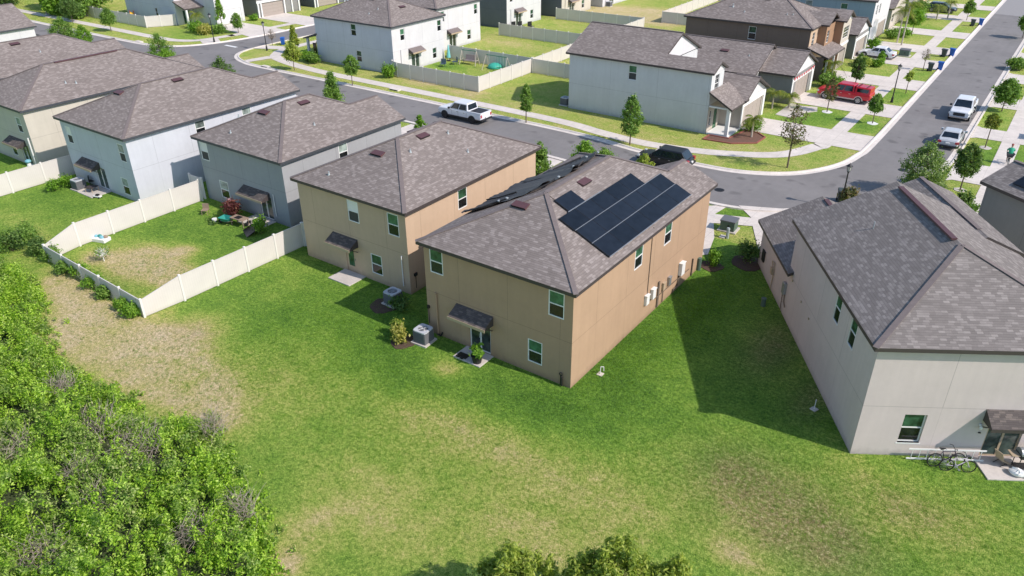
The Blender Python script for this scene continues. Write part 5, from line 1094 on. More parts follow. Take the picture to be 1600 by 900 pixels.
for i, (x_, y_, lb) in enumerate(((7.0,-1.15,'crumpled pale plastic sack on the patio slab, left one'),(7.5,-1.25,'crumpled pale plastic sack on the patio slab, right one'))):
    b = MB(); b.blob((0,0,.15),.32,.26,.16,14,8); rr_ = random.Random(i); b.v = [(v[0]*(1+rr_.uniform(-.16,.16)), v[1]*(1+rr_.uniform(-.16,.16)), max(0, v[2]*(1+rr_.uniform(-.2,.2)))) for v in b.v]
    o = b.build('sack', M['white'], loc=RL(x_, y_, .07), smooth=False); tag(o, lb, 'sack', 'sacks on the patio')

# fenced yard of the slate house
M['teal'] = paint('teal_plastic', (.02,.25,.21), 0, rough=.5); M['blueplastic'] = paint('pale_blue_plastic', (.18,.42,.50), 0, rough=.5); M['wood'] = plain('weathered_wood', (.30,.22,.16), .8, .2)
c = at(158, 376); t = thing('storage_tub', 'pale blue plastic tub full of toys by the yard fence', 'tub', (c.x, c.y, 0), .3); b = MB(); b.box(-.65,-.35,0,.65,.35,.28); b.build('tub', M['white'], t, bevel=.03)
for i, (x_, y_, m_) in enumerate(((-.4,0,'blueplastic'),(-.1,.1,'teal'),(.2,-.05,'blueplastic'),(.42,.1,'wood'))): MB().blob((x_,y_,.33),.19,.15,.13).build('toy', M[m_], t, smooth=True)
c = at(373, 334); t = thing('patio_chair', 'small pale chair alone on the grass behind the slate house', 'chair', (c.x, c.y, 0), .6)
def chair(t, m, w=.5, h=.85):
    MB().box(-w/2,-w/2,.38,w/2,w/2,.43).build('seat', m, t); MB().box(-w/2,w/2-.05,.43,w/2,w/2,h).build('backrest', m, t)
    for x_ in (-w/2+.03, w/2-.03):
        for y_ in (-w/2+.03, w/2-.03): MB().tube((x_,y_,0),(x_,y_,.38),.02,n=6).build('leg', m, t)
t.location = (*at(322, 335).xy, 0); chair(t, M['wood'])
c = at(336, 347); t = thing('garden_pot', 'white pot among low plants on the grass behind the slate house', 'pot', (c.x, c.y, 0)); b = MB(); b.tube((0,0,0),(0,0,.3),.15,.2,n=12); b.build('pot', M['white'], t); leaf_obj('foliage', t, [(-.4,0,.12,.4,.3,.15),(.1,-.3,.1,.4,.25,.12)], 260, .09, L_['dark'], 9)
c = at(355, 350); t = thing('wheelbarrow', 'teal green wheelbarrow on the grass behind the slate house', 'wheelbarrow', (c.x, c.y, 0), .2)
b = MB(); b.loft([[(-.3,-.22,.28),(.3,-.22,.28),(.3,.22,.28),(-.3,.22,.28)],[(-.5,-.36,.58),(.5,-.36,.58),(.5,.36,.58),(-.5,.36,.58)]], close=False); b.quad((-.3,-.22,.28),(-.3,.22,.28),(.3,.22,.28),(.3,-.22,.28)); b.build('tray', M['teal'], t)
MB().tube((-.62,-.05,.18),(-.62,.05,.18),.18,n=14).build('wheel', M['rubber'], t)
for y_ in (-.25,.25): MB().path([(-.6,y_*.3,.2),(.2,y_,.3),(.9,y_,.5)], .02).build('handle', M['wood'], t); MB().tube((.3,y_,.3),(.35,y_,0),.02,n=6).build('leg', M['black'], t)
c = at(376, 352); t = thing('garden_table', 'low weathered table with pots on it behind the slate house', 'table', (c.x, c.y, 0), .1); MB().box(-.7,-.35,.6,.7,.35,.65).build('tabletop', M['wood'], t)
for x_ in (-.62,.62):
    for y_ in (-.28,.28): MB().box(x_-.03,y_-.03,0,x_+.03,y_+.03,.6).build('leg', M['wood'], t)
MB().box(-.3,-.25,.65,.2,.2,.69).build('tray', M['black'], t)
c = at(394, 352); t = thing('tricycle', 'dark child tricycle among clutter behind the slate house', 'tricycle', (c.x, c.y, 0), .5); MB().path([(-.35,0,.25),(.1,0,.3),(.35,0,.6)], .03).build('frame', M['black'], t)
for p_ in ((.35,0,.2),(-.35,.25,.15),(-.35,-.25,.15)): MB().tube((p_[0],p_[1]-.03,p_[2]),(p_[0],p_[1]+.03,p_[2]),p_[2],n=12).build('wheel', M['rubber'], t)
MB().tube((.33,-.2,.62),(.33,.2,.62),.02).build('handlebar', M['white'], t); MB().box(-.3,-.12,.32,-.05,.12,.36).build('seat', M['rubber'], t)
c = at(391, 364); t = thing('solar_panel', 'dark tilted panel leaning on the ground beside a green bush', 'panel', (c.x, c.y, 0), R_(-25)); b = MB(); b.add([(-.7,-.4,.02),(.7,-.4,.02),(.7,.35,.45),(-.7,.35,.45),(-.7,-.4,-.02),(.7,-.4,-.02),(.7,.35,.41),(-.7,.35,.41)], [(0,1,2,3),(7,6,5,4),(0,4,5,1),(1,5,6,2),(2,6,7,3),(3,7,4,0)]); b.build('panel', M['pv'], t); MB().tube((0,.33,.42),(0,.33,0),.02).build('prop', M['black'], t)
c = at(404, 352); t = thing('garden_pot', 'white bucket with dark pots by the slate house door', 'pot', (c.x, c.y, 0)); MB().tube((0,0,0),(0,0,.35),.16,.2,n=12).build('pot', M['white'], t)
for x_, y_ in ((-.45,.2),(-.2,.45),(.35,.2)): MB().tube((x_,y_,0),(x_,y_,.32),.15,.19,n=10).build('small_pot', M['black'], t)
# patio of the pale house
c = at(145, 300); t = thing('garden_table', 'small brown table on the patio of the pale house', 'table', (c.x, c.y, 0), .3); MB().box(-.4,-.4,.45,.4,.4,.5).build('tabletop', M['fascia'], t)
for x_ in (-.35,.35):
    for y_ in (-.35,.35): MB().tube((x_,y_,0),(x_,y_,.45),.025,n=6).build('leg', M['tanmetal'], t)
c = at(139, 291); t = thing('patio_chair', 'dark chair beside the small brown table at the pale house', 'chair', (c.x, c.y+.4, 0), 2.6); chair(t, M['black'])
c = at(153, 309); t = thing('toy_car', 'small white toy on the slab edge at the pale house', 'toy', (c.x, c.y, .0), .4); MB().box(-.35,-.15,.08,.35,.15,.2).build('body', M['white'], t, bevel=.03); MB().box(-.1,-.12,.2,.15,.12,.32).build('seat', M['black'], t)
for x_ in (-.22,.22):
    for y_ in (-.16,.16): MB().tube((x_,y_-.02,.07),(x_,y_+.02,.07),.07,n=8).build('wheel', M['rubber'], t)
c = at(27, 272); t = thing('garden_toy', 'white and blue garden ornament behind the cream house fence', 'ornament', (c.x, c.y+1.2, 0)); MB().tube((0,0,0),(0,0,.7),.25,.15,n=10).build('base', M['white'], t); MB().blob((0,0,.85),.28,.28,.18).build('bowl', M['blueplastic'], t, smooth=True)

# playground garden
M['swingframe'] = plain('pale_swing_frame', (.50,.44,.38), .6, .1); M['swinggrey'] = plain('swing_cushion', (.26,.22,.22), .8); M['chairblue'] = plain('slate_blue_plastic', (.06,.10,.14), .5); M['playgreen'] = paint('play_green', (.02,.17,.10), 0, rough=.5); M['dome'] = paint('turquoise_plastic', (.05,.40,.30), 0, rough=.45)
t = thing('garden_swing', 'large pale framed swing bench against the shaded fence', 'swing bench', (-66.3, 82.35, 0), R_(8))
for x_ in (-1.25, 1.25): b = MB(); b.tube((x_,-.6,0),(x_*.9,0,1.85),.05); b.tube((x_,.6,0),(x_*.9,0,1.85),.05); b.tube((x_*.97,-.38,.6),(x_*.97,.38,.6),.03); b.build('side_frame', M['swingframe'], t)
MB().tube((-1.15,0,1.85),(1.15,0,1.85),.05).build('top_bar', M['playgreen'], t); MB().box(-.8,-.3,.5,.8,.3,.56).build('seat', M['swinggrey'], t)
b = MB(); b.add([(-.8,.3,.56),(.8,.3,.56),(.8,.45,1.2),(-.8,.45,1.2),(-.8,.36,.56),(.8,.36,.56),(.8,.51,1.2),(-.8,.51,1.2)], [(3,2,1,0),(4,5,6,7),(0,1,5,4),(1,2,6,5),(2,3,7,6),(3,0,4,7)]); b.build('backrest', M['swinggrey'], t)
for x_ in (-.85,.85): MB().tube((x_,0,.55),(x_,0,1.85),.015).build('chain', M['swingframe'], t)
t = thing('swing_set', 'child swing set with green top bar and pale A frames', 'swing set', (-61.1, 81.6, 0), R_(2))
for x_ in (-1.75, 1.75): b = MB(); b.tube((x_*1.05,-.8,0),(x_*.95,0,1.9),.04); b.tube((x_*1.05,.8,0),(x_*.95,0,1.9),.04); b.build('side_frame', M['swingframe'], t)
MB().tube((-1.68,0,1.9),(1.68,0,1.9),.045).build('top_bar', M['playgreen'], t)
for x_ in (.2, .65, 1.1):
    b = MB(); b.tube((x_-.16,0,1.9),(x_-.16,0,.5),.014); b.tube((x_+.16,0,1.9),(x_+.16,0,.5),.014); b.box(x_-.2,-.1,.46,x_+.2,.1,.5); b.build('swing', M['playgreen'], t)
c = at(773, 106); t = thing('sand_pool', 'round turquoise domed cover in front of the swing set', 'play dome', (c.x, c.y, 0)); b = MB(); b.blob((0,0,.12),.95,.95,.55,20,10); b.v = [(v[0], v[1], max(v[2], 0)) for v in b.v]; b.build('dome', M['dome'], t, smooth=True); MB().tube((0,0,0),(0,0,.1),1.02,n=24).build('rim', M['playgreen'], t)
t = thing('folded_parasol', 'closed turquoise parasol beside the white house wall', 'parasol', (-69.9, 82.3, 0)); MB().tube((0,0,0),(0,0,.15),.28,n=12).build('base', M['black'], t); MB().tube((0,0,.1),(0,0,2.3),.03).build('pole', M['white'], t); MB().tube((0,0,.5),(0,0,2.2),.28,.06,n=10).build('canopy', paint('turquoise_cloth', (.18,.55,.55), 0, rough=.8), t)
for x_, y_, r, lb in ((-68.4,79.3,.4,'slate blue garden chair on the left in the fenced garden'),(-67.9,81.2,-.6,'slate blue garden chair near the closed parasol')): t = thing('garden_chair', lb, 'chair', (x_, y_, 0), r, 'slate blue garden chairs'); chair(t, M['chairblue'], .7, 1.0); [MB().box(s_*.35-.05,-.35,.58,s_*.35+.05,.3,.61).build('armrest', M['chairblue'], t) for s_ in (-1,1)]
for x_, y_, lb in ((-69.2,106.8,'dark garden chair by the far patio, left one'),(-68.4,107.5,'dark garden chair by the far patio, middle one'),(-67.0,108.3,'brown garden chair by the far patio, right one')):
    t = thing('garden_chair', lb, 'chair', (x_-6.2, y_-1.0, 0), 1.2, 'chairs by the far patio'); chair(t, M['black'], .8, 1.1)
c = at(207, 30); t = thing('slide', 'small red and yellow child slide in the top left garden', 'slide', (c.x, c.y, 0), .8); b = MB(); b.add([(-.3,-.8,.1),(.3,-.8,.1),(.3,.5,1.1),(-.3,.5,1.1)], [(0,1,2,3)]); q = b.build('chute', paint('toy_yellow', (.8,.45,.03), 0), t); q.modifiers.new('s','SOLIDIFY').thickness = .08
b = MB(); b.tube((-.3,.9,0),(-.3,.5,1.4),.06); b.tube((.3,.9,0),(.3,.5,1.4),.06); b.box(-.3,.5,.5,.3,.8,.56); b.build('steps', paint('toy_red', (.7,.05,.03), 0), t)
c = at(1398, 23); t = None

# ------------------------------------------------------------------ vehicles (local +x is forward)
M['chrome'] = plain('chrome', (.55,.56,.58), .2, .05, metal=1); M['rim'] = plain('alloy', (.42,.43,.45), .35, .05, metal=.7); M['lens_red'] = paint('lens_red', (.45,.01,.02), 1); M['lens_white'] = paint('lens_white', (.6,.62,.65), 1); M['darkplastic'] = plain('dark_plastic', (.025,.026,.03), .6)
def vehicle(label, cat, x, y, rz, kind, col, trim=None, wheelm='rim', group='parked vehicles', cover=None, capshell=False):
    """kind: pickup / suv / sedan. Body lofted from cross sections, glasshouse, four wheels"""
    t = thing({'pickup': 'pickup_truck', 'suv': 'parked_suv', 'sedan': 'parked_car'}[kind], label, cat, (x, y, .015), rz, group)
    if kind == 'pickup': L, Wd, WB, rw, hb, gc = 5.85, 2.0, 3.7, .40, 1.12, .45
    elif kind == 'suv': L, Wd, WB, rw, hb, gc = 4.9, 1.95, 2.95, .37, 1.08, .34
    else: L, Wd, WB, rw, hb, gc = 4.8, 1.84, 2.8, .335, .92, .24
    hw = Wd/2; xf, xr = L/2, -L/2
    if kind == 'sedan': st = [(xr,.42,.80,.78),(xr+.12,.30,.93,.92),(xr+.7,gc,.98,.99),(-.6,gc,.93,1),(.8,gc,.90,1),(xf-.9,gc,.84,.98),(xf-.25,.28,.68,.90),(xf,.36,.55,.74)]
    elif kind == 'suv': st = [(xr,.5,.88,.82),(xr+.14,.38,1.0,.94),(-1.0,gc,1.02,1),(.7,gc,1.0,1),(1.1,gc,.98,.99),(xf-.4,.36,.88,.93),(xf,.42,.70,.80)]
    else: st = [(xr,.55,1.14,.95),(xr+.06,.5,1.18,.99),(-1.0,gc,1.18,1),(.6,gc,1.18,1),(1.2,gc,1.22,1),(xf-.45,.45,1.15,.97),(xf-.08,.5,1.08,.93),(xf,.55,1.0,.90)]
    rings = []
    for sx_, zb, zt_, k_ in st:
        w_ = hw*k_; m_ = (zb+zt_)/2
        rings.append([(sx_,-w_*.90,zb),(sx_,-w_,zb+.12),(sx_,-w_,m_+.08),(sx_,-w_*.97,zt_-.07),(sx_,-w_*.90,zt_),(sx_,0,zt_+.035),(sx_,w_*.90,zt_),(sx_,w_*.97,zt_-.07),(sx_,w_,m_+.08),(sx_,w_,zb+.12),(sx_,w_*.90,zb)])
    if kind == 'pickup' and not capshell: pass
    b = MB(); b.loft(rings); body = b.build('body', col, t, smooth=False, bevel=.03)
    # glasshouse: front base, front top, rear top, rear base
    if kind == 'sedan': gx = (1.05, .25, -1.15, -1.85); zt_ = 1.42; zb = .90
    elif kind == 'suv': gx = (1.30, .50, -1.75, -2.25); zt_ = 1.60; zb = .98
    else: gx = (1.50, .80, -1.02, -1.16); zt_ = 1.90; zb = 1.16; zc = 1.2
    wb, wt_ = hw*.94, hw*.79
    B_ = [(gx[0],-wb,zb),(gx[0],wb,zb),(gx[3],wb,zb),(gx[3],-wb,zb)]; T_ = [(gx[1],-wt_,zt_),(gx[1],wt_,zt_),(gx[2],wt_,zt_),(gx[2],-wt_,zt_)]
    b = MB(); v = B_+T_; rf = .06; top = [(gx[1]-.12,-wt_+.12,zt_+rf),(gx[1]-.12,wt_-.12,zt_+rf),(gx[2]+.12,wt_-.12,zt_+rf),(gx[2]+.12,-wt_+.12,zt_+rf)]
    b.add(v+top, [(0,1,5,4),(1,2,6,5),(2,3,7,6),(3,0,4,7),(4,5,9,8),(5,6,10,9),(6,7,11,10),(7,4,8,11),(8,9,10,11)]); cab = b.build('cab', col, t, bevel=.02)
    def pane(nm, a, c_, d_, e, u0_, u1_, v0_, v1_, off=.012):
        a, c_, d_, e = map(Vector, (a, c_, d_, e)); P = lambda u, v_: (a*(1-u)+c_*u)*(1-v_)+(e*(1-u)+d_*u)*v_
        n = (c_-a).cross(e-a).normalized(); q = [P(u0_,v0_),P(u1_,v0_),P(u1_,v1_),P(u0_,v1_)]
        if n.dot((a+c_+d_+e)/4-Vector((0,0,1.2))) < 0: n = -n
        b = MB(); b.add([tuple(p+n*off) for p in q]+[tuple(p-n*.01) for p in q], [(0,1,2,3),(0,4,5,1),(1,5,6,2),(2,6,7,3),(3,7,4,0)]); b.build(nm, M['carglass'], cab)
    pane('windshield', B_[0], B_[1], T_[1], T_[0], .06, .94, .08, .93); pane('rear_window', B_[3], B_[2], T_[2], T_[3], .08, .92, .18 if kind != 'sedan' else .08, .92)
    spl = {'sedan': [(.10,.46),(.50,.86)], 'suv': [(.05,.32),(.345,.62),(.65,.94)], 'pickup': [(.10,.50),(.54,.93)]}[kind]
    for a, c_, d_, e in ((B_[0],B_[3],T_[3],T_[0]),(B_[1],B_[2],T_[2],T_[1])):
        for u0_, u1_ in spl: pane('side_window', a, c_, d_, e, u0_, u1_, .14, .90)
    if kind == 'pickup':
        if capshell:
            b = MB(); b.loft([[(x_,-wb,1.16),(x_,wb,1.16),(x_,wt_+.03,z_),(x_,wt_-.1,z_+.05),(x_,-wt_+.1,z_+.05),(x_,-wt_-.03,z_)] for x_, z_ in ((-1.2,1.84),(-2.85,1.78))]); cs = b.build('bed_cap', col, t, bevel=.02)
            for s_ in (-1, 1):
                b = MB(); y0_, y1_ = s_*(wb-.03), s_*(wt_+.05); b.add([(-1.4,s_*(hw*.915),1.32),(-2.65,s_*(hw*.915),1.32),(-2.65,s_*(hw*.845),1.68),(-1.4,s_*(hw*.845),1.70)], [(0,1,2,3)]); q = b.build('side_window', M['carglass'], cs); q.modifiers.new('s','SOLIDIFY').thickness = .03
            b = MB(); b.box(-1.5,-.75,1.90,-1.44,.75,1.96); b.box(-2.4,-.75,1.86,-2.34,.75,1.92); b.build('roof_bar', M['darkplastic'], cs)
        else:
            MB().box(-2.80,-.80,1.212,-1.25,.80,1.236).build('bed_cover', M['darkplastic'], t); b = MB(); b.box(-2.80,-.95,1.15,-1.18,-.81,1.27); b.box(-2.80,.81,1.15,-1.18,.95,1.27); b.box(-2.92,-.95,1.15,-2.80,.95,1.26); b.build('bed_rail', col, t, bevel=.015)
    tm = trim or M['darkplastic']
    for xx in (WB/2, -WB/2):
        xx += {'pickup': .12, 'suv': .08, 'sedan': .05}[kind]
        for s_ in (-1, 1):
            n = 16; b = MB()                                # dark wheel well with a lip
            b.add([(xx+(rw+.09)*math.cos(math.pi*i/n), s_*(hw+.012), rw+(rw+.09)*math.sin(math.pi*i/n)*1.02) for i in range(n+1)]+[(xx+(rw+.09)*math.cos(math.pi*i/n), s_*(hw-.25), rw+(rw+.09)*math.sin(math.pi*i/n)) for i in range(n+1)], [tuple(range(n+1))]+[(i,i+1,n+2+i,n+1+i) for i in range(n)])
            b.build('wheel_arch', tm if capshell else M['darkplastic'], t)
            w_ = MB(); w_.tube((xx, s_*(hw-.21), rw), (xx, s_*(hw+.03), rw), rw, n=22); w_ = w_.build('wheel', M['rubber'], t, bevel=.02)
            g = MB(); y_ = s_*(hw+.031); g.tube((xx, s_*(hw+.0), rw), (xx, s_*(hw+.034), rw), rw*.30, n=12)
            for k_ in range(6): a = k_*math.pi/3; g.bar((xx,y_,rw),(xx+rw*.64*math.cos(a),y_,rw+rw*.64*math.sin(a)), .03, rw*.26)
            for k_ in range(16): a, c_ = 2*math.pi*k_/16, 2*math.pi*(k_+1)/16; g.tube((xx+rw*.64*math.cos(a),y_,rw+rw*.64*math.sin(a)),(xx+rw*.64*math.cos(c_),y_,rw+rw*.64*math.sin(c_)),.022,n=5)
            g.build('rim', M[wheelm], w_)
    for s_ in (-1, 1):
        zl = {'pickup': .86, 'suv': .74, 'sedan': .62}[kind]; zr2 = {'pickup': .92, 'suv': .86, 'sedan': .78}[kind]
        xa = xf-.10 if kind != 'sedan' else xf-.20
        MB().box(xa-.12, s_*hw*.84-.17, zl-.09, xa+(.08 if kind != 'sedan' else .10), s_*hw*.84+.11, zl+.09).build('headlight', M['lens_white'], t, bevel=.02)
        MB().box(xr-.015, s_*hw*.82-(.10 if kind == 'pickup' else .2), zr2-.16, xr+.25, s_*hw*.82+.13, zr2+(.16 if kind != 'sedan' else .05)).build('tail_light', M['lens_red'], t, bevel=.02)
        b = MB(); mx = gx[0]-.25; b.box(mx-.1, s_*(hw+.02)-.0, zb+.05, mx+.08, s_*(hw+.24), zb+.25) if s_ > 0 else b.box(mx-.1, -(hw+.24), zb+.05, mx+.08, -(hw+.02), zb+.25); b.build('mirror', M['darkplastic'] if kind == 'pickup' else col, t, bevel=.03)
        for dx in ((.25,-.70) if kind != 'sedan' else (.2,-.75)): MB().box(dx-.10, min(s_*hw, s_*(hw+.03)), zb-.18, dx+.10, max(s_*hw, s_*(hw+.03)), zb-.14).build('door_handle', tm if trim else M['chrome'], t)
        for dx in ((.95,.10,-1.02) if kind == 'pickup' else (.72,-.3,-1.25)): MB().box(dx-.006, min(s_*(hw-.01), s_*(hw+.006)), gc+.15, dx+.006, max(s_*(hw-.01), s_*(hw+.006)), zb-.06).build('door_gap', M['darkplastic'], t)
        if kind != 'sedan' or True: MB().box(-WB/2+rw+.2, s_*(hw-.03)-.03, gc-.04, WB/2-rw-.05, s_*(hw-.03)+.05, gc+.09).build('sill', trim or M['darkplastic'], t)
    MB().box(xf-.10,-hw*.55,.62 if kind != 'sedan' else .42,xf+.02,hw*.55,.96 if kind == 'pickup' else (.82 if kind == 'suv' else .56)).build('grille', M['darkplastic'], t, bevel=.02)
    MB().box(xf-.12,-hw*.9,.40 if kind != 'sedan' else .25,xf+.05,hw*.9,.58 if kind != 'sedan' else .38).build('bumper', M['chrome'] if kind == 'pickup' and not trim else (trim or M['darkplastic']), t, bevel=.03)
    MB().box(xr-.10,-hw*.92,.42 if kind != 'sedan' else .30,xr+.10,hw*.92,.62 if kind != 'sedan' else .45).build('bumper', M['darkplastic'], t, bevel=.03)
    MB().box(xr-.112,-.17,.66 if kind != 'sedan' else .6,xr+.01,.17,.80 if kind != 'sedan' else .72).build('number_plate', M['white'], t)
    b = MB(); b.box(xr+.4,-.6,.30,xf-.6,.6,.34); b.build('underside', M['darkplastic'], t)
    return t
white = paint('car_white', (.72,.74,.77)); black = paint('car_black', (.010,.011,.013)); red = paint('car_red', (.50,.006,.022)); silver = paint('car_silver', (.50,.52,.54)); navy = paint('car_navy', (.015,.025,.06)); tantrim = plain('trim_pinkish', (.55,.42,.40), .5)
vehicle('white pickup truck with dark bed cover parked on the street behind the near houses', 'pickup truck', -51.25, 62.55, R_(180), 'pickup', white, wheelm='darkplastic')
vehicle('black SUV parked on the street behind the solar panelled house', 'SUV', -27.35, 62.0, R_(183), 'suv', black)
vehicle('red pickup truck with bed cap and tan trim parked on a driveway', 'pickup truck', -19.75, 93.0, R_(180-3), 'pickup', red, tantrim, capshell=True)
vehicle('white pickup truck facing the camera on the big road', 'pickup truck', -7.75, 93.9, R_(-90), 'pickup', white)
vehicle('white sedan seen from behind on the big road near the bend', 'car', -7.15, 83.2, R_(90), 'sedan', silver)
vehicle('white sedan parked on the driveway of the taupe house', 'car', -21.9, 117.2, R_(178), 'sedan', white)
vehicle('dark blue car parked near the palms at the top edge', 'car', -21.0, 160.0, R_(0), 'suv', navy)
vehicle('white car at the right edge with a red tail light showing', 'car', 1.6, 89.4, R_(0), 'suv', white)

# ------------------------------------------------------------------ cyclist
def skin_fig(name, verts, edges, rad, mat, parent=None, root=0):
    me = bpy.data.meshes.new(name); me.from_pydata(verts, edges, []); me.update(); me.materials.append(mat)
    o = bpy.data.objects.new(name, me); COL.objects.link(o); o.modifiers.new('skin', 'SKIN'); 
    if not me.skin_vertices: me.attributes
    sk = me.skin_vertices[0].data
    for i, r in enumerate(rad): sk[i].radius = (r, r) if not isinstance(r, tuple) else r; sk[i].use_root = (i == root)
    s_ = o.modifiers.new('sub', 'SUBSURF'); s_.levels = 2; s_.render_levels = 2
    if parent: o.parent = parent
    return o
M['skin'] = plain('skin', (.42,.24,.17), .6, .08); M['shirt'] = plain('green_shirt', (.03,.36,.22), .8, .15); M['shorts'] = plain('dark_shorts', (.03,.032,.04), .8); M['cap'] = plain('reddish_cap', (.35,.09,.08), .8)
def ensure_skin():
    pass
c = at(1571, 256); cy = (c.x+.1, c.y+.2)
bk = bicycle('black bicycle being ridden along the right pavement', cy[0], cy[1], R_(100), paint('bike_black', (.02,.02,.025)), tilt=0); bk['group'] = 'bicycles'
pv_ = [(-.24,0,.98),(-.20,0,1.15),(-.10,0,1.42),(-.04,0,1.52),(0,0,1.64),(.02,0,1.74),           # 0 pelvis 1 waist 2 chest 3 neck 4 head low 5 head
       (-.08,.19,1.43),(.08,.27,1.22),(.28,.24,1.06),(.32,.24,1.03),(-.08,-.19,1.43),(.08,-.27,1.22),(.28,-.24,1.06),(.32,-.24,1.03),
       (-.22,.10,.93),(.10,.13,.72),(-.04,.12,.36),(.08,.12,.30),(-.22,-.10,.93),(.16,-.13,.84),(-.14,-.12,.50),(-.02,-.12,.45)]
pe_ = [(0,1),(1,2),(2,3),(3,4),(4,5),(2,6),(6,7),(7,8),(8,9),(2,10),(10,11),(11,12),(12,13),(0,14),(14,15),(15,16),(16,17),(0,18),(18,19),(19,20),(20,21)]
pr_ = [(.15,.12),(.13,.11),(.16,.12),.055,.09,.095,.06,.045,.035,.03,.06,.045,.035,.03,.09,.065,.045,.04,.09,.065,.045,.04]
try:
    tp = thing('person', 'cyclist in a green shirt and dark shorts riding away on the right pavement', 'person', (cy[0], cy[1], 0), R_(100))
    bo_ = skin_fig('body', pv_, pe_, pr_, M['skin'], tp)
    b = MB(); rg = []
    for cx_, z_, rx_, ry_ in ((-.24,.98,.13,.18),(-.19,1.15,.14,.19),(-.13,1.33,.15,.22),(-.08,1.46,.13,.21),(-.05,1.52,.07,.11)): rg.append([(cx_+rx_*math.cos(a_), ry_*math.sin(a_), z_+.25*rx_*math.cos(a_)*-1) for a_ in np.linspace(0, 2*math.pi, 14, endpoint=False)])
    b.loft(rg)
    for s_ in (-1, 1): b.tube((-.09,s_*.17,1.44),(.05,s_*.27,1.25),.085,.075,n=8)
    b.build('shirt', M['shirt'], tp, smooth=True)
    s2 = skin_fig('shorts', [pv_[i] for i in (0,14,15,18,19)], [(0,1),(1,2),(0,3),(3,4)], [(.27,.22),.17,.13,.17,.13], M['shorts'], tp)
    b = MB(); b.blob((.0,0,1.78),.12,.11,.09); b.build('hair', M['cap'], tp, smooth=True)
except Exception as ex: print('person', ex)
# ------------------------------------------------------------------ trees
def tree(label, base, top, wpx, mat='oak', lo=.3, dens=1.0, seed=0, group='young street trees', name='street_tree', sparse=0, leaf=.11, shape='round', lean=None, xy=None, h=None, r=None, bark='bark', cat='tree', kc=None):
    if xy is None: p = at(*base); x, y = p.x, p.y; h = hgt((x, y), top); r = wpx*mpp(x, y, h*.6)/2; q = lean if lean else None
    else: x, y = xy
    rng = np.random.default_rng(seed+11); t = thing(name, label, cat, (x, y, 0), 0, group)
    zb = h*lo; cl = []; k = kc or int(26+26*r); b = MB()
    b.tube((0,0,0),(0,0,zb*.8+.1), .035*h/3+.02, .03*h/3+.01, n=7); b.tube((0,0,zb*.8+.1),(0,0,h*.86), .03*h/3+.008, .01, n=6)
    for i in range(k):
        u = (i+.5)/k; z = zb+(h-zb)*(.04+.92*u)
        if shape == 'cone': rr_ = r*(1.05-u)**.75
        elif shape == 'col': rr_ = r*(.55+.45*math.sin(math.pi*min(1, u*1.05)))
        else: rr_ = r*math.sqrt(max(.06, 1-(2*u-.85)**2*.95))
        a = i*2.4+rng.random(); q = rr_*(.45+.45*rng.random())*(1 if u < .88 else .35); s = r*rng.uniform(.20, .46)*(1-.4*u); s = max(s, .16)
        cl.append((q*math.cos(a), q*math.sin(a), z, s, s, s*.8)); b.tube((0,0,max(zb*.7, z-.45*q-.15)), (q*math.cos(a), q*math.sin(a), z), .018+.006*r, .006, n=4)
    b.build('trunk', M[bark], t)
    n = int(dens*(1100+1700*r)*(1-sparse*.6)); n = max(260, n)
    leaf_obj('crown', t, cl, n, leaf*.72*(1+.2*(y > 90)), L_[mat], seed, up=.15, elong=2.1); return t
TR = [
 ((1230,262),(1232,160),44,'bronze',.36,.75,'sparse tree with bronze top leaves by the corner pavement'),
 ((984,226),(986,148),34,'oak',.22,1.5,'dense dark green young tree before the long light grey wall'),
 ((822,192),(820,130),22,'oak',.3,1.2,'slim young tree right of the white street pickup'),
 ((551,134),(549,86),24,'oak',.38,1.2,'young tree in front of the blue shaded side wall'),
 ((460,110),(460,66),24,'olive',.35,1.3,'light green street tree left of the blue shaded house'),
 ((462,84),(462,38),16,'olive',.3,1.3,'tall light green tree at the corner of the blue shaded house'),
 ((174,49),(172,12),25,'oak',.35,1.2,'young tree on the verge before the top left fence, right one'),
 ((114,35),(111,-4),30,'dark',.35,1.5,'dark young tree on the verge before the top left fence'),
 ((348,46),(338,-6),17,'bright',.3,1.2,'slim bright tree in front of the top left white garage'),
 ((373,52),(369,20),19,'oak',.3,1.1,'young tree by the driveway of the top left white house'),
 ((426,71),(427,45),16,'twig',.4,.6,'bare little tree behind the blue bin'),
 ((1363,193),(1365,146),23,'oak',.42,1.3,'round young tree in the grass island by the red pickup'),
 ((1292,175),(1300,120),22,'bronze',.34,1.0,'bronze leaved young tree in front of the red pickup'),
 ((1336,133),(1339,83),22,'dark',.2,1.1,'tall dark magnolia tree behind the red pickup'),
 ((1415,146),(1423,112),9,'olive',.6,.4,'nearly bare sapling by the nearest bins'),
 ((1442,110),(1451,76),16,'twig',.5,.4,'bare pinkish sapling beside the nearest dark bin'),
 ((1375,100),(1377,81),10,'bright',.35,.6,'tiny sapling behind the white car'),
 ((1424,55),(1424,15),22,'bright',.45,1.3,'round bright tree on the lawn between two driveways'),
 ((1510,32),(1517,0),18,'oak',.4,1.2,'young tree beside the pavement near the top edge'),
 ((1500,297),(1503,222),42,'dark',.36,1.7,'dark leafed young tree beside the road bend, right one'),
 ((1565,174),(1569,121),38,'oak',.30,1.5,'broad dark tree on the verge right of the white road pickup'),
 ((1588,109),(1592,92),30,'oak',.35,1.3,'tree cut by the right edge beyond the white road pickup'),
 ((1539,231),(1554,178),24,'palm',.62,.6,'thin trunked yellow green young tree beside the sedan verge'),
 ((1597,60),(1600,20),26,'oak',.35,1.2,'far verge tree cut by the right edge near the top'),
]
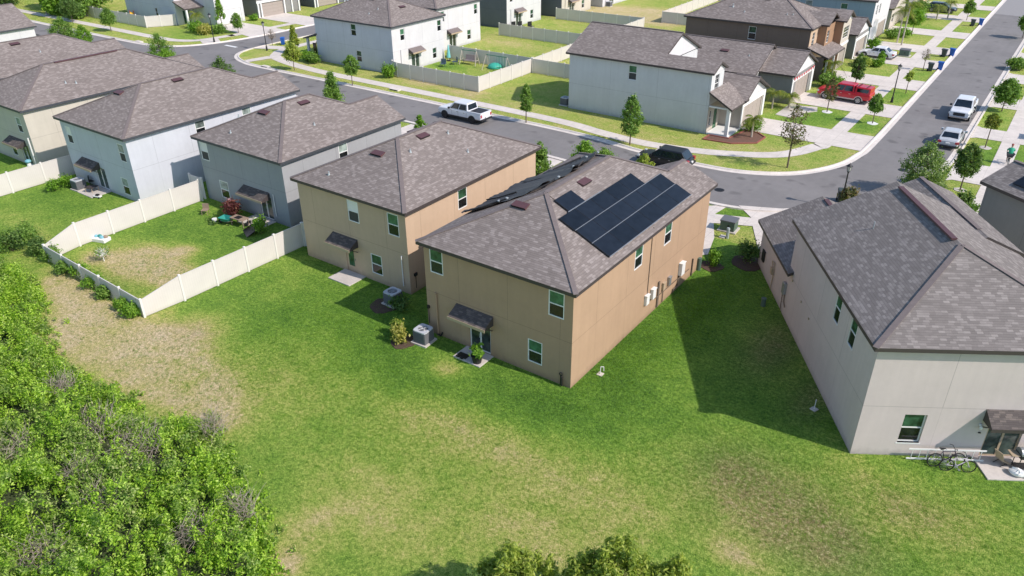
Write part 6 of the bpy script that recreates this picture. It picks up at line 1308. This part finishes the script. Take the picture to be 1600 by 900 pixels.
for i, (bs, tp_, w_, m_, lo_, dn, lb) in enumerate(TR):
    tree(lb, bs, tp_, w_, m_, lo_, dn, i+1, leaf=.13 if m_ != 'twig' else .07, sparse=1 if m_ in ('bronze', 'twig') else 0, shape='cone' if i in (5, 8) else 'round', group='young street trees')
tree('pale dense tree beside the road bend, left one', None, None, 0, 'olivegrey', .12, 2.0, 44, xy=(-7.0, 67.3), h=hgt((-7.0, 67.3), (1461, 224)), r=1.75, leaf=.12, group='young street trees')
# in front of the near houses, tops showing over the roofs
def ytree(label, px, py_top, y, r, mat, seed, lo=.1, shape='round', dens=1.5, name='garden_tree', leaf=.12, group='garden trees between the houses and the street'):
    d = ray(px, py_top); t_ = y/d.y; x = d.x*t_; h = CAMH+d.z*t_
    return tree(label, None, None, 0, mat, lo, dens, seed, xy=(x, y), h=h, r=r, shape=shape, name=name, leaf=leaf, group=group)
ytree('dark conical tree behind the roof of the slate house', 515, 112, 56.0, 1.35, 'oak', 51, shape='cone', dens=2)
ytree('round dark tree behind the roof of the pale house', 342, 91, 54.5, 1.7, 'dark', 52, dens=1.8)
ytree('tall light tree with a bright lower bush behind the pale house roof', 243, 52, 56.0, 1.7, 'oak', 53, dens=1.6); ytree('bright green bush at the foot of the tall light tree', 256, 78, 55.0, 1.8, 'bright', 54, dens=2)
ytree('flowering narrow tree between the sand and the tan house', 843, 221, 50.5, 1.25, 'oak', 55, shape='cone', dens=2); ytree('bright green shrub right of the slate house roof', 655, 178, 51.0, .75, 'bright', 56, lo=.05, dens=1.5)
ytree('leafy crape myrtle behind the solar panelled house, left one', 915, 220, 52.0, 1.6, 'bright', 57, lo=.05, dens=2); ytree('low leafy tree behind the solar panelled house, right one', 945, 233, 52.5, 1.7, 'oak', 58, lo=.05, dens=2); ytree('small drooping tree before the black SUV', 1008, 240, 55.5, .9, 'olive', 59, lo=.1, dens=1)
ytree('leafy tree on the left above the cream house roof, left one', 92, 27, 56.5, 1.9, 'oak', 60, dens=2); ytree('leafy tree above the cream house roof, right one', 124, 38, 57.0, 1.2, 'bright', 61, dens=1.6)
bush('pink and white flowers at the foot of the narrow flowering tree', -35.2, 49.6, .7, 1.6, 'pink', 62, 260, .07)
bush('red and yellow leaved shrub beside the lamp post at the bend', -10.9, 61.2, .95, 1.9, 'bronze', 63, 900, .12); 
# palms
def palm(label, x, y, h, fl, seed, n=14, group='palms by the driveways', trunk=True):
    rng = random.Random(seed); t = thing('palm_tree', label, 'palm', (x, y, 0), 0, group); b = MB()
    b.tube((0,0,0),(0,0,h), .11, .08, n=8)
    for k in range(int(h*5)): b.tube((0,0,.1+k*.2),(0,0,.14+k*.2), .12-.01*k/5, .115-.01*k/5, n=8)
    b.build('trunk', M['palebark'], t); V = []; F = []
    for i in range(n):
        a = 6.283*i/n+rng.uniform(-.2,.2); el = rng.uniform(.15, 1.1); L = fl*rng.uniform(.8,1.1); pts = []
        for k in range(9):
            u = k/8; r_ = L*u*math.cos(el*(1-.2*u)); z = h+L*(math.sin(el)*u-1.05*u*u*(1.05-.4*math.sin(el))); pts.append(Vector((r_*math.cos(a), r_*math.sin(a), z)))
        side = Vector((-math.sin(a), math.cos(a), 0))
        for k in range(8):
            for m_ in range(2):
                p = pts[k].lerp(pts[k+1], m_/2); d_ = (pts[k+1]-pts[k]).normalized(); u = (k+m_/2)/8; ll = fl*.34*math.sin(math.pi*min(.97, .12+u*.85))+.05
                for s_ in (-1, 1):
                    e = p+side*s_*ll*.85+d_*ll*.55+Vector((0,0,-ll*.45)); o = len(V); V += [tuple(p-d_*.035), tuple(p+d_*.035), tuple(e)]; F.append((o, o+1, o+2))
    b = MB(); b.add(V, F); b.build('fronds', L_['palm'], t)
    return t
palm('young palm in the mulch bed before the light grey porch', -23.7, 74.0, 1.9, 1.5, 1); palm('yellowish palm left of the low grey garage', -25.4, 84.9, 1.7, 1.9, 2); palm('bushy green palm in front of the low grey garage wall', -23.9, 86.0, 1.3, 1.7, 3)
palm('tall palm with yellow fronds between the driveways, left one', -21.6, 128.6, 4.6, 2.4, 4); palm('tall palm between the driveways, right one', -20.7, 127.2, 5.6, 2.4, 5); palm('yellow palm in front of the brown porch', -23.2, 99.7, 2.4, 1.8, 6)
palm('small drooping palm before the dark blue car, left one', -20.2, 151.5, 2.2, 1.8, 7); palm('small drooping palm before the dark blue car, right one', -18.9, 154, 2.6, 1.7, 8); palm('palm behind the blue shaded house front corner', -86.6, 74.6, 2.2, 1.5, 9); palm('palm before the porch of the top left white house', -119.2, 76.6, 2.4, 1.8, 10)
# shrubs
BU = [
 (-86.3,71.3,1.3,1.4,'bright','round bright bush at the front corner of the blue shaded house'),(-84.7,71.0,1.2,1.3,'oak','second bush at the front corner of the blue shaded house'),
 (-70.4,71.0,1.1,1.6,'bright','round bright bush at the fence corner below the blue shaded house'),
 (-114.2,74.5,1.5,1.6,'yellow','yellow leaved bush before the top left white porch'),(-116.6,74.8,1.5,1.8,'bright','green bush left of the yellow one, top left'),(-112.6,76.3,1.3,1.5,'oak','green bush right of the yellow one, top left'),(-117.6,86.6,1.0,1.0,'bright','small bush between the top left garages'),
 (-24.3,76.0,1.1,1.2,'oak','round bush beside the light grey garage door'),
 (-22.9,97.3,1.4,1.6,'oak','green shrub left of the brown porch'),(-21.8,98.3,1.1,1.2,'bright','bright shrub behind the red pickup'),(-24.0,100.6,1.2,1.5,'olive','olive shrub against the brown porch'),(-22.4,110.9,1.6,1.2,'olive','yellow green shrub in front of the brown house garage'),(-20.6,111.5,1.1,1.0,'bright','small bright shrub at the end of the yellow green hedge'),
 (-23.6,122.6,1.1,1.5,'bright','shrub beside the taupe garage'),(-22.8,131.5,1.4,1.6,'oak','shrub at the foot of the tall palms, left one'),(-21.8,133.5,1.2,1.4,'bright','shrub at the foot of the tall palms, right one'),(-22.5,146.5,1.7,2.2,'bright','large shrub right of the tall palms'),(-24.0,155,1.8,2.4,'oak','large shrub near the dark blue car'),
 (-22.3,112.6,.9,.9,'oak','small hedge bush by the taupe house corner'),(-19.5,96.8,.8,.8,'dark','small dark bush beyond the red pickup'),
 (-27.15,26.4,.62,1.35,'yellow','yellow variegated bush beside the air conditioner'),(-27.7,26.9,.5,1.1,'olive','olive bush left of the variegated one at the air conditioner'),
 (-29.75,29.2,.75,.9,'dark','dark low bush in shade right of the sand house air conditioner'),
 (-67.55,26.7,.8,1.0,'bright','round green bush by the pale house air conditioner, front one'),(-67.3,28.0,.8,1.1,'bright','round green bush by the pale house air conditioner, rear one'),
 (-50.1,31.9,.85,1.5,'red','dark red leaved bush behind the slate house'),(-50.9,32.2,.55,1.2,'pink','salmon leaved small bush touching the dark red one'),(-46.0,31.3,.7,1.3,'bright','bright green bush inside the fence corner by the slate house'),
 (-14.4,48.0,1.0,1.3,'dark','grey green round bush at the corner of the greige wing'),
 (-16.0,46.0,.6,1.1,'bright','banana plant at the far corner of the tan house'),
 (-3.6,66.6,.8,1.3,'dark','dark bush before the grey house at the right edge'),(-2.9,65.0,.6,1.0,'oak','small green bush before the grey house at the right edge'),
 (-81,83.9,1.0,1.2,'olive','olive shrub in the gap behind the blue shaded house'),(-70.6,84.6,1.0,1.3,'olive','shrub peeking over the shaded garden fence'),
]
for i, (x, y, r, h, m_, lb) in enumerate(BU): bush(lb, x, y, r, h, m_, 100+i, n=int(600+900*r*r) if y > 60 else int(1400*max(r, .7)), size=.12 if y > 60 else .085, group='garden shrubs')
c = at(163, 408); tree('small bare fruit tree with a white trunk in the fenced yard', (163,412), (160,388), 26, 'oak', .45, .35, 71, name='fruit_tree', sparse=1, leaf=.08, group=None, bark='white', xy=(c.x, c.y), h=1.15, r=.7)
# planting beds
def bed(label, pts, mat, edge=None):
    cx = sum(p[0] for p in pts)/len(pts); cy_ = sum(p[1] for p in pts)/len(pts); t = thing('planting_bed', label, 'planting bed', (cx, cy_, 0), 0, 'planting beds'); q = [(p[0]-cx, p[1]-cy_) for p in pts]
    MB().prism(q, 0, .035).build('mulch', mat, t)
    if edge:
        b = MB(); 
        for a, c_ in zip(q, q[1:]+q[:1]): b.bar((*a,.06),(*c_,.06),.14,.1)
        b.build('edging', edge, t)
def circ(x, y, r, n=14, sy=1): return [(x+r*math.cos(6.283*i/n)*(1+.1*math.sin(i*2.3)), y+sy*r*math.sin(6.283*i/n)*(1+.1*math.cos(i*1.7))) for i in range(n)]
bed('mulch bed with brick edging before the light grey porch', [(-27.4,70.6),(-24.6,70.9),(-22.6,72.4),(-22.5,74.6),(-23.6,75.6),(-24.9,75.7),(-25.4,72.2),(-27.4,72.2)], M['soil'], M['brick'])
bed('white gravel bed before the low grey garage', [(-24.3,82.9),(-22.6,82.6),(-21.6,83.9),(-21.9,85.2),(-20.9,86.6),(-21.4,88.3),(-22.8,87.7),(-24.3,88.3)], M['slab'])
bed('bare soil ring under the variegated bush', circ(-27.0,26.5,.75), M['darksoil']); bed('dark soil under the sand house air conditioner', circ(-30.8,28.9,.95), M['darksoil'])
for i, (bs, lb) in enumerate((((1363,193),'white gravel ring round the island tree by the red pickup'),((1292,175),'white gravel ring round the bronze tree'),((1539,231),'pale sand ring round the thin yellow green tree'),((1500,297),'pale sand ring round the dark tree at the bend'))): p = at(*bs); bed(lb, circ(p.x, p.y, .55 if i < 3 else .5), M['white'] if i < 2 else M['slab'])
bed('brown soil around the bush at the greige wing', circ(-14.1,47.6,1.2), M['darksoil']); bed('brown soil at the foot of the banana plant', circ(-16.0,45.7,.8), M['darksoil'])

# ------------------------------------------------------------------ the thicket, lower left
rng = np.random.default_rng(21)
edge_px = [(-60,380),(0,393),(40,408),(62,440),(66,478),(72,520),(96,556),(130,580),(198,602),(208,640),(262,648),(330,640),(345,676),(372,716),(412,764),(424,820),(440,900),(470,1010)]
E_ = [at(px-(14 if py < 640 else 22), py+6, .8).xy for px, py in edge_px]; cc = at(-60, 1010)
poly = [(p.x, p.y) for p in E_]+[(-14, 3), (-22, -2), (-46, -2), (-62, 6), (-66, 16)]
M['under'] = plain('undergrowth_shade', (.045, .062, .022), 1, .6, 1.5, bmp=.8)
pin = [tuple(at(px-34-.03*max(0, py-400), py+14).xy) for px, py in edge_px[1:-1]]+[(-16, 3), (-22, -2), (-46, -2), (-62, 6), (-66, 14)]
sheet('thicket_gap_shade', pin, .008, M['under'])  # dark sheet added under the leaves so the gaps look shaded
def inside(x, y, P):
    r = False; j = len(P)-1
    for i in range(len(P)):
        if (P[i][1] > y) != (P[j][1] > y) and x < (P[j][0]-P[i][0])*(y-P[i][1])/(P[j][1]-P[i][1])+P[i][0]: r = not r
        j = i
    return r
def edge_d(x, y): return min(((Vector((x, y))-Vector(a)).length for a in E_))
HOUSE_BLOCK = [(-26.5,28.3),(-16.6,28.3),(-16.6,46),(-26.5,46)]
cs = [(*at(px, py, 1).xy, rr_) for px, py, rr_ in ((185,690,1.5),(222,700,1.1),(150,660,.9),(60,860,.9),(95,600,.7),(300,830,.6),(160,780,.8),(380,790,.5),(20,700,.8),(120,740,.6),(330,660,.5))]
cl = []; tw = []; pr = np.random.default_rng(77)
xs = [p[0] for p in poly]; ys = [p[1] for p in poly]; tries = 0
while len(cl) < 9500 and tries < 120000:
    tries += 1; x, y = pr.uniform(min(xs), max(xs)), pr.uniform(min(ys), max(ys))
    if not inside(x, y, poly): continue
    d_ = edge_d(x, y); hh = .40+1.9*min(1, (d_+.4*math.sin(3*x)*math.sin(2.7*y))/2.6)*(.35+.75*(.5+.5*math.sin(x*.9+1.3*math.sin(y*.7)))*(.5+.5*math.sin(y*1.1+2*math.sin(x*.5))))+.4*pr.random()
    if d_ < .45 and pr.random() < .5: continue
    k = pr.uniform(.22, .48)
    hol = math.sin(x*1.35+2.1*math.sin(y*.8))*math.sin(y*1.25+1.7*math.sin(x*.6)); 
    if hol > .62 and pr.random() < .8: continue
    if hol > .3: hh *= .72
    if any((x-t_[0])**2+(y-t_[1])**2 < (t_[2]*.75)**2 for t_ in cs) and pr.random() < .6: continue
    k *= .62; vs2 = pr.uniform(1.0, 2.4); cl.append((x, y, hh*pr.uniform(.60, 1.0)+(.35*pr.random() if pr.random() < .25 else 0), k, k, k*vs2)); 
    if pr.random() < .7: cl.append((x+pr.normal()*.3, y+pr.normal()*.3, hh*pr.uniform(.3, .65), k*1.3, k*1.3, k))
fr = []                                  # ragged fringe of low weeds in front of the thicket
for i in range(900):
    k_ = pr.integers(len(E_)-1); a_, c_ = Vector(E_[k_]), Vector(E_[k_+1]); p = a_.lerp(c_, pr.random()); q = abs(pr.normal())*.75
    x, y = p.x+pr.normal()*.3+.3*q, p.y+pr.normal()*.3+.2*q
    if inside(x, y, HOUSE_BLOCK): continue
    s_ = pr.uniform(.10, .26); fr.append((x, y, s_*.9, s_, s_, s_*pr.uniform(.8, 1.6)))
def stuff_leaves(name, cl, n, size, mat, seed, **k):
    r_ = np.random.default_rng(seed); V, F = leaf_quads(n, mass_fn(cl, r_, .35), size, r_, **k); V[:, 2] = np.maximum(V[:, 2], .02)
    return V, F
V, F = stuff_leaves('t', cl+fr, 640000, .055, None, 8, elong=2.2, up=.45)
me = np_mesh('thicket', V, F, L_['thick']); o = bpy.data.objects.new('thicket', me); COL.objects.link(o)
tag(o, 'dense waist high bright green thicket filling the lower left corner', 'thicket', kind='stuff')
# dry twigs poking out, grey brown
def twigs(label, centres, n, hmax, seed):
    r_ = np.random.default_rng(seed); V = []; F = []
    for i in range(n):
        cx, cy_, cr = centres[r_.integers(len(centres))]; a = r_.random()*6.28; q = cr*math.sqrt(r_.random()); x, y = cx+q*math.cos(a), cy_+q*math.sin(a)
        p = np.array([x, y, r_.uniform(.2, 1.2)]); d_ = r_.normal(0, 1, 3); d_[2] = abs(d_[2])*.9+.4; d_ /= np.linalg.norm(d_)
        for s_ in range(4):
            q_ = p+d_*r_.uniform(.18, .42)*hmax/1.6; s2 = np.cross(d_, [.3,.5,.8]); s2 = s2/np.linalg.norm(s2)*.012*(1-.18*s_); o = len(V); V += [p-s2, p+s2, q_+s2*.7, q_-s2*.7]; F.append((o, o+1, o+2, o+3)); p = q_; d_ = d_+r_.normal(0, .35, 3); d_ /= np.linalg.norm(d_)
    me = np_mesh('dry_brush', np.array(V), np.array(F), L_['twig']); o = bpy.data.objects.new('dry_brush', me); COL.objects.link(o); tag(o, label, 'dry brush', kind='stuff')
twigs('grey brown dry brush and bare twigs standing in the green thicket', cs, 1500, 1.3, 5)
# bushes along the outside of the fence and in front of the camera
FB = [((45,378),16,1.7,'oak'),((58,392),14,1.3,'dark'),((75,402),13,1.0,'oak'),((100,420),12,.9,'oak'),((122,428),14,.9,'bright'),((145,442),15,.8,'bright'),((165,458),12,.8,'oak'),((205,488),13,.8,'bright'),((190,476),10,.7,'bright'),((20,386),18,1.5,'dark'),((-5,392),20,1.6,'oak')]
wds = ['tallest dark weed bush at the outer fence corner','dark weed bush right below the fence corner','weed bush at the first fence post','weed bush at the second fence post','bright weed bush midway along the outer fence','larger bright weed bush midway along the outer fence','dark weed bush past the middle of the outer fence','bright weed bush nearest to the white fence corner','small bright weed bush beside the one at the fence corner','weed bush left of the fence corner','weed bush at the left photo edge above the thicket']
for i, ((px, py), wpx, h, m_) in enumerate(FB): p = at(px+(4 if i < 9 else 0), py+6); bush(wds[i], p.x, p.y, 1.35*wpx*mpp(p.x, p.y), h*1.05, m_, 200+i, n=1700, size=.075, k=16, group='weed bushes outside the fence', name='weed_bush')
NT = [(800,985,852,62,'left yellow green treetop at the bottom edge','olive'),(905,985,856,42,'small treetop in the middle of the bottom edge','olive'),(958,990,828,62,'tallest yellow green treetop at the bottom edge','olive'),(1040,1000,852,40,'right treetop at the bottom edge','olive'),(745,1000,880,26,'low dark treetop left of the others at the bottom edge','dark')]
def near_tree(label, x, y, h, r, mat, seed):
    "open feathery crown seen from above: many thin upright sprays at uneven heights"
    rng = np.random.default_rng(seed); t = thing('near_tree', label, 'tree', (x, y, 0), 0, 'treetops at the bottom edge'); cl = []; b = MB()
    b.tube((0,0,0),(0,0,h*.5), .09, .05, n=8)
    for i in range(230):
        a = rng.random()*6.283; u = math.sqrt(rng.random()); q = r*u*(.75+.35*math.sin(3*a+seed)*math.sin(2*a)); top_ = h*(1-.42*u*u)*(1-.16*rng.random()**2)
        z = top_*rng.uniform(.80, 1.0) if rng.random() < .75 else top_*rng.uniform(.4, .8); s = rng.uniform(.09, .20); cl.append((q*math.cos(a), q*math.sin(a), z-s, s, s, s*rng.uniform(1.2, 2.4)))
        if i % 5 == 0: b.tube((0,0,h*rng.uniform(.2,.5)), (q*math.cos(a), q*math.sin(a), z-s), .03, .008, n=4)
    b.build('trunk', M['bark'], t); leaf_obj('crown', t, cl, int(9000+2600*r*r), .052, L_[mat], seed, elong=3.0, up=.35)
for i, (px, py, tp_, wr, lb, m_) in enumerate(NT):
    p = at(px, py); h = hgt((p.x, p.y), (px, tp_+8)); near_tree(lb, p.x, p.y, h, 1.3*wr*mpp(p.x, p.y, h*.7), m_, 80+i)
# woodland at the top left
WD = [(-158,74,9),(-152,77,10),(-163,82,11),(-172,70,10),(-168,92,12),(-155,97,11),(-149,101,10),(-180,84,12),(-142,104,9),(-160,108,12),(-134,112,9),(-175,104,12),(-185,72,11),(-146,70.5,6),(-152,69.5,5),(-190,95,12),(-168,62,8),(-178,60,9)]
wl = ['front','second','tall','outer','broad','inner','right hand','far left','low','rear','far right','deep rear','outermost','small verge','smallest verge','rearmost left','lower','lower outer']
for i, (x, y, h) in enumerate(WD): tree('%s tree of the woodland edge at the top left' % wl[i], None, None, 0, ('dark','oak','bright','dark')[i % 4], .1, 1.15, 300+i, xy=(x, y), h=h, r=h*.36, name='woodland_tree', leaf=.34, group='woodland trees at the top left')
c = at(82, 22); b = MB(); rr_ = random.Random(2)
for k in range(7): b.tube((rr_.uniform(-1,1),rr_.uniform(-.6,.6),0),(rr_.uniform(-1.6,1.6),rr_.uniform(-1,1),5+rr_.random()*2),.16,.07,n=6)
t = thing('bare_tree', 'pale bare multi stemmed trunk at the woodland edge, top left', 'tree', (c.x, c.y, 0)); b.build('trunk', M['palebark'], t)
# coarse tufts on the rough ground
def tufts(label, name, areas, n, mat, size, seed):
    r_ = np.random.default_rng(seed); P = []
    while len(P) < n:
        px, py, rx, ry = areas[r_.integers(len(areas))]; c_ = at(px, py); x, y = c_.x+r_.normal()*rx*.6, c_.y+r_.normal()*ry*.6
        if inside(x, y, HOUSE_BLOCK): continue
        P.append((x, y))
    P = np.array(P); k = 7; n_ = len(P)*k; base = np.repeat(P, k, 0)+r_.normal(0, .05, (n_, 2)); a = r_.random(n_)*6.28; h = size*r_.uniform(.5, 1.3, n_); w_ = size*.16
    V = np.zeros((n_, 3, 3)); V[:, 0, :2] = base+np.stack([np.cos(a), np.sin(a)], 1)*w_/2; V[:, 1, :2] = base-np.stack([np.cos(a), np.sin(a)], 1)*w_/2
    V[:, 2, :2] = base+r_.normal(0, .55, (n_, 2))*h[:, None]; V[:, 2, 2] = h
    me = np_mesh(name, V.reshape(-1, 3), np.arange(3*n_).reshape(-1, 3), mat); o = bpy.data.objects.new(name, me); COL.objects.link(o); tag(o, label, 'grass', kind='stuff')
HOUSE_BLOCK = [(-26.5,28.3),(-16.6,28.3),(-16.6,46),(-26.5,46)]
tufts('tufts of green weed scattered over the dry ground', 'weed_tufts', [(150,520,5,4),(250,575,4,3),(320,610,4,2.5),(250,420,4,2),(430,560,3,3)], 1500, L_['oak'], .10, 1)
tufts('longer blades standing in the mown lawn', 'lawn_tufts', [(450,560,6,5),(600,650,7,6),(800,720,8,5),(1000,720,8,6),(1250,780,8,5),(1450,800,6,4),(560,500,6,4),(960,560,3,5),(1090,480,2,6)], 30000, L_['bright'], .075, 2)
